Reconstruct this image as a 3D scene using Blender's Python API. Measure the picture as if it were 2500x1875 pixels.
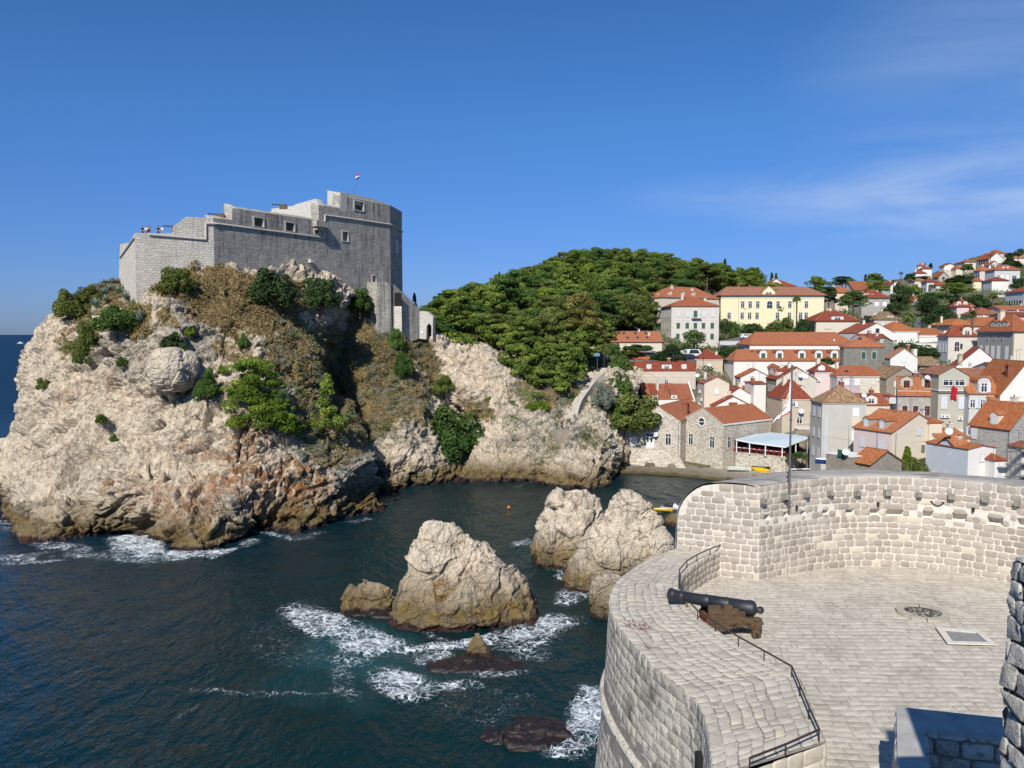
import bpy,bmesh,math,random
import numpy as np
from mathutils import Vector,Matrix
R=math.radians
random.seed(7)
D=bpy.data
COL=bpy.context.scene.collection
scene=bpy.context.scene
for o in list(D.objects):D.objects.remove(o)
# ------------------------------------------------------------------ camera
F=1925.0;TH=R(3.69);CH=29.0
cam=D.cameras.new('camera');cam.sensor_width=36.0
cam.lens=36.0*F/2500.0
cam.clip_start=0.1;cam.clip_end=30000
camo=D.objects.new('camera',cam);COL.objects.link(camo)
camo.location=(0,0,CH);camo.rotation_euler=(R(90)-TH,0,0)
scene.camera=camo
# ------------------------------------------------------------------ sky and sun
SUN_AZ=R(198.0)      # compass angle from +Y, clockwise: behind the camera, slightly left
SUN_EL=R(40.0)
world=D.worlds.new('World');scene.world=world;world.use_nodes=True
wn=world.node_tree.nodes;wl=world.node_tree.links;wn.clear()
wo=wn.new('ShaderNodeOutputWorld');bg=wn.new('ShaderNodeBackground')
sky=wn.new('ShaderNodeTexSky');sky.sky_type='NISHITA';sky.sun_disc=False
sky.sun_elevation=SUN_EL;sky.sun_rotation=SUN_AZ
sky.altitude=0;sky.air_density=1.0;sky.dust_density=0.25;sky.ozone_density=4.0
hs=wn.new('ShaderNodeHueSaturation');hs.inputs['Saturation'].default_value=1.16;hs.inputs['Value'].default_value=1.0
tint=wn.new('ShaderNodeMix');tint.data_type='RGBA';tint.blend_type='MULTIPLY'
tint.inputs[0].default_value=1.0
# bluer towards the horizon, as in the clear sea air of the photograph
tc0=wn.new('ShaderNodeTexCoord');sp0=wn.new('ShaderNodeSeparateXYZ');wl.new(tc0.outputs['Generated'],sp0.inputs[0])
rm0=wn.new('ShaderNodeValToRGB');wl.new(sp0.outputs[2],rm0.inputs[0]);e0=rm0.color_ramp.elements
e0[0].position=0.0;e0[0].color=(.33,.47,.98,1);e0[1].position=0.55;e0[1].color=(.62,.88,1.05,1)
e1_=e0.new(0.10);e1_.color=(.42,.58,1.0,1);e2_=e0.new(0.25);e2_.color=(.56,.80,1.10,1)
wl.new(rm0.outputs[0],tint.inputs[7])
# thin cirrus, placed by direction in the sky
tc=wn.new('ShaderNodeTexCoord')
mp=wn.new('ShaderNodeMapping');mp.inputs['Scale'].default_value=(1.6,1.6,9.0);mp.inputs['Location'].default_value=(8.5,4.5,11.65)
mp.inputs['Rotation'].default_value=(0.0,R(-22),0.0)
nz=wn.new('ShaderNodeTexNoise');nz.inputs['Scale'].default_value=1.6;nz.inputs['Detail'].default_value=6
nz.inputs['Roughness'].default_value=0.56;nz.inputs['Distortion'].default_value=0.7
rp=wn.new('ShaderNodeMapRange');rp.inputs[1].default_value=0.30;rp.inputs[2].default_value=0.85
def sky_patch(c,sc,amt):
 a=wn.new('ShaderNodeVectorMath');a.operation='SUBTRACT';a.inputs[1].default_value=c;wl.new(tc.outputs['Generated'],a.inputs[0])
 b=wn.new('ShaderNodeVectorMath');b.operation='MULTIPLY';b.inputs[1].default_value=sc;wl.new(a.outputs[0],b.inputs[0])
 l=wn.new('ShaderNodeVectorMath');l.operation='LENGTH';wl.new(b.outputs[0],l.inputs[0])
 m=wn.new('ShaderNodeMapRange');m.interpolation_type='SMOOTHSTEP';wl.new(l.outputs['Value'],m.inputs[0])
 for k,v in enumerate((1.0,.1,0.0,amt)):m.inputs[k+1].default_value=v
 return m.outputs[0]
def sky_add(a,b):
 n=wn.new('ShaderNodeMath');n.operation='ADD';n.use_clamp=True;wl.new(a,n.inputs[0]);wl.new(b,n.inputs[1]);return n.outputs[0]
rd_out=sky_add(sky_add(sky_patch((.48,.86,.150),(3.6,2,12),1.0),sky_patch((.50,.83,.27),(4.2,2,6),.42)),sky_patch((.25,.95,.165),(6,2,30),.35))
mul=wn.new('ShaderNodeMath');mul.operation='MULTIPLY'
mul2=wn.new('ShaderNodeMath');mul2.operation='MULTIPLY';mul2.inputs[1].default_value=0.85
cm=wn.new('ShaderNodeMix');cm.data_type='RGBA';cm.inputs[7].default_value=(6.2,7.2,8.8,1)
wl.new(tc.outputs['Generated'],mp.inputs[0]);wl.new(mp.outputs[0],nz.inputs[0]);wl.new(nz.outputs[0],rp.inputs[0])
wl.new(rp.outputs[0],mul.inputs[0]);wl.new(rd_out,mul.inputs[1]);wl.new(mul.outputs[0],mul2.inputs[0])
wl.new(sky.outputs[0],hs.inputs['Color']);wl.new(hs.outputs[0],tint.inputs[6])
wl.new(tint.outputs[2],cm.inputs[6]);wl.new(mul2.outputs[0],cm.inputs[0])
wl.new(cm.outputs[2],bg.inputs[0]);bg.inputs[1].default_value=0.092
wl.new(bg.outputs[0],wo.inputs[0])
sl=D.lights.new('sun','SUN');sl.energy=4.9;sl.angle=R(0.5);sl.color=(1.0,0.95,0.865)
so=D.objects.new('sun',sl);COL.objects.link(so)
sdir=Vector((math.sin(SUN_AZ)*math.cos(SUN_EL),math.cos(SUN_AZ)*math.cos(SUN_EL),math.sin(SUN_EL)))
so.rotation_euler=sdir.to_track_quat('Z','Y').to_euler();so.location=(0,-20,120)
scene.view_settings.view_transform='Standard';scene.view_settings.look='None'
scene.view_settings.exposure=0.12;scene.view_settings.gamma=1.0
scene.view_settings.use_curve_mapping=False
scene.render.engine='CYCLES'
scene.cycles.max_bounces=6;scene.cycles.transparent_max_bounces=8
scene.cycles.caustics_reflective=False;scene.cycles.caustics_refractive=False
# ------------------------------------------------------------------ surveying: photo pixel -> world
CT,ST=math.cos(TH),math.sin(TH)
def ray(px,py):
 x=(px-1250)/F;y=-(py-937.5)/F
 return x,CT+y*ST,-ST+y*CT
def W(px,py,Y):
 a,b,c=ray(px,py);t=Y/b
 return Vector((a*t,Y,CH+c*t))
def G(px,py,z=0.0):
 a,b,c=ray(px,py);t=(z-CH)/c
 return Vector((a*t,b*t,z))
def Wn(px,py,Y):
 px=np.asarray(px,float);py=np.asarray(py,float);Y=np.asarray(Y,float)
 x=(px-1250)/F;y=-(py-937.5)/F
 b=CT+y*ST;t=Y/b
 return np.stack([x*t,Y,CH+(-ST+y*CT)*t],-1)
def proj(P):
 P=np.asarray(P,float);d=P[...,1]*CT-(P[...,2]-CH)*ST
 u=P[...,1]*ST+(P[...,2]-CH)*CT
 return 1250+F*P[...,0]/d,937.5-F*u/d
# ------------------------------------------------------------------ numpy noise
_rng=np.random.RandomState(11)
_T=_rng.rand(64,64,64).astype(np.float32)
def vnoise(P):
 P=np.asarray(P,np.float32);i=np.floor(P).astype(np.int32);f=P-i
 f=f*f*f*(f*(f*6-15)+10);i0=i & 63;i1=(i+1) & 63
 x0,y0,z0=i0[...,0],i0[...,1],i0[...,2];x1,y1,z1=i1[...,0],i1[...,1],i1[...,2]
 fx,fy,fz=f[...,0],f[...,1],f[...,2]
 a=_T[x0,y0,z0]*(1-fx)+_T[x1,y0,z0]*fx;b=_T[x0,y1,z0]*(1-fx)+_T[x1,y1,z0]*fx
 c=_T[x0,y0,z1]*(1-fx)+_T[x1,y0,z1]*fx;d=_T[x0,y1,z1]*(1-fx)+_T[x1,y1,z1]*fx
 return ((a*(1-fy)+b*fy)*(1-fz)+(c*(1-fy)+d*fy)*fz)*2-1
def fbm(P,o=4,g=0.5):
 s=0;a=1.0;P=np.asarray(P,np.float32)
 for k in range(o):
  s=s+a*vnoise(P+17.3*k);P=P*2.03;a *= g
 return s
def ridged(P,o=4,g=0.5):
 s=0;a=1.0;P=np.asarray(P,np.float32)
 for k in range(o):
  s=s+a*(1-2*np.abs(vnoise(P+9.1*k)));P=P*2.07;a *= g
 return s
_H=_rng.rand(32,32,32,7).astype(np.float32)
def facets(P,tilt=0.5):
 """Worley cells, each with an own level and slant: blocky rock. returns (height, edge distance, cell random)"""
 P=np.asarray(P,np.float32);n=P.shape[0];i=np.floor(P).astype(np.int32)
 b1=np.full(n,9e9,np.float32);b2=b1.copy();hv=np.zeros(n,np.float32);rr=hv.copy()
 for dx in (-1,0,1):
  for dy in (-1,0,1):
   for dz in (-1,0,1):
    c=i+np.array([dx,dy,dz]);h=_H[c[:,0] & 31,c[:,1] & 31,c[:,2] & 31]
    q=P-(c+h[:,:3]);d=np.einsum('ij,ij->i',q,q)
    nb=d<b1
    b2=np.where(nb,b1,np.minimum(b2,d));b1=np.where(nb,d,b1)
    v=(h[:,6]-.5)+tilt*2*np.einsum('ij,ij->i',q,h[:,3:6]-.5)
    hv=np.where(nb,v,hv);rr=np.where(nb,h[:,6],rr)
 return hv,np.sqrt(b2)-np.sqrt(b1),rr
def sstep(a,b,x):
 t=np.clip((x-a)/(b-a),0,1);return t*t*(3-2*t)
# ------------------------------------------------------------------ meshes and objects
def mesh_np(name,V,Q,mat=None,smooth=False,uv=None,col=None):
 """V (n,3), Q (m,4) or (m,3) indices"""
 V=np.asarray(V,np.float32);Q=np.asarray(Q,np.int32);k=Q.shape[1];m=D.meshes.new(name)
 m.vertices.add(len(V));m.vertices.foreach_set('co',V.ravel())
 m.loops.add(Q.size);m.loops.foreach_set('vertex_index',Q.ravel())
 m.polygons.add(len(Q));m.polygons.foreach_set('loop_start',np.arange(0,Q.size,k,dtype=np.int32))
 m.polygons.foreach_set('loop_total',np.full(len(Q),k,np.int32))
 if smooth:m.polygons.foreach_set('use_smooth',np.ones(len(Q),bool))
 if uv is not None:
  l=m.uv_layers.new(name='UVMap');l.data.foreach_set('uv',np.asarray(uv,np.float32).ravel())
 if col is not None:
  c=m.color_attributes.new('mask','FLOAT_COLOR','POINT');c.data.foreach_set('color',np.asarray(col,np.float32).ravel())
 m.update(calc_edges=True);m.validate()
 if mat:m.materials.append(mat)
 return m
def link(name,mesh,parent=None,loc=None):
 o=D.objects.new(name,mesh);COL.objects.link(o)
 if parent:o.parent=parent
 if loc is not None:o.location=loc
 return o
def tag(o,label=None,cat=None,group=None,kind=None):
 if label:o['label']=label
 if cat:o['category']=cat
 if group:o['group']=group
 if kind:o['kind']=kind
 return o
def thing(name,label,cat,loc=(0,0,0),rz=0,group=None):
 o=D.objects.new(name,None);COL.objects.link(o);o.location=loc;o.rotation_euler=(0,0,rz)
 o.empty_display_size=0.5
 return tag(o,label,cat,group)
class MB:
 """collects polygons with several materials and uv in metres"""
 def __init__(s):s.v=[];s.f=[];s.uv=[];s.mi=[];s.mats=[]
 def mat(s,m):
  if m not in s.mats:s.mats.append(m)
  return s.mats.index(m)
 def poly(s,pts,m,uv=None):
  pts=[Vector(p) for p in pts];b=len(s.v);s.v += [tuple(p) for p in pts]
  s.f.append(list(range(b,b+len(pts))));s.mi.append(s.mat(m))
  if uv is None:
   n=Vector((0,0,0))
   for i in range(len(pts)):
    a,c=pts[i],pts[(i+1) % len(pts)]
    n += Vector(((a.y-c.y)*(a.z+c.z),(a.z-c.z)*(a.x+c.x),(a.x-c.x)*(a.y+c.y)))
   if n.length<1e-9:n=Vector((0,0,1))
   n.normalize()
   t=Vector((0,0,1)).cross(n)
   if t.length<0.05:t=Vector((1,0,0))
   t.normalize();u=n.cross(t)
   uv=[(p.dot(t),p.dot(u)) for p in pts]
  s.uv += uv
 def box(s,x0,y0,z0,x1,y1,z1,m,skip=''):
  p=[(x0,y0,z0),(x1,y0,z0),(x1,y1,z0),(x0,y1,z0),(x0,y0,z1),(x1,y0,z1),(x1,y1,z1),(x0,y1,z1)]
  for k,idx in (('b',(3,2,1,0)),('t',(4,5,6,7)),('f',(0,1,5,4)),('r',(1,2,6,5)),('k',(2,3,7,6)),('l',(3,0,4,7))):
   if k not in skip:s.poly([p[i] for i in idx],m)
 def obox(s,c,ax,ay,az,m):
  """box from centre and three half-axis vectors"""
  c=Vector(c);ax=Vector(ax);ay=Vector(ay);az=Vector(az)
  p=[c+ax*a+ay*b+az*d for d in (-1,1) for a,b in ((-1,-1),(1,-1),(1,1),(-1,1))]
  for idx in ((3,2,1,0),(4,5,6,7),(0,1,5,4),(1,2,6,5),(2,3,7,6),(3,0,4,7)):s.poly([p[i] for i in idx],m)
 def tube(s,a,b,r0,r1,m,n=8,cap=True):
  a=Vector(a);b=Vector(b);d=(b-a).normalized()
  t=d.cross(Vector((0,0,1)))
  if t.length<1e-3:t=Vector((1,0,0))
  t.normalize();u=d.cross(t)
  A=[a+(t*math.cos(2*math.pi*i/n)+u*math.sin(2*math.pi*i/n))*r0 for i in range(n)]
  B=[b+(t*math.cos(2*math.pi*i/n)+u*math.sin(2*math.pi*i/n))*r1 for i in range(n)]
  for i in range(n):j=(i+1) % n;s.poly([A[j],A[i],B[i],B[j]],m)
  if cap:s.poly(A,m);s.poly(B[::-1],m)
 def prism(s,pts,m,off):
  """polygon extruded by vector off"""
  off=Vector(off);a=[Vector(p) for p in pts];b=[p+off for p in a]
  s.poly(a,m);s.poly(b[::-1],m)
  for i in range(len(a)):j=(i+1) % len(a);s.poly([a[j],a[i],b[i],b[j]],m)
 def mesh(s,name,smooth=False):
  m=D.meshes.new(name);m.from_pydata(s.v,[],s.f)
  l=m.uv_layers.new(name='UVMap');l.data.foreach_set('uv',np.array(s.uv,np.float32).ravel())
  m.polygons.foreach_set('material_index',np.array(s.mi,np.int32))
  for x in s.mats:m.materials.append(x)
  if smooth:m.polygons.foreach_set('use_smooth',np.ones(len(s.f),bool))
  m.update();return m
 def obj(s,name,parent=None,loc=None,smooth=False):return link(name,s.mesh(name,smooth),parent,loc)
def lathe(prof,n,m,axis_pt=(0,0,0),axis='z'):
 """prof: (r, h); returns arrays"""
 V=[];Q=[]
 for r,h in prof:
  for i in range(n):
   a=2*math.pi*i/n;V.append((r*math.cos(a),r*math.sin(a),h))
 for k in range(len(prof)-1):
  for i in range(n):
   j=(i+1) % n;Q.append((k*n+i,k*n+j,(k+1)*n+j,(k+1)*n+i))
 V=np.array(V,np.float32)
 if axis=='x':V=V[:,[2,0,1]]
 return V+np.array(axis_pt,np.float32),np.array(Q)
# ------------------------------------------------------------------ node helper
class NT:
 def __init__(s,name,rough=0.8,spec=0.3):
  s.m=D.materials.new(name);s.m.use_nodes=True;s.n=s.m.node_tree.nodes;s.l=s.m.node_tree.links
  s.b=s.n['Principled BSDF'];s.b.inputs['Roughness'].default_value=rough
  s.b.inputs['Specular IOR Level'].default_value=spec
 def node(s,t,**k):
  n=s.n.new('ShaderNode'+t)
  for a,v in k.items():setattr(n,a,v)
  return n
 def lk(s,a,b):s.l.new(a,b)
 def coord(s,kind='Object',scale=(1,1,1),rot=(0,0,0)):
  if kind=='World':g=s.node('NewGeometry').outputs['Position']
  else:g=s.node('TexCoord').outputs[kind]
  m=s.node('Mapping');m.inputs['Scale'].default_value=scale;m.inputs['Rotation'].default_value=rot
  s.lk(g,m.inputs[0]);return m.outputs[0]
 def noise(s,co,scale,detail=4,rough=.55,dist=0.0,out=0):
  n=s.node('TexNoise');s.lk(co,n.inputs[0]);n.inputs['Scale'].default_value=scale
  n.inputs['Detail'].default_value=detail;n.inputs['Roughness'].default_value=rough
  n.inputs['Distortion'].default_value=dist;return n.outputs[out]
 def vor(s,co,scale,feature='F1',out='Distance',rnd=1.0):
  n=s.node('TexVoronoi',feature=feature);s.lk(co,n.inputs['Vector']);n.inputs['Scale'].default_value=scale
  n.inputs['Randomness'].default_value=rnd;return n.outputs[out]
 def mr(s,x,a,b,c=0.0,d=1.0):
  n=s.node('MapRange');s.lk(x,n.inputs[0])
  for i,v in enumerate((a,b,c,d)):n.inputs[i+1].default_value=v
  return n.outputs[0]
 def math(s,op,a,b=0.0,c=None):
  n=s.node('Math',operation=op)
  for i,x in enumerate((a,b) if c is None else (a,b,c)):
   if isinstance(x,(int,float)):n.inputs[i].default_value=x
   else:s.lk(x,n.inputs[i])
  return n.outputs[0]
 def mix(s,f,a,b,mode='MIX'):
  n=s.node('Mix',data_type='RGBA',blend_type=mode)
  for i,x in ((0,f),(6,a),(7,b)):
   if isinstance(x,(int,float)):n.inputs[i].default_value=x
   elif isinstance(x,tuple):n.inputs[i].default_value=x if len(x)==4 else x+(1,)
   else:s.lk(x,n.inputs[i])
  return n.outputs[2]
 def ramp(s,x,stops):
  n=s.node('ValToRGB');s.lk(x,n.inputs[0]);e=n.color_ramp.elements
  while len(e)<len(stops):e.new(0.5)
  for k,(p,c) in enumerate(stops):e[k].position=p;e[k].color=c+(1,) if len(c)==3 else c
  return n.outputs[0]
 def color(s,c):
  if isinstance(c,tuple):s.b.inputs['Base Color'].default_value=c+(1,) if len(c)==3 else c
  else:s.lk(c,s.b.inputs['Base Color'])
 def bump(s,h,strength=.5,dist=.1):
  n=s.node('Bump');n.inputs['Strength'].default_value=strength;n.inputs['Distance'].default_value=dist
  s.lk(h,n.inputs['Height']);s.lk(n.outputs[0],s.b.inputs['Normal']);return n
 def attr(s,name='mask'):
  n=s.node('Attribute');n.attribute_name=name;x=s.node('SeparateColor');s.lk(n.outputs['Color'],x.inputs[0])
  return x.outputs[0],x.outputs[1],x.outputs[2]
 def rand(s):return s.node('ObjectInfo').outputs['Random']
def plain(name,c,rough=.7,spec=.3,metal=0.0,var=.12,sc=3.0,coord='Object',bump=0.0,bsc=20):
 t=NT(name,rough,spec);t.b.inputs['Metallic'].default_value=metal
 co=t.coord(coord);f=t.noise(co,sc,5,.6)
 lo=tuple(x*(1-var) for x in c);hi=tuple(min(1,x*(1+var)) for x in c)
 t.color(t.ramp(f,[(0.3,lo),(0.7,hi)]))
 if bump:t.bump(t.noise(co,bsc,4),bump,.02)
 return t.m
# ------------------------------------------------------------------ rock material
def rock_material(name,tone=(1,1,1),veg=True,wet=True,stainc=(0.40,0.135,0.04)):
 t=NT(name,.88,.25);co=t.coord('World')
 n1=t.noise(co,.16,6,.62,.3);n2=t.noise(co,.9,6,.7);n3=t.noise(co,4.5,5,.7)
 c1=t.ramp(n1,[(.25,(.36,.33,.285)),(.42,(.55,.485,.40)),(.56,(.68,.60,.48)),(.75,(.48,.44,.38))])
 c2=t.ramp(n2,[(.30,(.13,.11,.09)),(.42,(.40,.345,.275)),(.56,(.66,.58,.465)),(.8,(.74,.68,.58))])
 c=t.mix(.55,c1,c2)
 bd=t.noise(t.coord('World',(1.3,.6,.28),(R(8),R(-32),0)),.9,5,.7,.9);c=t.mix(t.mr(bd,.58,.72,0,.55),c,(.14,.115,.09));c=t.mix(t.mr(bd,.30,.45,.35,0),c,(.70,.64,.54))
 ch1=t.vor(co,1.5,'F1');ch2=t.vor(co,4.2,'F1')
 c=t.mix(t.mr(n3,.35,.7,.0,.45),c,(.64,.565,.455))
 # fine cracks, recess shade painted on as dark lines
 w=t.node('VectorMath',operation='ADD');t.lk(co,w.inputs[0])
 nn=t.node('TexNoise');t.lk(co,nn.inputs[0]);nn.inputs['Scale'].default_value=.7;nn.inputs['Detail'].default_value=3
 sc=t.node('VectorMath',operation='SCALE');t.lk(nn.outputs['Color'],sc.inputs[0]);sc.inputs['Scale'].default_value=1.3
 t.lk(sc.outputs[0],w.inputs[1])
 e1=t.vor(w.outputs[0],.55,'DISTANCE_TO_EDGE');e2=t.vor(w.outputs[0],1.7,'DISTANCE_TO_EDGE')
 k1=t.mr(e1,0,.03,.5,0);k2=t.mr(e2,0,.045,.22,0)
 crack=t.math('MULTIPLY',t.math('MAXIMUM',k1,k2),t.mr(t.noise(co,.35,3),.42,.6))
 c=t.mix(crack,c,(.10,.085,.07))
 stain,vg,grey=t.attr()
 c=t.mix(t.math('MULTIPLY',grey,.75),c,t.ramp(n2,[(.3,(.10,.09,.075)),(.52,(.34,.32,.28)),(.72,(.60,.575,.52))]))
 sn=t.math('MULTIPLY',stain,t.mr(t.noise(co,.8,6,.7),.42,.53))
 c=t.mix(sn,c,t.ramp(n3,[(.3,(.10,.05,.022)),(.5,(.33,.145,.05)),(.72,(.38,.24,.13))]))
 if tone != (1,1,1):c=t.mix(1.0,c,tone,'MULTIPLY')
 if veg:
  vn=t.math('GREATER_THAN',t.math('ADD',vg,t.mr(t.noise(co,.9,7,.75),.3,.7,-.5,.5)),.5)
  vn=t.math('MULTIPLY',vn,t.mr(vg,.02,.15))
  vc=t.ramp(t.noise(co,1.8,6,.75),[(.3,(.05,.055,.02)),(.45,(.13,.10,.04)),(.58,(.27,.19,.085)),(.75,(.33,.24,.11))])
  c=t.mix(vn,c,vc)
 if wet:
  z=t.node('SeparateXYZ');t.lk(co,z.inputs[0])
  zz=t.math('ADD',z.outputs[2],t.mr(n1,.3,.7,1.0,-1.0))
  ye=t.mr(zz,5.2,1.6);c=t.mix(t.math('MULTIPLY',ye,t.mr(n2,.3,.6,.75,1.0)),c,t.ramp(n2,[(.35,(.07,.05,.022)),(.65,(.20,.135,.04))]))
  z2=t.math('ADD',z.outputs[2],t.mr(n2,.3,.7,.35,-.35))
  c=t.mix(t.mr(z2,.75,.45),c,(.042,.022,.018))
  r=t.mr(z.outputs[2],.3,1.2,.28,.88);t.lk(r,t.b.inputs['Roughness'])
 t.color(c)
 h=t.math('ADD',t.math('MULTIPLY',n2,.5),t.math('MULTIPLY',n3,.22))
 h=t.math('SUBTRACT',h,t.math('MULTIPLY',crack,.5));h=t.math('ADD',h,t.math('ADD',t.math('MULTIPLY',ch1,-.45),t.math('MULTIPLY',ch2,-.22)));h=t.math('SUBTRACT',h,t.mr(bd,.56,.70,0,.35))
 t.bump(h,1.0,.5)
 return t.m
M_ROCK=rock_material('limestone_cliff',(.93,.895,.845))
M_SEAROCK=rock_material('sea_stack_limestone',(.95,.92,.88),veg=False)
# ------------------------------------------------------------------ headland: coast profiles from the water up, lofted along the shore
N_=None
PROF=[
 [(70,1190,175),(90,1120,178),(110,1000,182),(140,850,188),(220,750,193),(330,690,203)],
 [(2,1200,141),(2,1150,141),(8,1100,140),(50,1003,142),(80,900,145),(112,818,149),(158,770,153),(232,714,160),(300,684,172)],
 [(8,1262,N_),(18,1180,129),(60,1060,134),(103,930,140),(142,840,145),(200,775,150),(258,730,157),(308,690,170)],
 [(92,1319,N_),(112,1235,113),(140,1120,122),(170,980,130),(205,860,136),(240,795,140),(280,765,143),(315,735,147),(322,728,152)],
 [(200,1312,N_),(210,1220,113.5),(230,1100,120),(250,960,128),(268,860,131.5),(295,800,132.5),(328,765,132.6),(334,757,134),(345,745,138)],
 [(300,1302,N_),(305,1200,111.5),(312,1080,119),(330,960,124),(350,870,127),(362,800,129),(375,745,131),(390,698,134.6),(400,680,139)],
 [(400,1332,N_),(400,1230,109.5),(400,1110,117),(408,1010,121),(410,930,123.5),(415,860,125),(430,800,128),(438,720,132),(448,668,137.2),(455,655,142)],
 [(480,1342,N_),(480,1250,109),(482,1150,115),(490,1030,121),(500,930,125),(500,840,129),(512,740,134),(530,657,140.6),(538,645,146)],
 [(560,1325,N_),(568,1250,109.5),(580,1150,115),(590,1040,120),(600,940,126),(610,840,132.5),(620,740,139),(625,651,147.3),(630,640,152)],
 [(640,1292,N_),(650,1220,114.5),(670,1120,119),(688,1020,125),(700,920,132),(705,820,140),(711,740,148),(715,668,154.8),(720,655,160)],
 [(760,1292,N_),(764,1220,118),(768,1130,122),(773,1040,129),(775,950,137),(772,860,146),(765,770,155),(765,690,160),(768,675,166)],
 [(855,1264,N_),(860,1200,125),(845,1120,129),(828,1040,135),(806,960,143),(792,880,151),(792,800,159),(800,700,164),(804,685,170)],
 [(925,1247,N_),(928,1200,135),(908,1140,138),(880,1060,143),(842,980,149),(812,900,157),(812,820,163),(828,710,166.5),(832,695,172)],
 [(946,1222,N_),(934,1175,146),(905,1110,152),(872,1040,159),(838,970,163),(828,900,167),(838,820,170),(862,716,171),(866,700,176)],
 [(978,1192,N_),(975,1150,147),(955,1080,152),(925,1000,158),(898,930,163),(888,850,168),(890,780,172),(905,712,175),(910,700,180)],
 [(1055,1180,N_),(1056,1130,152.5),(1042,1060,158),(1020,980,163),(995,920,167.5),(978,860,172),(955,795,176),(948,735,179),(955,720,186)],
 [(1130,1173,N_),(1118,1125,162),(1105,1085,168),(1085,1010,173),(1062,925,177),(1045,870,181),(1025,820,185),(1012,790,190),(1015,780,196)],
 [(1185,1173,N_),(1190,1115,158),(1185,1045,163),(1160,980,168),(1130,920,172),(1105,872,176),(1085,842,180),(1078,828,186),(1080,815,194)],
 [(1250,1173,N_),(1256,1110,157),(1250,1040,162),(1240,985,166),(1215,930,170),(1190,895,173),(1168,866,177),(1155,850,184),(1155,835,192)],
 [(1310,1180,N_),(1316,1120,153),(1312,1060,158),(1310,1010,163),(1300,970,168),(1290,930,173),(1275,900,180),(1262,880,188),(1262,865,196)],
 [(1380,1193,N_),(1387,1140,148.5),(1382,1090,152),(1376,1052,155),(1374,1043,160),(1372,1000,164),(1370,960,171),(1370,930,179),(1370,905,190)],
 [(1440,1191,N_),(1447,1140,149),(1442,1090,152.5),(1428,1052,156),(1410,1024,163),(1414,1006,166),(1432,975,171),(1452,940,178),(1475,908,186)],
 [(1482,1182,N_),(1488,1130,153),(1478,1080,157),(1455,1035,162),(1448,1012,165),(1462,985,168),(1480,950,173),(1492,920,180),(1505,900,190)],
 [(1494,1158,N_),(1502,1110,161),(1492,1070,165),(1486,1040,168),(1488,1015,169.5),(1500,985,173),(1515,950,178),(1525,920,184),(1535,895,192)],
 [(1500,1150,168),(1512,1120,171),(1520,1080,174),(1530,1040,177),(1535,1010,179),(1540,980,181),(1550,950,184),(1560,925,188),(1570,900,194)],
]
def prof_world(pr):
 out=[]
 for px,py,Y in pr:
  out.append(G(px,py,0) if Y is None else W(px,py,Y))
 p0,p1=out[0],out[1]
 out.insert(0,Vector((p0.x,p0.y-1.5,-3.0)))
 return out
def resample(pts,n):
 P=np.array([tuple(p) for p in pts]);d=np.r_[0,np.cumsum(np.linalg.norm(np.diff(P,axis=0),axis=1))]
 s=np.linspace(0,d[-1],n);return catmull(P,d,s)
def catmull(P,t,s):
 """cubic hermite through P at t, evaluated at s (monotone-ish)"""
 m=np.zeros_like(P);h=np.diff(t);dl=np.diff(P,axis=0)/h.reshape((-1,)+(1,)*(P.ndim-1))
 m[1:-1]=(dl[1:]+dl[:-1])/2;m[0]=dl[0];m[-1]=dl[-1]
 k=np.clip(np.searchsorted(t,s,'right')-1,0,len(t)-2)
 sh=(-1,)+(1,)*(P.ndim-1);hh=h[k].reshape(sh);x=((s-t[k])/h[k]).reshape(sh)
 return ((2*x**3-3*x**2+1)*P[k]+(x**3-2*x**2+x)*hh*m[k]+(-2*x**3+3*x**2)*P[k+1]+(x**3-x**2)*hh*m[k+1])
def grid_normals(S):
 du=np.gradient(S,axis=0);dv=np.gradient(S,axis=1);n=np.cross(du,dv)
 return n/(np.linalg.norm(n,axis=-1,keepdims=True)+1e-9)
def grid_quads(a,b,wrap=False):
 i,j=np.meshgrid(np.arange(a if wrap else a-1),np.arange(b-1),indexing='ij');i=i.ravel();j=j.ravel();k=(i+1) % a
 return np.stack([i*b+j,k*b+j,k*b+j+1,i*b+j+1],-1)
def smooth_grid(N,it):
 for _ in range(it):
  A=N.copy();A[1:-1]=(N[:-2]+N[2:]+N[1:-1])/3;B=A.copy();B[:,1:-1]=(A[:,:-2]+A[:,2:]+A[:,1:-1])/3;N=B
 return N/(np.linalg.norm(N,axis=-1,keepdims=True)+1e-9)
def rock_disp(P,k=1.0):
 """P (n,3): blocky limestone relief in metres"""
 wv=np.stack([fbm(P/7+3,3),fbm(P/7+31,3),fbm(P/7+57,3)],-1)*1.6
 Q=P+wv;c,s=math.cos(.6),math.sin(.6)
 Rm=np.array([[c,0,s],[0,1,0],[-s,0,c]]);Q=Q @ Rm.T
 Q=Q*np.array([1,1,1.7])
 h1,e1,r1=facets(Q/8.5,.6);h2,e2,r2=facets(Q/3.2+5,.8);h3,e3,r3=facets(Q/1.2+9,.9)
 d=2.5*h1+1.25*h2+.5*h3
 d += .9*ridged(P/16,3)*.5+.28*ridged(Q/2.6,4)+.10*fbm(P/.6,3)
 d -= 1.9*np.exp(-(e1/.045) ** 2)*sstep(-.2,.3,vnoise(P/11))+.55*np.exp(-(e2/.06) ** 2)*sstep(-.35,.2,vnoise(P/6+7))+.2*np.exp(-(e3/.08) ** 2)
 return d*k
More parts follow.
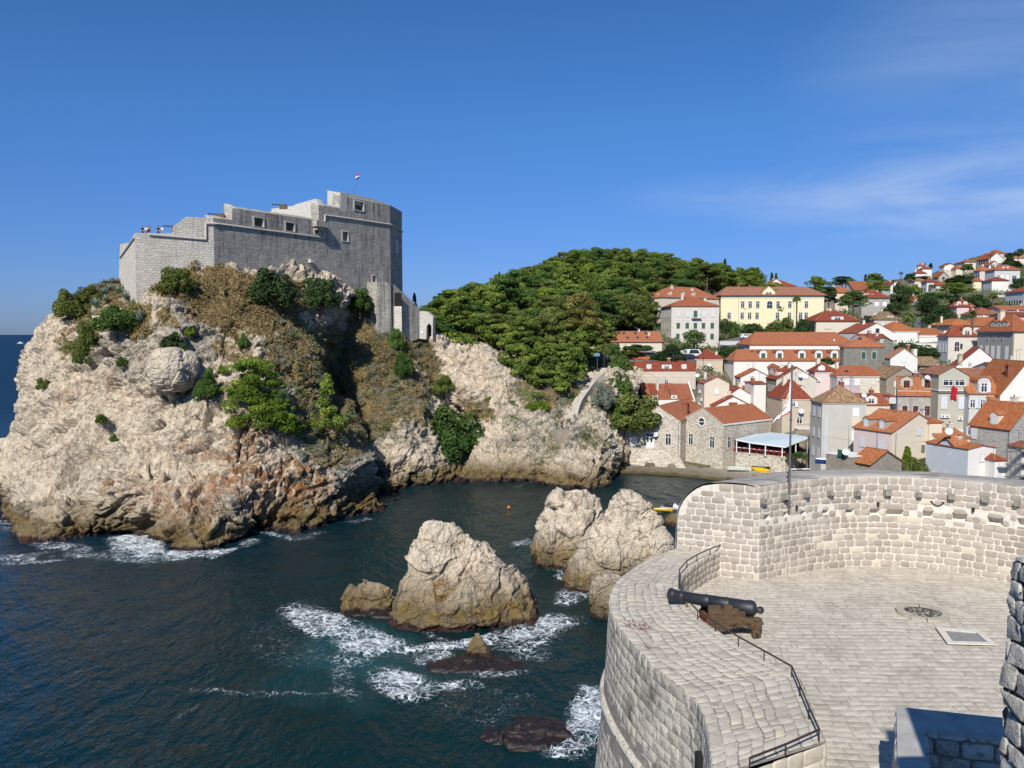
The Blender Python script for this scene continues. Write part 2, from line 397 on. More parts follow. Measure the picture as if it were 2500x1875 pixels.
def blobmask(px,py,blobs,P=None,wob=25):
 m=np.zeros_like(px);nx=fbm(P/5,4)*wob if P is not None else 0;ny=fbm(P/5+40,4)*wob if P is not None else 0
 for cx,cy,rx,ry,rot,s in blobs:
  a=R(rot);dx=px-cx+nx;dy=py-cy+ny
  u=(dx*math.cos(a)+dy*math.sin(a))/rx;v=(-dx*math.sin(a)+dy*math.cos(a))/ry
  m=np.maximum(m,s*sstep(1.25,.6,np.sqrt(u*u+v*v)))
 return m
STAIN=[(720,1180,90,50,15,1),(870,1235,90,35,-8,1),(470,1230,90,40,0,.7),(600,1110,60,30,30,.7),(760,1235,90,30,-5,.9),(640,1240,60,25,10,.8),(690,1190,60,34,10,1),(700,1150,40,28,60,.9),(590,1160,90,26,25,.9),(540,1205,90,26,10,.75),(610,1060,55,18,35,.8),(870,1215,75,30,-8,1),
  (760,1130,20,30,0,.4),(480,1120,50,22,20,.5),(250,1170,12,40,15,.6),(275,940,40,14,35,.5),(390,1220,35,60,0,.6),(330,1200,40,70,0,.35),
  (510,960,60,20,30,.5),(425,960,25,12,0,.6),(450,1270,120,25,0,.55),(1165,1165,50,14,0,.6),(1050,900,22,55,-20,.75),
  (1140,960,12,40,-25,.4),(1310,970,25,20,0,.7),(180,950,14,60,20,.4),(600,1195,70,20,20,.9)]
VEG=[(800,900,120,60,50,.8),(1000,1000,60,70,20,.6),(560,730,110,85,0,1.0),(640,760,90,60,15,.95),(250,720,80,60,0,1),(430,690,70,45,0,1),(330,790,45,60,20,.8),(700,720,70,60,0,.9),(210,830,60,70,0,.7),
 (930,830,110,130,30,.88),(850,900,80,160,20,.8),(960,960,80,90,20,.7),(1040,880,40,80,-25,.85),(880,1010,70,110,30,.75),(700,870,80,90,0,.75),(760,970,70,100,10,.72),
 (560,850,60,40,0,.6),(420,780,40,40,0,.6),(1180,1000,20,30,0,.7),(1300,980,60,30,0,.6),(1340,1090,40,40,20,.45),(1480,980,40,60,0,.7),(1430,1090,50,30,20,.5),
 (1340,960,90,60,0,.7),(800,1090,80,70,30,.6),(1150,1010,25,40,0,.9),(1460,940,20,50,30,.3),(1250,900,60,20,30,.4)]
GREY=[(560,1250,160,45,10,.9),(820,1150,110,90,20,.9),(700,1260,120,30,0,.8),(470,800,60,110,-20,1),(330,870,70,80,0,.75),(260,860,80,60,0,.7),(420,880,45,45,0,.9),(850,980,140,220,25,.75),(720,900,60,120,0,.6),(780,1080,100,120,25,.55),
  (1000,1030,90,90,20,.5),(1330,1060,120,70,10,.55),(480,700,25,70,-15,.9),(640,960,60,60,0,.6),(460,1280,160,20,0,.5),(200,1180,60,100,15,.3)]
def build_headland():
 NU,NV=1180,460
 cols=np.array([resample(prof_world(p),60) for p in PROF])         # (ncol, 60, 3)
 dist=np.r_[0,np.cumsum(np.maximum(6,np.linalg.norm(np.diff(cols,axis=0),axis=2).mean(1)))]
 sv=np.linspace(0,59,NV)
 C2=np.array([catmull(c,np.arange(60.),sv) for c in cols])
 S=catmull(C2,dist,np.linspace(0,dist[-1],NU))
 Nn=smooth_grid(grid_normals(S),6)
 P=S.reshape(-1,3);n=Nn.reshape(-1,3)
 if n[:,1].mean()>0:n=-n
 px,py=proj(P);v=np.tile(np.linspace(0,1,NV),NU)
 veg=blobmask(px,py,VEG,P);gy=blobmask(px,py,GREY,P);st=blobmask(px,py,STAIN,P,18)
 smooth=np.clip(veg*1.1,0,1)
 d=rock_disp(P)
 amp=(1-.62*smooth)*sstep(1.0,.93,v)*(.55+.45*sstep(30,90,px))
 amp *= np.where(px>1040,.85,1)
 # caves and overhangs at the waterline, the big perched boulder
 cave=blobmask(px,py,[(880,1190,38,34,0,1),(265,1185,14,35,15,.5),(700,1268,26,10,0,.3),(945,1190,18,40,20,.5),(620,1290,14,30,0,.5),(905,1130,12,50,-25,.5),(820,960,16,110,-12,.7),(800,860,14,60,-5,.6),(560,1130,70,9,20,.3),(330,1165,50,8,15,.4)],P,8)
 P2=P+n*(d*amp)[:,None]*.95-n*(cave*4.5)[:,None]
 # ledge with paving for the two people
 col=np.stack([st,veg,gy,np.ones_like(st)],-1)
 Q=grid_quads(NU,NV)[:,::-1]
 m=mesh_np('cliff',P2,Q,M_ROCK,True,col=col)
 o=link('cliff',m);tag(o,kind='structure')
 return o,P2.reshape(NU,NV,3),n.reshape(NU,NV,3),veg.reshape(NU,NV),gy.reshape(NU,NV)
CLIFF,CP,CN,CV,CG=build_headland()
CPX,CPY=proj(CP)
def on_cliff(px,py):
 """nearest visible cliff point under a photo position"""
 d=(CPX-px) ** 2+(CPY-py) ** 2;m=d<max(30,d.min()*4)
 Y=np.where(m,CP[...,1],9e9);k=np.unravel_index(np.argmin(Y),Y.shape);return Vector(CP[k]),Vector(CN[k])
# ------------------------------------------------------------------ free-standing sea rocks
def sea_rock(name,label,levels,n=260,m=170,k=.55,mat=None,seed=0,rot=0.0,group=None,kind=None,sharp=2.3,stain=None):
 """levels bottom to top: (z, x centre, y centre, half width, half depth)"""
 L=np.array(levels,float);t=np.r_[0,np.cumsum(np.maximum(.3,np.linalg.norm(np.diff(L,axis=0),axis=1)))]
 S=catmull(L,t,np.linspace(0,t[-1],m));a=np.linspace(0,2*math.pi,n,endpoint=False)
 ca,sa=np.cos(a),np.sin(a);e=2/sharp
 ux=np.sign(ca)*np.abs(ca) ** e;uy=np.sign(sa)*np.abs(sa) ** e
 wob=1+.10*np.sin(2*a+seed)+.07*np.sin(3*a+2*seed)+.04*np.sin(5*a+seed*3)
 S=S.copy();S[:,3]=np.maximum(S[:,3]-k*.9,S[:,3]*.5)
 X=S[None,:,1]+ux[:,None]*wob[:,None]*np.maximum(S[None,:,3],.02)
 Y=S[None,:,2]+uy[:,None]*wob[:,None]*np.maximum(S[None,:,4],.02)
 Z=np.broadcast_to(S[None,:,0],X.shape)
 P=np.stack([X,Y,Z],-1);nn=np.cross(np.roll(P,-1,0)-np.roll(P,1,0),np.gradient(P,axis=1))
 nn /= np.linalg.norm(nn,axis=-1,keepdims=True)+1e-9
 P=P.reshape(-1,3);nn=nn.reshape(-1,3);O=P+seed*37.0
 wv=np.stack([fbm(O/5,3),fbm(O/5+31,3),fbm(O/5+57,3)],-1)*1.2
 Q=(O+wv)*np.array([1,1,1.0])
 c,s=math.cos(.5),math.sin(.5);Q=Q @ np.array([[c,0,s],[0,1,0],[-s,0,c]]).T*np.array([1,1,1.35])
 h1,e1,r1=facets(Q/4.6,.5);h2,e2,r2=facets(Q/1.7+5,.55);h3,e3,r3=facets(Q/.6+9,.5)
 d=1.35*h1+.55*h2+.17*h3+.3*ridged(Q/2.0,4)+.05*fbm(O/.3,3)
 d -= .45*np.exp(-(e1/.035) ** 2)+.2*np.exp(-(e2/.05) ** 2)*sstep(-.3,.3,vnoise(O/3))+.05*np.exp(-(e3/.06) ** 2)
 P=P+nn*(d*k)[:,None]
 st=np.zeros(len(P))
 if stain is not None:
  px,py=proj(P);st=blobmask(px,py,stain,P,12)
 col=np.stack([st,np.zeros(len(P)),np.clip(fbm(O/6,3),0,1)*.6,np.ones(len(P))],-1)
 V=np.vstack([P,P.reshape(n,m,3)[:,-1].mean(0)[None]]);col=np.vstack([col,col[-1:]])
 q=grid_quads(n,m,True)
 tri=[[i*m+m-1,((i+1) % n)*m+m-1,n*m,n*m] for i in range(n)]
 F_=[tuple(x) for x in q]+[tuple(x[:3]) for x in tri]
 me=D.meshes.new(name);me.from_pydata([tuple(x) for x in V],[],F_);me.polygons.foreach_set('use_smooth',np.ones(len(F_),bool))
 ca_=me.color_attributes.new('mask','FLOAT_COLOR','POINT');ca_.data.foreach_set('color',col.astype(np.float32).ravel())
 me.materials.append(mat or M_SEAROCK);me.update()
 o=link(name,me);tag(o,label,None if kind else 'rock',group,kind);return o
def lev(rows,Y0):
 """rows (py, px_left, px_right, depth_ratio, dy) seen at distance Y0+dy -> levels"""
 out=[]
 for py,l,r,dr,dy in rows:
  a=W(l,py,Y0+dy);b=W(r,py,Y0+dy);hw=(b.x-a.x)/2
  out.append((a.z,(a.x+b.x)/2,Y0+dy,hw,hw*dr))
 z0=out[0][0]
 if z0>-1.5:out.insert(0,(-2.2,out[0][1],out[0][2],out[0][3]*1.03,out[0][4]*1.03))
 return out
sea_rock('sea_rock','tallest pointed pale rock with two small peaks on top standing in white surf',lev([
 (1495,962,1300,.9,0),(1440,976,1284,.8,.2),(1400,990,1248,.66,.4),(1350,1006,1205,.6,.7),(1318,1012,1172,.55,1),(1292,1017,1138,.5,1.2),(1276,1022,1112,.42,1.4),(1268,1032,1085,.3,1.5)],80.5),420,260,.60,seed=1.3,stain=[(1075,1440,28,30,0,1)])
sea_rock('sea_rock','low olive brown rock attached in the surf left of the tallest rock',lev([
 (1482,818,980,.5,0),(1460,828,978,.5,.2),(1440,845,972,.45,.4),(1425,868,950,.35,.6),(1415,880,905,.3,.8)],81.5),220,100,.5,seed=4.1)
sea_rock('sea_rock','small pointed olive rock rising from dark red weed before the tallest rock',lev([
 (1618,1128,1222,.7,0),(1585,1136,1200,.6,.2),(1560,1148,1182,.5,.4),(1546,1156,1176,.4,.5)],69.0),160,80,.28,seed=2.2)
sea_rock('sea_rock','grey cracked left rock of the pair beside the round bastion',lev([
 (1345,1290,1486,.6,0),(1290,1302,1476,.58,.4),(1250,1326,1470,.5,.8),(1222,1338,1462,.42,1.1),(1206,1348,1450,.35,1.4),(1197,1375,1430,.3,1.6)],98.5),340,220,.6,seed=6.3)
sea_rock('sea_rock','large broad tan rock right of the pair touching the round bastion',lev([
 (1410,1388,1650,.62,0),(1340,1418,1640,.6,.2),(1290,1445,1620,.55,.5),(1250,1470,1600,.5,.8),(1215,1490,1575,.45,1.0),(1196,1505,1550,.35,1.2)],89.5),380,240,.5,seed=7.7)
sea_rock('sea_rock','round small tan boulder against the foot of the bastion',lev([
 (1478,1440,1540,.7,0),(1440,1436,1535,.7,.2),(1415,1445,1530,.6,.4),(1405,1465,1515,.5,.6)],79),160,100,.35,seed=8.8)
sea_rock('sea_rock','pale boulder tip at the bottom edge of the picture',lev([
 (1905,1195,1300,.6,0),(1880,1212,1290,.55,.2),(1864,1235,1278,.5,.3)],54.2),140,70,.22,seed=9.1)
sea_rock('sea_rock','low flat boulder beside the moored jet ski',lev([
 (1272,1625,1700,.6,0),(1262,1632,1698,.6,.2),(1256,1640,1690,.5,.4)],118),90,50,.25,seed=3.1)
M_BOULD=rock_material('boulder_limestone',(.90,.88,.84),veg=False,wet=False)
sea_rock('boulder','large smooth pale boulder perched high on the cliff face',lev([(955,385,450,.8,0),(940,368,466,.85,0),(915,358,474,.85,0),(890,357,474,.85,.3),(868,366,468,.8,.6),(852,384,452,.7,.9),(846,400,438,.6,1)],121.0)[1:],220,120,.30,M_BOULD,seed=12.3)
t_=NT('wet_weed_reef',.25,.5);co_=t_.coord('World')
t_.color(t_.ramp(t_.noise(co_,1.6,6,.7),[(.3,(.008,.010,.010)),(.55,(.026,.015,.012)),(.75,(.05,.026,.02))]))
t_.bump(t_.noise(co_,2.5,6,.7),.8,.2);M_REEF=t_.m
def reef(label,rows,Y0,seed,n=200,m=80,k=.3):
 return sea_rock('reef',label,rows,n,m,k,M_REEF,seed)
def flat_rock(cx,cy,a,b,h,seed,label,k=.22):
 return reef(label,[(-1.6,cx,cy,a*1.15,b*1.15),(-.5,cx,cy,a*1.05,b*1.05),(.05,cx,cy,a*.9,b*.9),(h*.6,cx,cy,a*.66,b*.66),(h,cx,cy,a*.3,b*.3),(h*1.05,cx,cy,.3,.3)],0,seed,k=k)
g0=G(1168,1622);flat_rock(g0.x,g0.y,4.5,2.2,.35,1.7,'dark red weedy reef around the small pointed rock')
g0=G(1290,1788);flat_rock(g0.x,g0.y,3.9,2.3,.34,5.2,'dark weedy reef just awash near the bottom edge',.3)
g0=G(950,1502);flat_rock(g0.x,g0.y,4.6,1.1,.35,2.9,'dark red weedy ledge along the foot of the tallest rock')
g0=G(1420,1428);flat_rock(g0.x,g0.y,2.2,1.6,.25,6.1,'small weedy reef between the tan rock and the tallest rock')
# ------------------------------------------------------------------ sea
def sea_material():
 t=NT('sea_water',.06,.5);co=t.coord('World');foam,teal,_=t.attr()
 sep=t.node('SeparateXYZ');t.lk(co,sep.inputs[0])
 far=t.mr(sep.outputs[1],110,420)
 deep=t.mix(far,(.0025,.020,.021),(.003,.024,.07))
 deep=t.mix(t.math('MULTIPLY',t.mr(sep.outputs[0],-15,-60),.8),deep,(.003,.022,.052))
 deep=t.mix(t.math('MULTIPLY',t.noise(co,.05,4,.6),.5),deep,(.003,.019,.021))
 c=t.mix(t.math('MULTIPLY',teal,.6),deep,(.015,.085,.095))
 # foam: stretched, torn, web-like
 nn=t.node('TexNoise');t.lk(co,nn.inputs[0]);nn.inputs['Scale'].default_value=.45;nn.inputs['Detail'].default_value=5
 sc=t.node('VectorMath',operation='SCALE');t.lk(nn.outputs['Color'],sc.inputs[0]);sc.inputs['Scale'].default_value=3.6
 ad=t.node('VectorMath',operation='ADD');t.lk(co,ad.inputs[0]);t.lk(sc.outputs[0],ad.inputs[1])
 e1=t.vor(ad.outputs[0],1.15,'DISTANCE_TO_EDGE');e2=t.vor(ad.outputs[0],2.9,'DISTANCE_TO_EDGE')
 n5=t.noise(co,2.2,6,.75)
 patch=t.noise(ad.outputs[0],.4,5,.65)
 kk=t.math('MULTIPLY',foam,t.mr(t.math('ADD',t.math('MULTIPLY',n5,.45),t.math('MULTIPLY',patch,.85)),.45,.85,.25,1.25));k2=t.math('MULTIPLY',kk,kk)
 l1=t.mr(t.math('DIVIDE',e1,t.math('ADD',t.math('MULTIPLY',k2,.21),.001)),.45,1.1,1,0);l2=t.mr(t.math('DIVIDE',e2,t.math('ADD',t.math('MULTIPLY',k2,.13),.001)),.4,1.1,.9,0)
 fm=t.math('MAXIMUM',l1,l2);fm=t.math('MAXIMUM',t.math('MULTIPLY',fm,.85),t.mr(kk,.55,1.3,0,.8))
 fm=t.math('MULTIPLY',fm,t.mr(foam,.02,.12))
 t.color(t.mix(fm,c,(.78,.82,.84)))
 t.lk(t.math('MAXIMUM',t.mr(fm,0,.6,.10,.7),t.mr(sep.outputs[1],90,300,.08,.42)),t.b.inputs['Roughness']);t.lk(t.mr(sep.outputs[1],60,500,.32,.15),t.b.inputs['Specular IOR Level'])
 # waves
 c2=t.coord('World',(1,.55,1),(0,0,R(25)))
 h=t.math('ADD',t.math('MULTIPLY',t.noise(c2,.35,5,.62,.4),1.0),t.math('MULTIPLY',t.noise(c2,1.6,4,.6,.3),.30))
 h=t.math('ADD',h,t.math('MULTIPLY',t.noise(c2,.10,3,.5),1.1));h=t.math('ADD',h,t.math('MULTIPLY',fm,.05))
 t.bump(h,.85,.85)
 t.b.inputs['IOR'].default_value=1.33
 return t.m
def build_sea():
 # fine patch near the coast carries real waves and the foam mask, coarse ring to the horizon
 xs=np.concatenate([[-9000,-4000,-1500,-700,-350,-220,-160,-130],np.arange(-115,45,.42),[60,90,150,400,1500,6000]])
 ys=np.concatenate([[30,40],np.arange(46,175,.42),[180,200,230,280,350,500,800,1500,3500,8000,15000]])
 X,Y=np.meshgrid(xs,ys,indexing='ij');P=np.stack([X,Y,np.zeros_like(X)],-1).reshape(-1,3)
 px,py=proj(P);px=np.nan_to_num(px);py=np.nan_to_num(py)
 FO=[(800,1520,120,40,18,.85),(900,1565,120,32,12,.95),(1080,1580,150,16,-8,.9),(1200,1550,60,18,-15,.85),(1320,1540,115,38,-10,.92),(1270,1560,60,18,0,.8),
  (980,1665,95,38,12,1.0),(1120,1675,90,16,0,.7),(860,1600,60,26,0,.55),(1440,1730,60,52,10,1.05),(1400,1800,85,50,-25,.9),(1380,1850,60,18,0,.6),(1460,1790,30,50,0,.6),
  (1060,1610,60,16,0,.8),(1270,1330,22,20,0,.75),(1370,1365,26,12,0,.7),(1395,1450,45,24,0,.75),(1375,1400,30,10,10,.6),
  (330,1325,70,24,10,.95),(440,1345,60,12,0,.9),(330,1352,90,22,5,.6),(520,1345,70,9,-8,.85),(610,1328,35,9,-5,.7),(670,1300,50,10,10,.85),(760,1305,50,7,0,.4),
  (190,1340,90,14,8,.6),(60,1362,110,10,-3,.62),(20,1272,40,9,10,.8),(30,1300,40,9,0,.5),(110,1335,40,8,5,.6),(880,1272,30,4,-12,.5),(950,1232,20,4,-30,.3),
  (540,1690,130,10,6,.45),(700,1690,120,9,2,.4),(450,1750,40,8,-30,.4),(350,1560,60,10,0,.2),(830,1665,60,40,60,.42),(1300,1182,60,3,0,.4),(1290,1705,30,12,0,.3),(1220,1640,90,10,0,.6),
  (1010,1520,130,12,25,.6),(1180,1720,150,60,0,.22),(700,1570,120,60,10,.22),(1300,1590,60,30,0,.5),(1450,1760,40,90,0,.35)]
 fo=blobmask(px,py,FO,P*np.array([1,1,0]),14)
 te=blobmask(px,py,[(860,1580,170,70,0,.9),(780,1680,150,60,0,.35),(1000,1640,150,40,0,.5),(1440,1750,60,70,0,.7),(330,1345,90,25,0,.6)],P,30)
 w=(.10*fbm(P*np.array([.12,.2,1]),3)+.045*fbm(P*np.array([.5,.8,1])+9,3));inn=(np.abs(P[:,0]+35)<85) & (P[:,1]>45) & (P[:,1]<176)
 P[:,2]=np.where(inn,w*1.0,0)+np.where(inn,fo*.10*(1+fbm(P*1.1,3)),0)
 P[:,2] -= .02
 col=np.stack([fo,te,te*0,te*0+1],-1)
 m=mesh_np('water',P,grid_quads(len(xs),len(ys)),sea_material(),True,col=col)
 o=link('water',m);tag(o,kind='structure');return o
build_sea()
# ------------------------------------------------------------------ weathered masonry for distant walls (uv in metres)
def stone_wall_mat(name,c1,c2,mortar,bw=.6,bh=.3,streak=.5,dark=(.05,.045,.04),rough=.9,mort=.02,bump=.5,blotch=.4,band=None,warp=.03):
 t=NT(name,rough,.2);uv=t.node('TexCoord').outputs['UV']
 wn=t.node('TexNoise');t.lk(uv,wn.inputs[0]);wn.inputs['Scale'].default_value=1.5
 s_=t.node('VectorMath',operation='SCALE');t.lk(wn.outputs['Color'],s_.inputs[0]);s_.inputs['Scale'].default_value=warp*4
 a_=t.node('VectorMath',operation='ADD');t.lk(uv,a_.inputs[0]);t.lk(s_.outputs[0],a_.inputs[1])
 b=t.node('TexBrick');t.lk(a_.outputs[0],b.inputs[0]);b.inputs['Scale'].default_value=1
 b.inputs['Brick Width'].default_value=bw;b.inputs['Row Height'].default_value=bh;b.inputs['Mortar Size'].default_value=mort
 b.inputs['Mortar Smooth'].default_value=.3;b.inputs['Bias'].default_value=0
 b.inputs['Color1'].default_value=c1+(1,);b.inputs['Color2'].default_value=c2+(1,);b.inputs['Mortar'].default_value=mortar+(1,)
 n=t.noise(uv,.35,6,.7);c=t.mix(t.mr(n,.35,.65,0,blotch),b.outputs[0],tuple(x*.55 for x in c1))
 n2=t.noise(uv,2.5,5,.7);c=t.mix(t.mr(n2,.4,.75,0,.5),c,tuple(min(1,x*1.25) for x in c2))
 if streak:
  m=t.node('Mapping');t.lk(uv,m.inputs[0]);m.inputs['Scale'].default_value=(1,.07,1)
  s1=t.noise(m.outputs[0],1.3,5,.7);s2=t.noise(uv,.13,2,.5)
  f=t.math('MULTIPLY',t.mr(s1,.48,.66,0,streak),t.mr(s2,.35,.6,.25,1));c=t.mix(f,c,dark)
 if band:
  sp=t.node('SeparateXYZ');t.lk(uv,sp.inputs[0])
  d=t.math('ABSOLUTE',t.math('SUBTRACT',t.math('ADD',sp.outputs[0],t.mr(n2,.3,.7,-.5,.5)),band[0]));c=t.mix(t.mr(d,band[1],band[1]*.3,0,.85),c,(.06,.035,.025))
 t.color(c)
 t.bump(t.math('ADD',t.math('MULTIPLY',b.outputs['Fac'],-.6),t.math('MULTIPLY',n2,.6)),bump,.12)
 return t.m
Pf=[Vector((-87,175,0)),Vector((-63,133,0)),Vector((-52.8,141,0)),Vector((-27.3,181.3,0)),Vector((-26.5,191,0))]
def K(x,y):return 250+x/2.602,400+y/2.602
def hit(A,B,px,py):
 a,b,c=ray(px,py);d=B-A;n=Vector((d.y,-d.x,0));t=A.dot(n)/(a*n.x+b*n.y)
 return Vector((a*t,b*t,CH+c*t))
def hk(i,x,y):return hit(Pf[i],Pf[i+1],*K(x,y))
_c=hk(2,1830,500);Pf[3]=Vector((_c.x,_c.y,0));_c=hk(3,1904,500);Pf[4]=Vector((_c.x,_c.y,0))
def ck(i,y):
 """point on the vertical edge i at photo row K(y)"""
 a,b,c=ray(338,K(0,y)[1]);k=Pf[i].y/b;return Vector((Pf[i].x,Pf[i].y,CH+c*k))
def inward(A,B):
 d=(B-A).normalized();n=Vector((-d.y,d.x,0))
 return n if n.y>0 else -n
_bp=hk(2,1310,600);_d=(Pf[3]-Pf[2]).normalized();_n=Vector((_d.y,-_d.x,0));_t=Vector((0,0,1)).cross(_n)
BANDU=_bp.dot(_t)
M_FORT_M=stone_wall_mat('fort_stone_pale',(.58,.53,.455),(.76,.70,.60),(.36,.31,.26),streak=.3,bump=.9,blotch=.35,warp=.16,bw=.85,bh=.42,mort=.022)  # paler tint puts stronger sunlight into the left and front walls
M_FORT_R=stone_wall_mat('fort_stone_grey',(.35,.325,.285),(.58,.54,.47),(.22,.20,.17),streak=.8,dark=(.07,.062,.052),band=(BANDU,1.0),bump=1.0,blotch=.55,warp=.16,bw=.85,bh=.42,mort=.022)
M_FORT_T=stone_wall_mat('fort_stone_top',(.50,.47,.42),(.60,.57,.51),(.34,.31,.28),streak=0,blotch=.15)
M_DARKOP=plain('dark_opening',(.02,.018,.016),1)
M_IRON=plain('black_iron',(.02,.021,.024),.5,.4)
M_STEEL=plain('grey_steel',(.25,.26,.27),.4,.5,.6)
def boolean_cut(o,boxes):
 """cut solid boxes (centre, half axes) out of a closed mesh object"""
 c=MB()
 for b in boxes:c.obox(*b,o.data.materials[0])
 me=c.mesh('cutter');co=D.objects.new('cutter',me);COL.objects.link(co)
 bm=bmesh.new();bm.from_mesh(me);bmesh.ops.remove_doubles(bm,verts=bm.verts,dist=1e-5);bmesh.ops.recalc_face_normals(bm,faces=bm.faces);bm.to_mesh(me);bm.free()
 bm=bmesh.new();bm.from_mesh(o.data);bmesh.ops.remove_doubles(bm,verts=bm.verts,dist=1e-5);bmesh.ops.recalc_face_normals(bm,faces=bm.faces);bm.to_mesh(o.data);bm.free()
 md=o.modifiers.new('cut','BOOLEAN');md.object=co;md.operation='DIFFERENCE';md.solver='EXACT'
 dg=bpy.context.evaluated_depsgraph_get();new=D.meshes.new_from_object(o.evaluated_get(dg));o.modifiers.clear();old=o.data;o.data=new
 D.objects.remove(co);D.meshes.remove(old)
def fix_normals(o):
 bm=bmesh.new();bm.from_mesh(o.data);bmesh.ops.remove_doubles(bm,verts=bm.verts,dist=1e-5);bmesh.ops.recalc_face_normals(bm,faces=bm.faces);bm.to_mesh(o.data);bm.free()
def build_fort():
 f=thing('fortress','grey stone clifftop fortress with stepped walls and a flag on its tower','fortress',(-45,160,40))
 off=-Vector(f.location)
 def part(mb,name,par=None,smooth=False,loc=None):
  o=mb.obj(name,par or f,off if par is None else None,smooth);return o
 inM=inward(Pf[1],Pf[2]);inR=inward(Pf[2],Pf[3]);inL=inward(Pf[1],Pf[0]);
 if inL.x<0:inL=-inL
 inE=Vector((-1,.07,0))
 # left wall
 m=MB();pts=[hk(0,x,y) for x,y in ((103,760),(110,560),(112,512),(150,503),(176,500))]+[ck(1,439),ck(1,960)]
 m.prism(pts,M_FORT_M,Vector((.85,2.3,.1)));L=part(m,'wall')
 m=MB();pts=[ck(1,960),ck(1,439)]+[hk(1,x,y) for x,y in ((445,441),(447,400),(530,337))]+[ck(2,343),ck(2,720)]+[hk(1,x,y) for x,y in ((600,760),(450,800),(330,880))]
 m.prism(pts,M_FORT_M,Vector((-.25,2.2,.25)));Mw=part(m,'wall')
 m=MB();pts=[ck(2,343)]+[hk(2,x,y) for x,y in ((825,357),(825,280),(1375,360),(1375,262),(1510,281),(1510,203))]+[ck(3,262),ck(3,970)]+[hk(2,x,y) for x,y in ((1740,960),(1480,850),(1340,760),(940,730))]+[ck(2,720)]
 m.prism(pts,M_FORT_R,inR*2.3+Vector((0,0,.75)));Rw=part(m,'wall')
 dR=(Pf[3]-Pf[2]).normalized();cuts=[]
 for x0,y0,x1,y1,dp in ((963,340,1022,402,1.5),(1164,371,1218,430,1.5),(1348,398,1402,452,1.5),(1601,236,1657,300,1.5),(1524,430,1560,492,.7),(1714,712,1737,752,1.2)):
  a=hk(2,x0,y0);b=hk(2,x1,y1);c=(a+b)/2-off*0
  hwid=abs((b-a).dot(dR))/2;hh=abs(b.z-a.z)/2
  cuts.append((c,dR*hwid,inR*dp,Vector((0,0,hh))))
 Rw.location=(0,0,0);Rw.parent=None;boolean_cut(Rw,cuts);Rw.parent=f;Rw.location=off
 for c,a,b,h in cuts:     # pale frames of the embrasures
  fm=MB()
  for s in (-1,1):
   fm.obox(c+a*s*1.14-inR*.02,a*.14,inR*.1,h*1.2,M_FORT_T)
  fm.obox(c+h*1.15-inR*.04,a*1.25,inR*.1,h*.14,M_FORT_T);fm.obox(c-h*1.12-inR*.03,a*1.22,inR*.1,h*.1,M_FORT_T)
  part(fm,'window_surround')
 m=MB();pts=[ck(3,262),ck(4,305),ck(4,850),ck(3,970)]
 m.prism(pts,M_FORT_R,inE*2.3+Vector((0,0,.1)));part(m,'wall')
 m=MB();a=hit(Pf[3],Pf[4],*K(1871,440));
 for (x0,y0,x1,y1) in ((1858,480,1880,575),(1860,440,1884,455)):
  a=hit(Pf[3],Pf[4],*K(x0,y0));b=hit(Pf[3],Pf[4],*K(x1,y1));m.obox((a+b)/2,(b-a)*.5*Vector((1,1,0)),-inE*.12,Vector((0,0,abs(b.z-a.z)/2)),M_FORT_T)
 part(m,'carved_niche')
 # inner walls seen over the parapets, lit from the left
 A=hk(2,1375,262);B=A+inR*12
 m=MB();m.prism([hit(A,B,*K(x,y)) for x,y in ((1072,300),(1075,285),(1215,266),(1225,258),(1345,224),(1358,222),(1375,262),(1375,470),(1072,400))],M_FORT_T,dR*1.5);part(m,'inner_wall')
 A=hk(2,1510,203);B=A+inR*5
 m=MB();m.prism([hit(A,B,*K(x,y)) for x,y in ((1429,168),(1512,184),(1512,300),(1429,290))],M_FORT_T,dR*2);part(m,'inner_wall')
 A=hk(2,825,280)+dR*.05;B=A+inR*5
 m=MB();m.prism([hit(A,B,*K(x,y)) for x,y in ((776,252),(827,281),(827,357),(776,350))],M_FORT_T,dR*1.2);part(m,'inner_wall')
 # tower crown set back, with sloping top
 m=MB();a=hk(2,1515,180);q=[a+inR*2.4,hk(2,1740,222)+inR*2.4,hk(2,1830,258)+inR*1.0]
 m.prism([hk(2,1512,205)+Vector((0,0,-1)),hk(2,1515,180),hk(2,1535,178),hk(2,1742,224),hk(2,1828,262),hk(2,1828,300)],M_FORT_T,inR*3);o=part(m,'parapet');o.location=Vector(off)+inR*.35
 # cornice rolls
 m=MB()
 def roll(i,pts,inn,r=.2):
  P=[hit(Pf[i],Pf[i+1],*K(x,y))-inn*.08 for x,y in pts]
  for p,q in zip(P,P[1:]):m.tube(p,q,r,r,M_FORT_T,8)
 a_=hk(0,115,595)-inL*.08;m.tube(a_,ck(1,468)-inL*.08,.2,.2,M_FORT_T,8);roll(1,((295,450),(656,481),(656,380),(722,381)),inM)
 roll(2,((722,381),(1408,470),(1412,326),(1830,386)),inR);roll(3,((1830,386),(1905,433)),inE)
 part(m,'cornice',smooth=False)
 m=MB();c=hk(2,1372,385);m.obox(c-inR*.5,dR*1.6,inR*.7,Vector((0,0,.6)),M_FORT_R);m.obox(c-inR*.4-Vector((0,0,.9)),dR*1.2,inR*.4,Vector((0,0,.35)),M_FORT_R);part(m,'machicolation')
 m=MB();c=hk(2,1318,618);m.obox(c-inR*.35,dR*.45,inR*.4,Vector((0,0,.35)),M_FORT_T);part(m,'waterspout')
 # entrance block with landing, stair and gate arch
 m=MB();Y0=175.2
 def wp(x,y,Y):return W(*K(x,y),Y)
 b0,b1=wp(1680,752,Y0-1.5),wp(1745,752,Y0-3.5);b2=wp(1830,757,Y0-1.5);z1=b0.z;zb=24.0
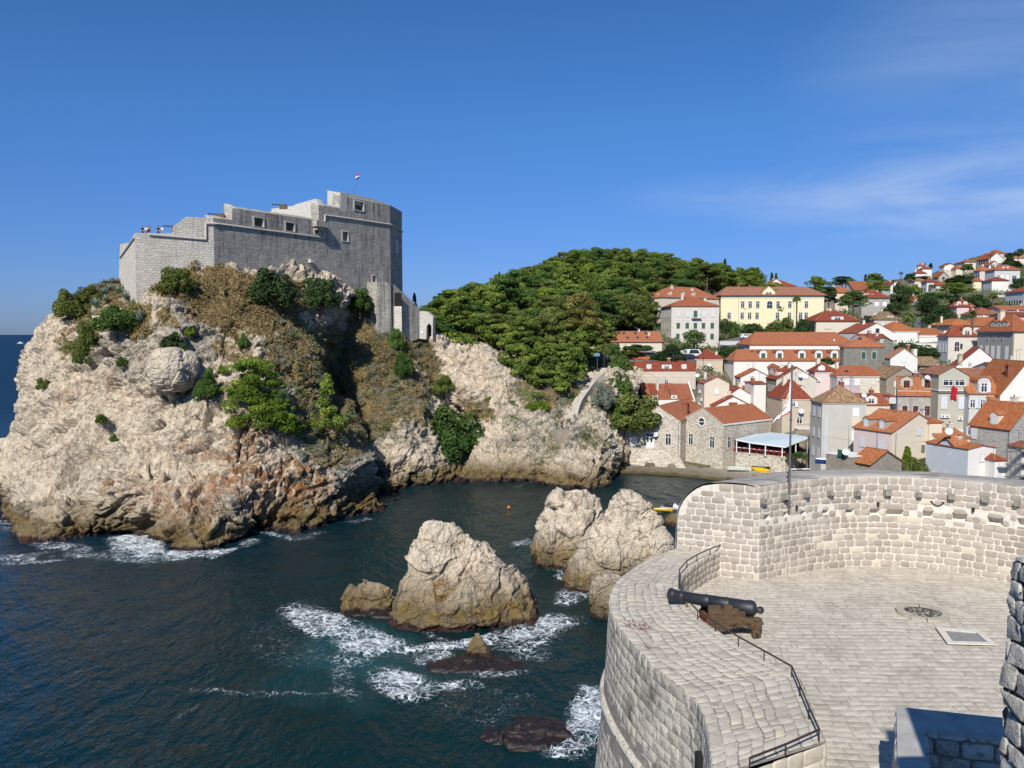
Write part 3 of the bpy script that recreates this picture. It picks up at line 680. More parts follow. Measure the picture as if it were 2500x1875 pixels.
 pts=[b0,b1,b2,b2+Vector((.5,5,0)),b0+Vector((1,6,0))]
 pts=[Vector((p.x,p.y,zb)) for p in pts];m.prism(pts,M_FORT_R,(0,0,z1-zb));part(m,'entrance_block')
 m=MB();a=wp(1800,790,Y0-1.2);b=wp(1843,785,Y0+.5)
 m.prism([Vector((b.x,b.y,zb)),Vector((b.x+.1,b.y,zb)),Vector((b.x+.1,b.y+4,zb)),Vector((b.x,b.y+4,zb))],M_FORT_T,(0,0,z1-zb));part(m,'stair_wall')
 m=MB();c=b2+Vector((.9,.6,0));zq=wp(1820,905,Y0).z;m.box(b2.x-1.6,b2.y+1.5,zq,b2.x+2.2,b2.y+1.7,z1-2.2,M_DARKOP);m.box(b2.x-.2,b2.y+1.3,zb,b2.x+2.2,b2.y+1.7,zq-.01,M_FORT_M);part(m,'passage')  # dark sheet stands in for the shade inside the doorway
 m=MB();SA=wp(1843,790,Y0-.5);SB=wp(2012,930,Y0+6)
 pp=[hit(Vector((SA.x,SA.y,0)),Vector((SB.x,SB.y,0)),*K(x,y)) for x,y in ((1845,765),(1845,1020),(1900,1070),(1960,1130),(2010,1110),(2010,922))]
 m.prism(pp,M_FORT_R,(0,2.2,0));part(m,'stair_wall')
 # steps behind the wall
 m=MB();n=22
 for k in range(n):
  t=k/n;p=SA.lerp(SB,t);q=SA.lerp(SB,(k+1)/n);m.box(p.x,p.y+.3,q.z-1.2,q.x,p.y+2.0,p.z-.9-(p.z-q.z),M_FORT_T)
 part(m,'stairs')
 m=MB();e=wp(2012,935,Y0+6);P=[(2008,935),(2060,937),(2100,972),(2098,1115),(2090,1115),(2090,1030),(2074,1012),(2060,1030),(2056,1115),(2010,1110)]
 m.prism([wp(x,y,Y0+6.2) for x,y in P],M_FORT_T,(0.3,3,0));part(m,'gate_arch')
 m=MB();m.box(wp(2060,1030,Y0+8).x-.5,Y0+8.3,26,wp(2092,1030,Y0+8).x+.5,Y0+8.5,wp(2060,1010,Y0+8).z,M_DARKOP);part(m,'passage')  # dark sheet painted as the shade under the arch
 m=MB()      # thin rails along landing and stair
 pts=[wp(1680,730,Y0-1.5),wp(1745,730,Y0-3.4),wp(1830,735,Y0-1.4),wp(1845,757,Y0-.4)]
 for a,b in zip(pts,pts[1:]):m.tube(a,b,.03,.03,M_STEEL,5)
 for a in pts:m.tube(a-Vector((0,0,1.3)),a,.025,.025,M_STEEL,5)
 n=9;A0,B0=wp(1845,757,Y0-.4),wp(2012,905,Y0+6)
 m.tube(A0,B0,.03,.03,M_STEEL,5)
 for k in range(n):p=A0.lerp(B0,k/(n-1));m.tube(p-Vector((0,0,1.4)),p,.025,.025,M_STEEL,5)
 part(m,'handrail')
 m=MB();m.box(wp(2022,1062,Y0+6).x,Y0+6.05,wp(2022,1078,Y0+6).z,wp(2038,1062,Y0+6).x,Y0+6.15,wp(2022,1060,Y0+6).z,plain('white_notice',(.75,.75,.73),.6));part(m,'notice_board')
 # interior keeps the walls from looking hollow from other sides
 m=MB();zt=44.0;poly=[Pf[0]+inL*1.5,Pf[1]+inL+Vector((0,3,0)),Pf[2]+inR*2,Pf[3]+inR*2+Vector((0,-1,0)),Pf[4]+inE*2,Vector((-75,195,0))]
 m.prism([Vector((p.x,p.y,36)) for p in poly],M_FORT_T,(0,0,zt-36));part(m,'terrace_floor')
 # guns on the roof
 def gun(x0,y0,x1,y1,i,dep,label):
  a=hk(i,x0,y0)+(inM if i==1 else inR)*dep;b=hk(i,x1,y1)+(inM if i==1 else inR)*dep
  c=(a+b)/2;d=(b-a);Ln=2.9;d=Vector((1,.1,-.04)).normalized()
  V,Q=lathe([(.0,0),(.14,0),(.15,.1),(.10,.35),(.13,1.5),(.18,2.6),(.19,2.75),(.0,2.9)],12,None);me=mesh_np('gun_barrel',V,Q,M_IRON,True)
  t=thing('roof_cannon',label,'cannon',a-Vector((0,0,0)));o=link('barrel',me,t);o.rotation_euler=d.to_track_quat('Z','Y').to_euler()
  mm=MB();p=d*2.1;mm.box(p.x-.7,p.y-.3,-.9,p.x+.8,p.y+.3,-.12,plain('gun_wood',(.12,.08,.05)));mm.obj('carriage',t)
 gun(415,384,475,386,1,2.5,'old cannon pointing left over the lower fortress terrace')
 gun(1212,240,1245,246,2,6,'old cannon pointing left over the upper fortress terrace')
 gun(762,305,780,307,2,4,'old cannon muzzle poking out beside the middle fortress step')
 # masts
 def mast(name,x,y0,y1,i,dep,label,r=.06):
  a=hk(i,x,y0)+(inM if i==1 else inR)*dep;b=hit(a,a+Vector((1,0,0)),*K(x,y1));mm=MB();L_=b.z-a.z+1.5
  mm.tube((0,0,-1.5),(0,0,L_-1.5),r,r*.6,M_STEEL,6);o=mm.obj(name,None,a);tag(o,label,'mast');return o,b
 mast('lightning_rod',1665,205,140,2,1.5,'thin bare rod on the fortress tower beside its flag',.03)
 mast('lightning_rod',399,440,332,1,4,'thin bare rod on the lower fortress terrace by the visitors',.03)
 a=hk(2,1630,195)+inR*3;b=hit(a,a+Vector((1,0,0)),*K(1634,60))
 t=thing('flag','small red white and blue flag on the fortress tower','flag',a)
 mm=MB();mm.tube((0,0,-2),b-a,.06,.04,M_STEEL,6);mm.obj('flagpole',t)
 cols=[plain('flag_red',(.45,.02,.03),.8,.1,var=.02),plain('flag_white',(.8,.8,.8),.8,.1,var=.02),plain('flag_blue',(.01,.03,.30),.8,.1,var=.02)]
 mm=MB();top=b-a
 for r_ in range(3):
  for k in range(8):
   def fp(u,v):return top+Vector((-.95*u,.12*math.sin(u*6+v),-.1-v*.62-.3*u*u-.1*u))
   u0,u1=k/8,(k+1)/8;v0,v1=r_/1.5 ,(r_+1)/1.5
   mm.poly([fp(u0,v0*.75),fp(u1,v0*.75),fp(u1,v1*.75),fp(u0,v1*.75)],cols[r_])
 c=fp(.5,.85*.75*1.2)
 mm.obj('cloth',t)
 return f
FORT=build_fort()
# ------------------------------------------------------------------ round bastion in the foreground
def spline(pts,step=.05):
 P=np.array(pts,float);d=np.r_[0,np.cumsum(np.linalg.norm(np.diff(P,axis=0),axis=1))]
 s=np.arange(0,d[-1],step);return catmull(P,d,s),s
class Path:
 def __init__(s,pts):
  s.P,s.s=spline(pts,.02);d=np.gradient(s.P,axis=0);d /= np.linalg.norm(d,axis=1,keepdims=True)
  s.N=np.stack([d[:,1],-d[:,0]],-1);s.L=s.s[-1]
 def at(s,u,off=0):
  u=np.clip(u,0,s.L);x=np.interp(u,s.s,s.P[:,0]);y=np.interp(u,s.s,s.P[:,1])
  nx=np.interp(u,s.s,s.N[:,0]);ny=np.interp(u,s.s,s.N[:,1]);return x+nx*off,y+ny*off
def stone_rows(vedges,u0,u1,wmin,wmax,rs,jit=.012,keep=None):
 """per-stone rectangles (ua, ub, va, vb) laid in courses"""
 out=[]
 for k in range(len(vedges)-1):
  a=u0(vedges[k]) if callable(u0) else u0;b=u1(vedges[k]) if callable(u1) else u1
  x=a-rs.uniform(0,wmax*.6)
  while x<b:
   w=rs.uniform(wmin,wmax) if rs.rand()>.12 else rs.uniform(wmin*.5,wmin)
   xa,xb=max(x,a),min(x+w,b)
   if xb-xa>.05 and (keep is None or keep((xa+xb)/2,(vedges[k]+vedges[k+1])/2,xa,xb,vedges[k],vedges[k+1])):
    out.append((xa,xb,vedges[k],vedges[k+1]))
   x += w
 return np.array(out)
def masonry(rects,surf,joint,rise,rs,rnd=.05,jit=.012,tilt=.0):
 """rounded stones on surf(u, v, w) -> xyz; returns verts, quads, colours"""
 rects=np.asarray(rects);rects=rects[(rects[:,1]-rects[:,0]>.05) & (rects[:,3]-rects[:,2]>.04)]
 n=len(rects);ua,ub,va,vb=rects.T;g=joint/2
 ua=ua+g;ub=ub-g;va=va+g;vb=vb-g;wd=ub-ua;hd=vb-va;c=np.minimum(rnd,np.minimum(wd,hd)*.3)
 cu=np.stack([ua+c,ub-c,ub,ub,ub-c,ua+c,ua,ua],1);cv=np.stack([va,va,va+c,vb-c,vb,vb,vb-c,va+c],1)
 j=rs.uniform(-jit,jit,(n,8,2));j[:,1::2]=j[:,::2]*.5+j[:,1::2]*.5
 cu=cu+j[...,0];cv=cv+j[...,1];mu=cu.mean(1,keepdims=True);mv=cv.mean(1,keepdims=True)
 rz=rise*rs.uniform(.5,1.3,(n,1));tx=rs.uniform(-tilt,tilt,(n,1));ty=rs.uniform(-tilt,tilt,(n,1))
 V=[]
 for ins,w in ((0,-.25),(.35,.75),(.9,1.0)):
  k=1-np.minimum(.45,ins*rise*1.6/np.minimum(wd,hd)[:,None])
  u=mu+(cu-mu)*k;v=mv+(cv-mv)*k;ww=rz*w+(tx*(u-mu)+ty*(v-mv))*(w>0)
  V.append(np.stack(surf(u,v,ww),-1))
 V=np.stack(V,1).reshape(-1,3);base=np.arange(n)*24;Q=[]
 for r in range(2):
  for i in range(8):
   jn=(i+1) % 8;Q.append(np.stack([base+r*8+i,base+r*8+jn,base+r*8+8+jn,base+r*8+8+i],-1))
 for a in ((0,1,2,3),(0,3,4,7),(7,4,5,6)):Q.append(np.stack([base+16+i for i in a],-1))
 col=np.repeat(np.stack([rs.rand(n),rs.rand(n),rs.rand(n),np.ones(n)],-1),24,0)
 return V,np.vstack(Q),col
def stone_mat(name,cs,lichen=.25,rough=.85,bump=.35,stain=.15,dirt=(.10,.085,.07),spot=(.62,.55,.42)):
 t=NT(name,rough,.25);r,g,b=t.attr();co=t.coord('World')
 c=t.ramp(r,[(i/(len(cs)-1),x) for i,x in enumerate(cs)])
 n=t.noise(co,6,6,.72);n2=t.noise(co,28,4,.7);n3=t.noise(co,.6,5,.65)
 c=t.mix(t.mr(n,.3,.7,.0,.55),c,tuple(x*.72 for x in cs[1]));c=t.mix(t.mr(n2,.5,.75,0,.35),c,tuple(min(1,x*1.2) for x in cs[-1]))
 c=t.mix(t.math('MULTIPLY',t.mr(n,.52,.66),lichen),c,(.14,.13,.12));c=t.mix(t.math('MULTIPLY',t.mr(n3,.52,.70),stain),c,dirt)
 c=t.mix(t.math('MULTIPLY',t.math('GREATER_THAN',g,.955),.7),c,spot)
 t.color(c);t.bump(t.math('ADD',n,t.math('MULTIPLY',n2,.35)),bump,.05);return t.m
M_MORTAR=plain('lime_mortar',(.62,.575,.50),.95,.1,var=.15,sc=9,bump=.5,bsc=40)
M_JOINT=plain('grey_joint',(.26,.23,.195),.95,.1,var=.3,sc=5)
M_BEDJ=plain('sandy_joint',(.34,.30,.245),.95,.1,var=.25,sc=5)
M_HWALL=stone_mat('bastion_wall_stone',[(.32,.275,.23),(.40,.345,.285),(.46,.395,.33),(.49,.435,.365)],.12,stain=.12)
M_PAVE=stone_mat('parapet_paving_stone',[(.43,.385,.315),(.52,.47,.385),(.60,.54,.45),(.55,.495,.41)],.18,stain=.2,spot=(.60,.54,.40))
M_FLOOR=stone_mat('terrace_paving_stone',[(.44,.395,.32),(.54,.485,.40),(.56,.505,.42),(.62,.565,.475)],.12,stain=.25,bump=.2,spot=(.58,.53,.44))
M_OUTER=stone_mat('bastion_outer_stone',[(.40,.365,.295),(.52,.475,.39),(.64,.59,.49),(.46,.42,.34)],.95,stain=.9,bump=.6)
M_ROUGH=stone_mat('old_rough_stone',[(.44,.42,.36),(.55,.52,.45),(.66,.62,.54),(.48,.455,.40)],.8,stain=.5,bump=1.0)
OUTER=[(6.9,30.2),(6.25,29.45),(5.1,28.2),(4.2,26.9),(3.36,25.2),(2.94,23.3),(2.96,21.8),(3.12,20.57),(3.46,18.95),(3.78,17.97),(3.99,17.46),(4.1,16.8),(4.04,15.94),(3.92,15.16),(3.74,14.2),(3.5,12.8),(3.2,11)]
INNER=[(8.0,29.1),(7.28,28.34),(6.64,27.5),(6.12,26.7),(5.6,25.6),(5.30,24.5),(5.2,23.3),(5.24,22.84),(5.36,21.86),(5.64,20.94),(5.98,19.94),(6.36,19.03),(6.74,18.13),(6.58,17.13),(6.38,16.08),(6.22,15.12)]
WALL=[(8.98,28.24),(10.31,28.95),(12.1,29.74),(13.7,30.02),(15.14,29.86),(16.4,29.37),(17.5,28.6),(18.4,27.7),(19.2,26.3),(19.7,24.5),(19.8,22),(19.5,19)]
ZF,ZP,ZT=20.0,20.9,23.45
po,pi_,pw=Path(OUTER),Path(INNER),Path(WALL)
# path normals: for pw travel is +x so N points to -y (towards the court); for po travel is -y so N points to -x (outside)
def grid_surf(fn,U,Vv):
 u,v=np.meshgrid(U,Vv,indexing='ij');return np.stack(fn(u,v),-1).reshape(-1,3),grid_quads(len(U),len(Vv))
def join_np(parts):
 V=[];Q=[];C=[];b=0
 for v,q,c in parts:V.append(v);Q.append(q+b);C.append(c);b += len(v)
 return np.vstack(V),np.vstack(Q),np.vstack(C)
def build_bastion():
 t=thing('bastion','round pale stone bastion with curved high wall and paved terrace in the foreground','bastion',(8,22,ZF))
 off=-Vector(t.location);rs=np.random.RandomState(5)
 def part(name,V,Q,mat,col=None,par=None,smooth=False,mats=None):
  me=mesh_np(name,V,Q,mat,smooth,col=col);return link(name,me,par or t,off if par is None else None)
 # --- terrace floor
 ang=R(-3);ca,sa=math.cos(ang),math.sin(ang)
 def fsurf(u,v,w):u=u+.03*np.sin(v*1.7);v=v+.04*np.sin(u*.9+1)+.02*np.sin(u*3.1);return 4+u*ca-v*sa,11+u*sa+v*ca,ZF+w+.012*np.sin(u*1.3)*np.sin(v*1.1)
 def inside(x,y):
  if y>27.6:
   k=np.argmin((pw.P[:,0]-x) ** 2+(pw.P[:,1]-y) ** 2)
   if y>pw.P[k,1]+.25 and x>8.6:return False
  k=np.argmin((pi_.P[:,0]-x) ** 2+(pi_.P[:,1]-y) ** 2);d=np.array([x,y])-pi_.P[k]
  if y>15 and x<8.5 and (d @ pi_.N[k])>.35:return False
  if 15.2>y and x<3.5:return False
  return x<20.3 and y<30.6
 ve=[0];
 while ve[-1]<20:ve.append(ve[-1]+rs.uniform(.23,.30))
 def keep(u,v,*a):
  x=4+u*ca-v*sa;y=11+u*sa+v*ca
  if (x-13.0) ** 2+(y-24.9) ** 2<.25:return False
  return inside(x,y)
 rc=stone_rows(ve,0,17,.22,.46,rs,keep=keep);V,Q,C=masonry(rc,fsurf,.005,.003,rs,.012,.008,.004)
 part('terrace_paving',V,Q,M_FLOOR,C)
 m=MB();m.prism([(4.2,11,ZF-.4),(20,11,ZF-.4),(20,28,ZF-.4),(14,30.5,ZF-.4),(8,29.5,ZF-.4),(4.8,25,ZF-.4)],M_BEDJ,(0,0,.378));m.obj('terrace_bed',t,off)
 # --- high curved wall: inner face with putlog holes
 bat=.06
 def wsurf(u,v,w):
  x,y=pw.at(u,w-bat*v+.0);return x,y,ZF+v
 def wallhit(px,py):
  z=21.5
  for _ in range(12):
   X,Yy=pw.at(pw.s,-bat*(z-ZF));a,b=proj(np.stack([X,Yy,np.full_like(X,z)],-1));k=np.argmin(np.abs(a-px));z=z+(b[k]-py)*Yy[k]/F
  return pw.s[k],z-ZF
 def QQ(x,y):return 1450+x/2.1067,1100+y/2.1067
 holes=[]
 for x,y,hw,hh in ((890,343,.12,.09),(986,330,.10,.08),(1075,321,.10,.08),(1190,316,.13,.08),(1316,315,.16,.08),(1442,318,.17,.10),(1550,320,.30,.11),(1718,328,.16,.12),(1880,345,.22,.14),(2062,362,.24,.14),(2210,372,.2,.14)):
  u,v=wallhit(*QQ(x,y));holes.append((u,v,hw,hh))
 Hh=ZT-ZF
 us=np.arange(0,pw.L,.045);vs=np.linspace(-.1,Hh,78)
 u,v=np.meshgrid(us,vs,indexing='ij');w=np.zeros_like(u)
 for hu,hv,hw,hh in holes:w=np.where((np.abs(u-hu)<hw) & (np.abs(v-hv)<hh),-.32,w)
 P=np.stack(wsurf(u,v,w),-1).reshape(-1,3);part('wall_mortar',P,grid_quads(len(us),len(vs)),M_MORTAR)
 ve=[0.0];
 while ve[-1]<Hh-.30:ve.append(ve[-1]+rs.uniform(.215,.285))
 ve.append(Hh+.01)
 def keep2(u_,v_,a,b,c,d):
  for hu,hv,hw,hh in holes:
   if a<hu+hw and b>hu-hw and c<hv+hh and d>hv-hh:
    return False
  return True
 rc=stone_rows(ve,.02,pw.L-.1,.24,.52,rs,keep=keep2)
 V,Q,C=None,None,None
 ex=[]
 for hu,hv,hw,hh in holes:
  k=np.searchsorted(ve,hv)-1;lo,hi=ve[max(0,k)],ve[min(len(ve)-1,k+1)]
  for a,b,c,d in ((hu-hw-.22,hu-hw,lo,hi),(hu+hw,hu+hw+.22,lo,hi),(hu-hw,hu+hw,min(ve[min(k+2,len(ve)-1)],hi),hi+.2),(hu-hw,hu+hw,lo-.22,hv-hh)):
   if d-c>.06:ex.append((a,b,c,d))
 V,Q,C=masonry(np.vstack([rc,np.array(ex)]),wsurf,.028,.015,rs,.045,.020);part('wall_stone',V,Q,M_HWALL,C)
 # --- end face of the high wall (cut across its thickness)
 A=np.array([8.98,28.24]);B=np.array([6.25,29.40]);dv=(B-A)/np.linalg.norm(B-A);nn=np.array([dv[1],-dv[0]]);nn=nn if nn[1]<0 else -nn;LE=np.linalg.norm(B-A)
 def esurf(u,v,w):return A[0]+dv[0]*u+nn[0]*(w-bat*v*.4)+.0*v,A[1]+dv[1]*u+nn[1]*(w-bat*v*.4),ZF+v
 def umax(v):   # rounded shoulder at the outer top
  r=1.55;k=v-(Hh-r)
  return LE-(0 if k <= 0 else r-math.sqrt(max(0,r*r-k*k)))
 def keep3(u_,v_,a,b,c,d):return b <= umax(d)+.10 and (a<1.35 or v_>ZP-ZF-.1)
 rc=stone_rows(ve,.0,LE,.26,.5,rs,keep=keep3);rc[:,1]=np.minimum(rc[:,1],[umax((c+d)/2) for c,d in rc[:,2:]])
 V,Q,C=masonry(rc,esurf,.028,.015,rs,.045,.020);part('wall_stone',V,Q,M_HWALL,C)
 m=MB();pts=[]
 for k in range(13):v=Hh-1.55+1.55*k/12;pts.append(esurf(umax(v),v,0))
 pts=[esurf(0,-.1,0),esurf(LE,-.1,0)]+pts+[esurf(0,Hh,0)]
 m.poly(pts,M_MORTAR);o=m.obj('wall_mortar',t,off);fix_normals(o)
 # --- top and outer side of the high wall
 prof=[(0,Hh+.0),(-.02,Hh+.03),(-.35,Hh+.07),(-1.1,Hh+.06)]+[(-1.35-1.45*math.sin(a),Hh-1.45*(1-math.cos(a))+.03) for a in np.linspace(0,math.pi/2,9)]+[(-2.9,1.0),(-3.0,-1),(-3.3,-6),(-3.8,-20)]
 us=np.arange(0.0,pw.L,.12);P=[]
 for k,(o_,v_) in enumerate(prof):
  o2=o_-bat*Hh*(1 if v_>2 else .7);x,y=pw.at(us,o2);x0,y0=pw.at(us,0);b_=np.clip(1-us/2.4,0,1);x=x*(1-b_)+(x0-dv[0]*o2)*b_;y=y*(1-b_)+(y0-dv[1]*o2)*b_;z=np.full_like(x,ZF+v_)+(.02*fbm(np.stack([x*1.5,y*1.5,x*0],-1),3) if k>0 else 0);P.append(np.stack([x,y,z],-1))
 P=np.stack(P,1).reshape(-1,3);tm=NT('worn_wall_top',.95,.15);co=tm.coord('World');a1=tm.noise(co,1.2,7,.75);a2=tm.noise(co,9,5,.7)
 mpn=tm.node('Mapping');tm.lk(co,mpn.inputs[0]);mpn.inputs['Scale'].default_value=(.45,3.2,1);a3=tm.noise(mpn.outputs[0],1.6,5,.7)
 c=tm.ramp(a1,[(.3,(.30,.275,.25)),(.6,(.42,.385,.345)),(.8,(.46,.43,.39))]);c=tm.mix(tm.mr(a3,.50,.60,0,.75),c,(.10,.095,.09));c=tm.mix(tm.mr(a2,.5,.7,0,.3),c,(.5,.47,.43));tm.color(c);tm.bump(a2,.5,.04)
 part('wall_top',P,grid_quads(len(us),len(prof))[:,::-1],tm.m,smooth=True)
 # --- low parapet: paving across its top
 U=np.linspace(0,1,400)
 def tsurf(u,v,w):      # u along in metres of the mean line, v 0 outer .. 1 inner
  v=v+4*v*(1-v)*(.020*np.sin(u*1.9)+.014*np.sin(u*4.7+2));s=u/18.4;xo,yo=po.at(1.0+s*(po.L-4.0));xi,yi=pi_.at(s*pi_.L*1.0)
  return xo+(xi-xo)*v,yo+(yi-yo)*v,ZP+w-.05*(1-v)
 rows=np.linspace(0.0,1,10);rows=rows+np.r_[0,rs.uniform(-.015,.015,8),0]
 def mscale(r):
  out=[]
  for a,b,c,d in r:out.append((a,b,c,d))
  return np.array(out)
 rects=stone_rows(rows,0,18.3,.17,.50,rs)
 # masonry works in metres across as well: convert v to metres by a mean width
 Wm=2.25;rects[:,2:] *= Wm
 V,Q,C=masonry(rects,lambda u,v,w:tsurf(u,v/Wm,w),.013,.007,rs,.035,.020,.006)
 part('parapet_paving',V,Q,M_PAVE,C)
 us=np.linspace(0,18.4,300);P,Qq=grid_surf(lambda u,v:tsurf(u,v,0.0),us,np.linspace(0,1,8));part('parapet_bed',P,Qq,M_JOINT)
 # inner face of the low parapet
 def isurf(u,v,w):x,y=pi_.at(u,-w*1.0);return x,y,ZF+v
 sgn=1 if (pi_.at(5.,.1)[0]>pi_.at(5.,0)[0]) else -1
 def isurf(u,v,w):x,y=pi_.at(u,sgn*w);return x,y,ZF+v
 ve2=[0,.24,.47,.70,.92]
 rc=stone_rows(ve2,0,pi_.L,.24,.46,rs);V,Q,C=masonry(rc,isurf,.03,.028,rs,.05,.012);part('parapet_stone',V,Q,M_HWALL,C)
 P,Qq=grid_surf(lambda u,v:isurf(u,v,0),np.linspace(0,pi_.L,200),np.array([-.1,.45,.90]));part('parapet_mortar',P,Qq,M_MORTAR)
 # near end of the parapet
 A2=np.array([6.22,15.12]);B2=np.array([3.95,13.85]);d2=(B2-A2)/np.linalg.norm(B2-A2);n2=np.array([d2[1],-d2[0]]);n2=n2 if n2[1]<0 else -n2;L2=np.linalg.norm(B2-A2)
 def nsurf(u,v,w):return A2[0]+d2[0]*u+n2[0]*w,A2[1]+d2[1]*u+n2[1]*w,ZF-1+v
 rc=stone_rows([0,.3,.6,.92,1.25,1.58,1.91],0,L2,.3,.6,rs);V,Q,C=masonry(rc,nsurf,.02,.03,rs,.04,.012);part('parapet_stone',V,Q,M_PAVE,C)
 P,Qq=grid_surf(lambda u,v:nsurf(u,v,0),np.array([0,L2]),np.array([-1,1.9]));part('parapet_mortar',P,Qq,M_MORTAR)
 # --- outer wall, battered, with the cordon roll
 sgo=1 if (po.at(8.,.1)[0]<po.at(8.,0)[0]) else -1
 def osurf(u,v,w):      # v down from the parapet
  b=np.where(v<2.8,.05*v,.14+.10*(v-2.8));x,y=po.at(u,sgo*(w+b));return x,y,ZP-.05-v
 ve3=[0.0]
 while ve3[-1]<15:ve3.append(ve3[-1]+rs.uniform(.26,.34))
 rc=stone_rows(ve3,.6,po.L-.05,.3,.66,rs);V,Q,C=masonry(rc,osurf,.012,.012,rs,.025,.014,.010);part('outer_wall_stone',V,Q[:,::-1],M_OUTER,C)
 P,Qq=grid_surf(lambda u,v:osurf(u,v,0),np.linspace(0,po.L,300),np.linspace(0,21.5,12));part('outer_wall_bed',P,Qq[:,::-1],M_JOINT)
 # cordon
 us=np.linspace(.5,po.L,260);a=np.linspace(0,2*math.pi,13);u,v=np.meshgrid(us,a,indexing='ij');r=.15
 seg=.012*(np.abs(((u/.8) % 1)-.5)>.485);x,y=po.at(u,sgo*(.14+(r-seg)*np.cos(v)));P=np.stack([x,y,ZP-2.85+(r-seg)*np.sin(v)],-1).reshape(-1,3)
 Cc=np.repeat(np.stack([np.full(len(us),.6),np.full(len(us),.2),us*0,us*0+1],-1),13,0)
 part('cordon',P,grid_quads(len(us),13),M_OUTER,Cc,smooth=True)
 # drain slot on the outside
 x,y=po.at(po.L-5.1,sgo*.12);m=MB();m.box(x-.05,y-.14,ZP-1.25,x+.10,y+.16,ZP-.75,M_DARKOP);m.box(x-.25,y-.10,ZP-1.42,x+.1,y+.12,ZP-1.22,M_OUTER);m.obj('drain_spout',t,off)
 # --- corbels
 M_CORB=plain('corbel_stone',(.27,.25,.21),.9,.15,var=.3,sc=9,bump=.6,bsc=30)
 for k,(x,y) in enumerate(((858,262),(970,238),(1083,228),(1208,220),(1350,220),(1508,218),(1672,228),(1838,238),(2015,252),(2182,274))):
  u,v=wallhit(*QQ(x,y));m=MB();cx,cy=pw.at(u,-bat*v);n_=np.array(pw.at(u,1.))-np.array(pw.at(u,0.));tg=Vector((n_[1],-n_[0],0));nv=Vector((n_[0],n_[1],0))
  c=Vector((cx,cy,ZF+v));s=.115*(1+.2*rs.uniform(-1,1))
  top=[c+tg*s+Vector((0,0,s)),c-tg*s+Vector((0,0,s)),c-tg*s-Vector((0,0,s)),c+tg*s-Vector((0,0,s))]
  m.prism(top,M_CORB,nv*.1);q=c+nv*.1;s2=s*.82
  m.prism([q+tg*s2+Vector((0,0,s)),q-tg*s2+Vector((0,0,s)),q-tg*s2-Vector((0,0,s*.5)),q+tg*s2-Vector((0,0,s*.5))],M_CORB,nv*.13)
  o=m.obj('corbel',t,off)
 # small floodlights and the hanging chain are fixed to the wall
 for x,y in ((1033,290),(1457,272),(1952,300)):
  u,v=wallhit(*QQ(x,y));cx,cy=pw.at(u,-bat*v+.09);m=MB();m.tube((cx,cy,ZF+v-.09),(cx,cy,ZF+v+.06),.045,.05,M_IRON,10);m.tube((cx,cy,ZF+v),(cx+.0,cy+.1,ZF+v),.012,.012,M_IRON,5);m.obj('floodlight',t,off)
 u,v=wallhit(*QQ(1768,265));m=MB();pr=None
 for k in range(9):
  a=-1+k/4;cx,cy=pw.at(u+a*.19,-bat*v+.06);p=Vector((cx,cy,ZF+v-.13*(1-a*a)))
  if pr is not None:m.tube(pr,p,.018,.018,M_IRON,6)
  if k in (0,8):m.tube(p,p+Vector((0,.1,0)),.035,.035,M_IRON,6)
  pr=p
 m.obj('hanging_chain',t,off)
 # --- flagpole base hook lives with the pole; well ring and glass panel in the floor
 return t,wallhit,QQ,wsurf
BAST,wallhit,QQ,wsurf=build_bastion()
# well head ring flush in the terrace
def build_well():
 c=G(*QQ(1690,832),ZF+.06);t=thing('wellhead','low round stone ring filled with dark pebbles in the terrace','wellhead',(c.x,c.y,ZF));rs=np.random.RandomState(3)
 n=10;V=[];Q=[];C=[]
 def ring(u,v,w):a=u;r=v;return r*np.cos(a),r*np.sin(a),.05+w
 rects=np.array([(i*2*math.pi/n+.02,(i+1)*2*math.pi/n-.02,.52,.78) for i in range(n)])
 m=MB()
 for i in range(n):
  a0,a1=rects[i,:2];K_=5;h=.10+rs.uniform(-.01,.02);P=[]
  for k in range(K_):a=a0+(a1-a0)*k/(K_-1);P.append((.78*math.cos(a),.78*math.sin(a),.0))
  for k in range(K_)[::-1]:a=a0+(a1-a0)*k/(K_-1);P.append((.55*math.cos(a),.55*math.sin(a),.0))
  m.prism(P,M_PAVE,(0,0,h))
 o=m.obj('stone_ring',t);fix_normals(o)
 t2=NT('pebble_fill',.8,.3);co=t2.coord('Object');v1=t2.vor(co,17,'F1','Color');sp=t2.node('SeparateColor');t2.lk(v1,sp.inputs[0]);t2.color(t2.ramp(sp.outputs[0],[(.3,(.05,.045,.035)),(.65,(.15,.13,.10)),(.9,(.45,.42,.36))]));t2.bump(t2.vor(co,17),-.8,.04)
 V,Q=lathe([(.54,.02),(.54,.05),(.35,.07),(.15,.075),(.001,.075)],32,None);link('pebble_fill',mesh_np('pebble_fill',V,Q,t2.m,True),t)
 return t
build_well()
def build_panel():
 P=[G(*QQ(x,y),ZF+.05) for x,y in ((1800,925),(1965,940),(2025,990),(1845,985))];c=sum(P,Vector())/4
 t=thing('floor_window','rectangular glass panel in a pale stone frame set in the terrace','floor panel',(c.x,c.y,ZF));ctr=Vector((c.x,c.y,ZF));P=[p-ctr for p in P]
 m=MB();m.poly(P,plain('smoky_glass_panel',(.20,.205,.21),.25,.5,var=.2,sc=8));m.obj('glass_panel',t)
 m=MB();cc=sum(P,Vector())/4;O=[cc+(p-cc)*1.42 for p in P]
 for i in range(4):j=(i+1) % 4;m.prism([P[i],P[j],O[j],O[i]],M_MORTAR,(0,0,.035))
 o=m.obj('stone_frame',t);fix_normals(o)
build_panel()
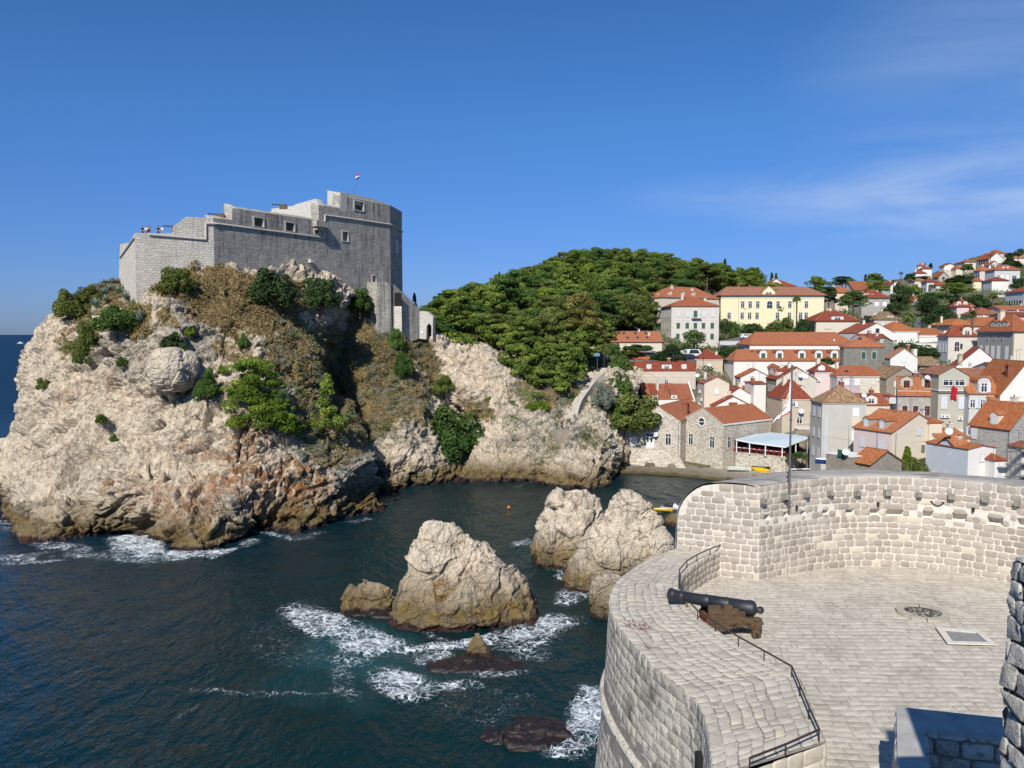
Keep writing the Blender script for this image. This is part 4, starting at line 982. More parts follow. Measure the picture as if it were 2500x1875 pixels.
# ------------------------------------------------------------------ railing
def build_rail():
 feet=[(668,515),(597,541),(530,572),(478,605),(440,650),(436,715),(477,808),(533,870),(625,933),(743,1008),(875,1083),(1017,1165),(1058,1265),(1105,1383),(1157,1500),(985,1578),(800,1652)]
 t=thing('railing','thin dark iron railing along the inner edge of the low parapet','railing',(5.5,22,ZP));off=Vector(t.location);mt=plain('brown_painted_iron',(.045,.028,.026),.45,.4)
 pts=[G(*QQ(x,y),ZP)-off for x,y in feet];m=MB();h=Vector((0,0,.26))
 for a,b in zip(pts,pts[1:]):m.tube(a+h,b+h,.022,.022,mt,6);
 m.obj('rail',t)
 for p in pts:
  m=MB();m.tube(p-Vector((0,0,.04)),p+h,.016,.016,mt,6);m.obj('post',t)
build_rail()
# ------------------------------------------------------------------ cannon
def build_cannon():
 mz=G(*QQ(385,738),21.26);br=W(*QQ(872,824),23.25)
 ax=(br-mz);L=ax.length;ax.normalize()
 t=thing('cannon','long black iron cannon on a stepped wooden ship carriage beside the railing','cannon',(7.0,22.1,ZF))
 off=Vector(t.location);iron=NT('cast_iron',.5,.45);co=iron.coord('Object');n=iron.noise(co,9,5,.7);iron.color(iron.ramp(n,[(.3,(.012,.014,.018)),(.65,(.028,.031,.038)),(.85,(.06,.055,.05))]));iron.bump(iron.noise(co,30,4),.4,.01)
 wood=NT('old_oak',.85,.2);co=wood.coord('Object',(1.5,8,8));n=wood.noise(co,2.2,6,.7,.4);wood.color(wood.ramp(n,[(.3,(.045,.028,.016)),(.55,(.115,.075,.042)),(.8,(.20,.145,.09))]));wood.bump(n,.5,.02)
 prof=[(.0,0.04),(.055,0.04),(.06,0),(.118,0),(.135,.03),(.14,.07),(.125,.14),(.112,.24),(.110,.3),(.118,.31),(.118,.33),(.112,.34),(.125,.9),(.132,1.0),(.142,1.01),(.142,1.05),(.134,1.06),(.147,1.55),(.156,1.56),(.156,1.6),(.150,1.61),(.166,2.2),(.178,2.21),(.182,2.28),(.178,2.33),(.15,2.38),(.08,2.41),(.045,2.43),(.045,2.47),(.075,2.51),(.085,2.56),(.075,2.61),(.04,2.645),(.0,2.65)]
 sc=L/2.65;V,Q=lathe([(r*sc*1.22,h*sc) for r,h in prof],40,None);me=mesh_np('barrel',V,Q,iron.m,True);o=link('barrel',me,t,mz-off);o.rotation_euler=ax.to_track_quat('Z','Y').to_euler()
 side=Vector((0,0,1)).cross(ax).normalized();hor=Vector((ax.x,ax.y,0)).normalized();sd=Vector((hor.y,-hor.x,0));sd=sd if sd.y<0 else -sd   # sd towards camera
 tr=mz+ax*(1.38*sc);m=MB();m.tube(tr-sd*.36-off,tr+sd*.36-off,.055,.055,iron.m,12);m.obj('trunnion',t)
 # carriage cheeks, stepped
 base=Vector((tr.x,tr.y,ZF));zt=tr.z-ZF
 pr=[(-.42,zt+.03),(.30,zt+.03),(.30,zt-.07),(.50,zt-.09),(.50,zt-.17),(.70,zt-.19),(.70,zt-.36),(1.14,zt-.37),(1.22,zt-.40),(1.22,.22),(.85,.24),(.60,.31),(.38,.31),(.05,.20),(-.42,.20)]
 for s in (-1,1):
  m=MB();P=[base+hor*a+Vector((0,0,b))+sd*s*.25-off for a,b in pr];m.prism(P,wood.m,sd*s*.10);o=m.obj('cheek',t);fix_normals(o)
  m=MB()
  for a,b in ((-.25,.55),(.35,.42),(.75,.42),(1.0,.35),(1.0,.48),(.25,.36)):
   p=base+hor*a+Vector((0,0,b))+sd*s*.345-off;m.tube(p,p+sd*s*.03,.022,.02,iron.m,8)
  for a,b in ((.38,.38),(.82,.40)):
   c0=base+hor*a+Vector((0,0,b))+sd*s*.37-off
   for k in range(12):
    q=[c0+hor*.05*math.cos(x)+Vector((0,0,.05*math.sin(x)-.04)) for x in (k*math.pi/6,(k+1)*math.pi/6)];m.tube(q[0],q[1],.011,.011,iron.m,5)
  m.obj('iron_ring',t)
 m=MB();c=base+hor*.30+Vector((0,0,.30))-off;m.obox(c,hor*.75,sd*.24,Vector((0,0,.06)),wood.m)
 c=base+hor*(-.42)+Vector((0,0,.42))-off;m.obox(c,hor*.05,sd*.35,Vector((0,0,.24)),plain('rusty_red_board',(.17,.06,.03)));m.obj('transom',t)
 m=MB();c=base+hor*1.05+Vector((0,0,zt-.30))-off;m.obox(c,hor*.30,sd*.13,Vector((0,0,.02))+hor*.01,wood.m);m.obj('quoin',t)
 for a,r in ((-.25,.15),(1.0,.135)):
  m=MB();c=base+hor*a+Vector((0,0,r))-off;m.obox(c+Vector((0,0,.05)),hor*.07,sd*.42,Vector((0,0,.07)),wood.m);m.obj('axle',t)
  for s in (-1,1):
   m=MB();p=c+sd*s*.40;m.tube(p,p+sd*s*.11,r,r,wood.m,24);m.tube(p+sd*s*.11,p+sd*s*.17,.035,.035,iron.m,10);m.obj('truck_wheel',t)
build_cannon()
# ------------------------------------------------------------------ flagpole and banner
def build_banner():
 u,v=wallhit(*QQ(983,245));x,y=pw.at(u,-bat_*v+.17) if False else pw.at(u,-.06*v+.19);zt=None
 A=Vector((x,y,ZF+0));top=hit(A,A+Vector((1,0,0)),1917,893);bot=hit(A,A+Vector((1,0,0)),1916,1246)
 t=thing('flagpole','tall dark metal flagpole strapped to the high wall with a white crested banner','flagpole',(x,y,bot.z));off=Vector(t.location)
 gm=plain('pole_grey_paint',(.11,.105,.105),.45,.5);m=MB();h=top.z-bot.z;m.tube((0,0,0),(0,0,h*.40),.045,.04,gm,12);m.tube((0,0,h*.40),(0,0,h),.037,.033,gm,12);m.tube((0,0,h),(0,0,h+.03),.045,.045,gm,12)
 for f_ in (.25,.40,.63):m.tube((0,0,h*f_-.03),(0,0,h*f_+.03),.052,.052,gm,12)
 m.obj('pole',t)
 m=MB();
 for f_ in (.10,.22,.33):m.box(-.035,0,h*f_*1.0-.03,.035,.22,h*f_+.03,gm)
 m.box(-.08,-.05,h*.05,.08,.2,h*.05+.05,gm);m.obj('bracket',t)
 # banner hangs folded along the pole and blows down-left
 wh=NT('banner_white',.8,.1);wh.color((.80,.78,.80));wh.b.inputs['Transmission Weight'].default_value=0
 rd=plain('banner_red',(.42,.015,.045),.8,.1,var=.05);ye=plain('banner_gold',(.62,.42,.06),.8,.1,var=.05);gy=plain('banner_grey',(.22,.22,.27),.8,.1,var=.05)
 NU,NVv=26,40;mb=MB();hz=h-0.03
 def fp(a,b):        # a 0 at hoist .. 1 at fly, b 0 top .. 1 bottom
  # image outline: top at pole, lower hoist at 1.32 m below, tail 2.05 m below and .73 m left
  hoist=Vector((-.04,0,-.40-1.27*b));L_=Vector((-.62*a,0,-(.95+.25*b)*a*1.35))
  fold=.07*math.sin(a*15+b*3)*(.3+a);x_=-.10*math.sin(b*math.pi)*a
  p=hoist*1.0;p=Vector((p.x,0,p.z))+Vector((-(.22+.55*b)*a*(1.05),0,-(1.35-.95*b*1.0)*a*1.0-.1*a*b))
  return Vector((p.x,fold-.05,hz+p.z))
 for i in range(NU):
  for j in range(NVv):
   a0,a1,b0,b1=i/NU,(i+1)/NU,j/NVv,(j+1)/NVv;a,b=(a0+a1)/2,(b0+b1)/2
   mt=wh.m
   if b<.03 or b>.955 or a>.955:mt=rd
   d=math.hypot((a-.5)/.30,(b-.46)/.26)
   if .72<d<1.0:mt=ye
   elif d<.72:mt=ye if (abs(a-.5)<.05 or (abs(b-.5)<.06)) else wh.m
   elif d<1.0:mt=wh.m
   if .30<a<.70 and .06<b<.13:mt=gy
   mb.poly([fp(a0,b0),fp(a1,b0),fp(a1,b1),fp(a0,b1)],mt)
 mb.obj('banner',t)
 # gull-like white rag and halyard
 m=MB();m.tube((-.03,-.03,h*.12),(-.04,-.03,h-.4),.006,.006,M_STEEL,4);m.obj('halyard',t)
bat_=.06
build_banner()
# ------------------------------------------------------------------ near low enclosure and wall end, bottom right
def rough_block(name,P0,dirv,length,thick,z0,z1,course,label=None,cat=None,rs=None,par=None,mat=None,cap=True):
 """free-standing rough wall: dirv runs along, faces on all four sides built of stones"""
 rs=rs or np.random.RandomState(8);d=Vector(dirv).normalized();n=Vector((d.y,-d.x,0));off=Vector(P0);mat=mat or M_ROUGH;P0=Vector((0,0,0)) if par is None else Vector(P0)
 parts=[]
 ve=[z0]
 while ve[-1]<z1-.1:ve.append(min(z1,ve[-1]+rs.uniform(course*.75,course*1.25)))
 faces=[(P0,d,n,length),(P0+d*length,-n,d,thick),(P0+d*length-n*thick,-d,-n,length),(P0-n*thick,n,-d,thick)]
 for o,a,nn,L in faces:
  def sf(u,v,w,o=o,a=a,nn=nn):
   r=.03*fbm(np.stack([u*4,v*4,v*0+o.x+o.y],-1),3)
   return o.x+a.x*u+nn.x*(w+r),o.y+a.y*u+nn.y*(w+r),v-(off.z if par is None else 0)
  rc=stone_rows(ve,0,L,course*1.0,course*2.2,rs);rc_j=masonry(rc,sf,.03,.07,rs,.05,.02,.10);parts.append(rc_j)
 V,Q,C=join_np(parts);return V,Q,C,(P0,d,n,length,thick,z0,z1)
def near_wall(px,py,Yd):
 rs=np.random.RandomState(21);c=W(2452,1385,7.0);z1=c.z
 P0=Vector((c.x+.26,3.0,0));t=thing('stone_wall','rough weathered stone wall end at the right edge with rusty plants','wall',(P0.x,P0.y,17));
 parts=[];ve=[-1.0];H=z1-17
 while ve[-1]<H-.05:ve.append(min(H,ve[-1]+rs.uniform(.15,.25)))
 ys=4.3
 def sf(u,v,w):
  r=.05*fbm(np.stack([u*3,v*3,v*0],-1),4);return -(w*1.0+r)-.05*(H-v)*.35,u,v
 rc=stone_rows(ve,0,ys,.22,.55,rs);parts.append(masonry(rc,sf,.014,.022,rs,.025,.03,.07))
 def sf2(u,v,w):
  r=.04*fbm(np.stack([u*3,v*3,v*0+5],-1),4);return u-.05*(H-v)*.35,ys+w+r,v
 rc=stone_rows(ve,0,3,.3,.6,rs);V2,Q2,C2=masonry(rc,sf2,.02,.030,rs,.03,.03,.08);parts.append((V2,Q2[:,::-1],C2))
 def sf3(u,v,w):return u,v,H+w+.015*fbm(np.stack([u*5,v*5,v*0],-1),3)
 rc=stone_rows(list(np.arange(0,ys+.1,.33)),0,3,.3,.7,rs);parts.append(masonry(rc,sf3,.015,.03,rs,.04,.02,.05))
 V,Q,C=join_np(parts);link('stonework',mesh_np('stonework',V,Q,M_ROUGH,False,col=C),t)
 m=MB();m.box(.06,0,-1,3,ys-.02,H-.01,M_BEDJ);m.obj('core',t)
 # the wall steps up behind, out of frame to the right; its shadow falls across the enclosure
 m=MB();m.box(4.93-P0.x,.1,H-.5,8.5-P0.x,3.5,29.6-17,M_ROUGH);m.obj('upper_wall',t)
 return t
near_wall(0,0,0)
def near_enclosure():
 z1=21.7;rs=np.random.RandomState(31);o=[G(*QQ(x,y),z1) for x,y in ((1562,1322),(2125,1382))]
 c=o[0];t=thing('stone_enclosure','low thick walled stone pit beside the terrace partly in blue shade','enclosure',(c.x,c.y,ZF));off=Vector(t.location)
 A=Vector((0,0,0));dL=Vector((-.48,-1,0)).normalized();dR=(Vector((o[1].x,o[1].y,0))-Vector((c.x,c.y,0))).normalized();H=z1-ZF;th=.9;parts=[]
 def face(o_,d,L,flip,z0=-.6):
  n=Vector((d.y,-d.x,0));
  if flip:n=-n
  ve=[z0]
  while ve[-1]<H-.08:ve.append(min(H-.03,ve[-1]+rs.uniform(.22,.34)))
  def sf(u,v,w):r=.03*fbm(np.stack([u*3,v*3,v*0+o_.x*3],-1),3);return o_.x+d.x*u+n.x*(w+r),o_.y+d.y*u+n.y*(w+r),v
  rc=stone_rows(ve,0,L,.28,.6,rs);V,Q,C=masonry(rc,sf,.03,.04,rs,.05,.02,.06)
  if not flip:pass
  parts.append((V,Q,C))
 nL=Vector((-dL.y,dL.x,0));nL=nL if nL.x>0 else -nL;nR=Vector((0,-1,0))-dR*Vector((0,-1,0)).dot(dR);nR.normalize()
 face(A,dL,5,dL.y>0 or Vector((dL.y,-dL.x,0)).x>0);face(A,dR,5,Vector((dR.y,-dR.x,0)).y<0)
 iA=A+nL*.45+dL*.78;face(iA,dL,5,Vector((dL.y,-dL.x,0)).x<0,-1.6);face(iA,dR,5,Vector((dR.y,-dR.x,0)).y>0,-1.6)
 V,Q,C=join_np(parts);link('stonework',mesh_np('stonework',V,Q,M_ROUGH,False,col=C),t)
 cap=plain('smooth_cement_cap',(.40,.385,.36),.9,.15,var=.18,sc=2.2,coord='World',bump=.4,bsc=18);m=MB()
 oc=A-nL*.02-nR*.02 ;e1=A+dL*5;e2=A+dR*5
 m.prism([(oc.x,oc.y,H-.06),(e2.x,e2.y+.02,H-.06),(iA+dR*5).to_tuple()[:2]+(H-.06,),iA.to_tuple()[:2]+(H-.06,)],cap,(0,0,.07))
 m.prism([(oc.x,oc.y,H-.06),iA.to_tuple()[:2]+(H-.06,),(iA+dL*5).to_tuple()[:2]+(H-.06,),(e1.x,e1.y,H-.06)],cap,(0,0,.07));ob=m.obj('coping',t);fix_normals(ob)
 m=MB();q=[A+nL*.07+dL*.1-nR*.0+dR*.02,A+dR*5+nR*.08,iA+dR*5-nR*.08,iA-nL*.07,iA+dL*5-nL*.07,A+dL*5+nL*.07]
 m.prism([(p.x,p.y,-1.8) for p in q],M_JOINT,(0,0,H+1.74));ob=m.obj('core',t);fix_normals(ob)
 m=MB();m.poly([(-3,-5,-1.7),(6,-5,-1.7),(6,1,-1.7),(-0.5,.0,-1.7)],M_JOINT);m.obj('pit_floor',t)
near_enclosure()
# ------------------------------------------------------------------ ground under town and wood
GC=[W(*p) for p in [
 (1040,830,196),(1100,805,204),(1200,840,207),(1080,815,194),(1155,835,192),(1262,866,196),(1370,905,190),(1475,905,186.5),(1535,895,192),(1570,900,194),(1550,950,184),
 (1040,800,225),(1120,770,240),(1200,740,262),(1300,705,290),(1400,680,310),(1500,665,325),(1600,672,325),(1700,688,325),(1850,712,340),(1950,730,370),
 (1200,790,230),(1300,800,232),(1400,815,228),(1450,850,215),(1550,810,252),(1500,760,280),(1400,750,270),(1650,745,300),
 (1560,822,285),(1640,825,250),(1800,800,300),(1990,800,300),(1700,855,245),(1850,830,262),(1600,880,222),(1700,900,212),(1800,890,222),
 (1480,872,213),(1560,920,203),(1640,930,197),(1580,990,181),(1620,1040,171),(1540,1000,182),
 (1700,1130,163),(1850,1130,158),(1950,1110,156),(2020,1110,152),(2020,1135,142),(2100,1150,138),(2200,1165,135),(2300,1200,130),(2450,1200,132),(1800,1145,160),
 (1700,1000,190),(1760,960,197),(1850,1040,176),(1950,1040,172),(1900,970,196),(1980,930,206),(2000,900,214),(2080,960,192),(2200,1000,178),(2200,900,206),(2300,1000,172),(2400,950,188),(2480,1040,160),(2600,1150,130),
 (2000,830,260),(2120,830,248),(2250,835,240),(2380,830,236),(2480,850,225),(1900,812,290),(2080,790,315),
 (2030,765,350),(2150,748,370),(2220,800,300),(2300,782,310),(2400,770,330),(2250,700,440),(2350,712,410),(2440,725,380),(2500,745,345),(2190,725,420),
 (2235,675,520),(2300,668,540),(2350,650,540),(2400,640,540),(2450,625,560),(2500,612,580),(2600,605,600),(2700,600,620),(2700,700,400),(2700,850,240),(2700,1050,160),
 (2100,742,450),(2000,745,430),(2200,700,560),(2450,600,680),(2300,655,650),(2050,745,550)]]
GC += [Vector((-25,230,24)),Vector((-10,300,25)),Vector((40,420,45)),Vector((150,450,45)),Vector((0,450,30)),Vector((90,700,40)),Vector((300,800,55)),Vector((500,800,55)),Vector((600,500,80)),Vector((400,250,45)),Vector((300,130,10)),Vector((-40,300,5)),Vector((-40,450,5)),Vector((0,800,10))]
GC=[p-Vector((0,0,7)) if p.y >= 430 else p for p in GC]
_gx=np.array([p.x for p in GC]);_gy=np.array([p.y for p in GC]);_gz=np.array([p.z for p in GC])
def ground(x,y):
 x=np.atleast_1d(np.asarray(x,float));y=np.atleast_1d(np.asarray(y,float));out=np.empty(x.shape);xf=x.ravel();yf=y.ravel();o=np.empty(xf.shape)
 for a in range(0,len(xf),4000):
  d2=(xf[a:a+4000,None]-_gx) ** 2+(yf[a:a+4000,None]-_gy) ** 2+4;w=d2 **-1.6;o[a:a+4000]=(w*_gz).sum(1)/w.sum(1)
 return o.reshape(x.shape)
def gz(x,y):return float(ground(x,y)[0])
def build_ground():
 xs=np.concatenate([np.arange(-30,150,1.5),np.arange(150,620,6)]);ys=np.concatenate([np.arange(133,330,1.5),np.arange(330,860,8)])
 X,Y=np.meshgrid(xs,ys,indexing='ij');Z=ground(X,Y)+.35*fbm(np.stack([X/6,Y/6,X*0],-1).reshape(-1,3),3).reshape(X.shape)
 # harbour shore: keep the sheet under water seaward of the coast line
 cx=np.array([-30,-14,-8,0,10,15.5,21,24,26,36,48,56,62,75,100,700]);cy=np.array([215,200,200,200,190,186,184,181,166.5,163.5,160.5,157,140,133,128,128])
 sh=np.interp(X,cx,cy);Z=np.where(Y<sh,-2.5,Z)
 Z=np.where((X<27) & (Y<sh+6),np.minimum(Z,Z-(sh+6-Y)),Z)
 Z=np.where((X>23) & (X<58),np.minimum(Z,1.5+np.maximum(0,Y-191)*2),Z)
 t=NT('dry_slope',.95,.1);co=t.coord('World');n=t.noise(co,.4,6,.7);t.color(t.ramp(n,[(.3,(.045,.05,.025)),(.5,(.13,.11,.07)),(.7,(.30,.27,.22))]));t.bump(t.noise(co,1.5,5),.6,.3)
 m=mesh_np('hillside',np.stack([X,Y,Z],-1).reshape(-1,3),grid_quads(len(xs),len(ys)),t.m,True);tag(link('hillside',m),kind='structure')
build_ground()
# ------------------------------------------------------------------ house materials
def plaster(name,c,stain=.3,rough=.9,dirtc=(.30,.27,.23)):
 t=NT(name,rough,.15);co=t.coord('World');uv=t.node('TexCoord').outputs['UV'];n=t.noise(co,.5,6,.7);n2=t.noise(co,3.5,5,.7)
 m=t.node('Mapping');t.lk(uv,m.inputs[0]);m.inputs['Scale'].default_value=(1,.12,1);s1=t.noise(m.outputs[0],1.4,5,.7)
 k=t.mix(t.mr(n,.35,.7,0,stain+.1),c,tuple(x*.8 for x in c));k=t.mix(t.mr(s1,.55,.75,0,stain),k,dirtc);k=t.mix(t.mr(n2,.55,.75,0,stain*.5),k,tuple(x*.7 for x in c))
 t.color(k);t.bump(n2,.15,.03);return t.m
def roof_tiles(name,stops,rough=.85,patch=.25,old=(.30,.25,.18)):
 """barrel tiles: uv x runs along the eave, uv y up the slope"""
 t=NT(name,rough,.2);uv=t.node('TexCoord').outputs['UV'];sp=t.node('SeparateXYZ');t.lk(uv,sp.inputs[0])
 b=t.node('TexBrick');b.offset=0.0;t.lk(uv,b.inputs[0]);b.inputs['Scale'].default_value=1;b.inputs['Brick Width'].default_value=.24;b.inputs['Row Height'].default_value=.38;b.inputs['Mortar Size'].default_value=0
 b.inputs['Color1'].default_value=(0,0,0,1);b.inputs['Color2'].default_value=(1,1,1,1);r=t.node('SeparateColor');t.lk(b.outputs[0],r.inputs[0])
 n=t.noise(uv,.35,5,.7);n2=t.noise(uv,2.0,4,.7)
 v=t.math('ADD',t.math('MULTIPLY',r.outputs[0],.42),t.math('MULTIPLY',n2,.58));c=t.ramp(v,stops)
 c=t.mix(t.mr(n,.45,.68,0,patch),c,old);ob_=t.rand();c=t.mix(t.mr(ob_,0,.5,.32,0),c,tuple(x*.55 for x in old));c=t.mix(t.mr(ob_,.5,1,0,.30),c,(.58,.30,.17));c=t.mix(t.mr(t.noise(uv,1.1,6,.8),.58,.72,0,.45),c,(.16,.09,.055))
 sx=t.math('SINE',t.math('MULTIPLY',sp.outputs[0],2*math.pi/.24));fy=t.math('FRACT',t.math('DIVIDE',sp.outputs[1],.38))
 c=t.mix(t.mr(sx,-.95,-.2,.55,0),c,(.10,.03,.018));t.color(c)
 t.bump(t.math('ADD',sx,t.math('MULTIPLY',fy,-.6)),.9,.05);return t.m
M_R1=roof_tiles('orange_red_tiles',[(.25,(.34,.085,.035)),(.5,(.46,.135,.055)),(.75,(.54,.19,.085))],patch=.12,old=(.42,.20,.12))
M_R2=roof_tiles('dark_red_tiles',[(.25,(.24,.05,.028)),(.5,(.34,.075,.038)),(.75,(.42,.11,.055))],patch=.15,old=(.30,.12,.08))
M_R3=roof_tiles('bright_orange_tiles',[(.25,(.42,.12,.04)),(.5,(.55,.18,.06)),(.75,(.62,.27,.11))],patch=.18,old=(.40,.16,.08))
M_R4=roof_tiles('old_mixed_tiles',[(.2,(.10,.07,.045)),(.42,(.26,.18,.10)),(.6,(.42,.31,.17)),(.8,(.50,.40,.26))],patch=.2,old=(.13,.11,.08))
M_R5=roof_tiles('faded_pink_tiles',[(.25,(.34,.13,.08)),(.5,(.45,.20,.12)),(.75,(.52,.28,.18))],patch=.3,old=(.40,.22,.15))
ROOFS=dict(o=M_R1,d=M_R2,b=M_R3,y=M_R4,p=M_R5)
PL=dict(white=plaster('white_plaster',(.74,.72,.67),.12),cream=plaster('cream_plaster',(.66,.59,.47),.2),beige=plaster('beige_plaster',(.58,.51,.41),.3),sand=plaster('sand_plaster',(.54,.46,.35),.55),
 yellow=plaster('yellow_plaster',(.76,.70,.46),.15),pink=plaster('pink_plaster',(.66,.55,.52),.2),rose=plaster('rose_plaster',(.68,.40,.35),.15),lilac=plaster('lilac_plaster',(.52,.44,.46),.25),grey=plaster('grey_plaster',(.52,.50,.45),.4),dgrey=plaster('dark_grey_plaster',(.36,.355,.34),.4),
 olive=plaster('olive_grey_plaster',(.47,.45,.37),.3),blue=plaster('pale_blue_shade_plaster',(.52,.55,.59),.15),lgrey=plaster('light_grey_plaster',(.55,.55,.53),.2),pale=plaster('stained_pale_plaster',(.62,.58,.49),.5))  # blue serves left facades as shade put into the plaster colour
PL['brick']=plaster('brick_red_render',(.26,.10,.065),.4)
PL['stone']=stone_wall_mat('grey_house_stone',(.36,.34,.31),(.52,.49,.44),(.24,.22,.20),bw=.55,bh=.26,streak=.15)
PL['palestone']=stone_wall_mat('pale_house_stone',(.58,.54,.48),(.70,.66,.58),(.48,.44,.39),bw=.6,bh=.3,streak=.1,blotch=.15)
PL['rubble']=stone_wall_mat('harbour_rubble_stone',(.38,.33,.26),(.80,.72,.60),(.24,.21,.17),bw=.52,bh=.30,streak=.0,mort=.035,bump=.9,warp=.09,blotch=.2)
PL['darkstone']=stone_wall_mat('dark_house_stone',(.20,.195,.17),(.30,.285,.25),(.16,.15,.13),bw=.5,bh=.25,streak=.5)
PL['brownstone']=stone_wall_mat('brown_rubble',(.26,.22,.17),(.42,.365,.29),(.30,.26,.21),bw=.4,bh=.22,streak=.2,warp=.1,blotch=.5)
M_TRIM=plaster('white_trim',(.72,.70,.66),.08);M_GLASS=plain('window_glass',(.03,.035,.045),.12,.6);M_WH=plain('white_joinery',(.76,.76,.75),.5,.3,var=.04)
M_LOUV=plain('grey_white_louvres',(.60,.63,.68),.6,.2,var=.08);M_GREEN=plain('green_shutter',(.03,.10,.075),.6);M_BROWN=plain('brown_shutter',(.085,.025,.02),.6);M_STONEF=plain('stone_frame',(.55,.51,.44),.85)
M_LEAD=plain('lead_gutter',(.16,.16,.16),.5,.4)
_wcache={}
def window_mesh(style,w,h):
 """unit window facing -y, origin at its centre on the wall plane. Parts: frame mesh, pane mesh, shutter mesh"""
 k=(style,round(w,2),round(h,2))
 if k in _wcache:return _wcache[k]
 fr=MB();pn=MB();shm=MB();W2,H2=w/2,h/2;f=.10
 fmat=M_STONEF
 fr.box(-W2-f,-.06,-H2-f,-W2,.02,H2+f,fmat);fr.box(W2,-.06,-H2-f,W2+f,.02,H2+f,fmat);fr.box(-W2,-.06,H2,W2,.02,H2+f,fmat);fr.box(-W2-f*.6,-.10,-H2-f,W2+f*.6,.02,-H2,fmat)
 if style in ('glass','open','dark'):
  pn.poly([(-W2,-.012,-H2),(W2,-.012,-H2),(W2,-.012,H2),(-W2,-.012,H2)],M_GLASS)
  if style != 'dark':
   for x in (-W2,-.05,W2-.10):fr.box(x,-.035,-H2,x+.10,-.014,H2,M_WH)
   for z in (-H2,H2*.35,H2-.09):fr.box(-W2+.10,-.030,z,W2-.10,-.014,z+.09,M_WH)
  if style=='open':
   for s in (-1,1):
    a=Vector((s*(W2+.02),-.07,0));b=a+Vector((s*W2*.8,-.18,0));shm.prism([a+Vector((0,0,-H2)),b+Vector((0,0,-H2)),b+Vector((0,0,H2)),a+Vector((0,0,H2))],M_LOUV,(0,-.04,0))
 else:
  sm=dict(shut=M_LOUV,white=M_WH,green=M_GREEN,brown=M_BROWN)[style]
  for s in (-1,1):
   x0,x1=(-W2,-.012) if s<0 else (.012,W2);shm.box(x0,-.05,-H2,x1,-.005,H2,sm)
   nl=7
   for q in range(nl):z=-H2+.08+(h-.16)*q/nl;shm.box(x0+.05,-.062,z,x1-.05,-.05,z+(h-.16)/nl*.6,sm)
 _wcache[k]=(fr.mesh('window_frame'),pn.mesh('pane') if pn.f else None,shm.mesh('shutter') if shm.f else None);return _wcache[k]
_arch={}
def arch_window_mesh(w,h,dark=True):
 m=MB();n=9;W2=w/2;pts=[(-W2,-h/2)]+[(W2*-math.cos(a),h/2-W2+W2*math.sin(a)) for a in np.linspace(0,math.pi,n)]+[(W2,-h/2)]
 m.poly([(x,-.02,z) for x,z in pts][::-1],M_GLASS)
 o=[(x*1.25,z if z<0 else z+.1) for x,z in pts]
 for (a,b),(c,d) in zip(zip(pts,pts[1:]),zip(o,o[1:])):m.prism([(a[0],.0,a[1]),(b[0],.0,b[1]),(d[0],.0,d[1]),(c[0],.0,c[1])],M_TRIM,(0,-.08,0))
 m.box(-.03,-.05,-h/2,.03,-.021,h/2,M_WH);m.box(-W2,-.05,-.03,-.03,-.021,.03,M_WH);m.box(.03,-.05,-.03,W2,-.021,.03,M_WH);return m.mesh('arched_window')
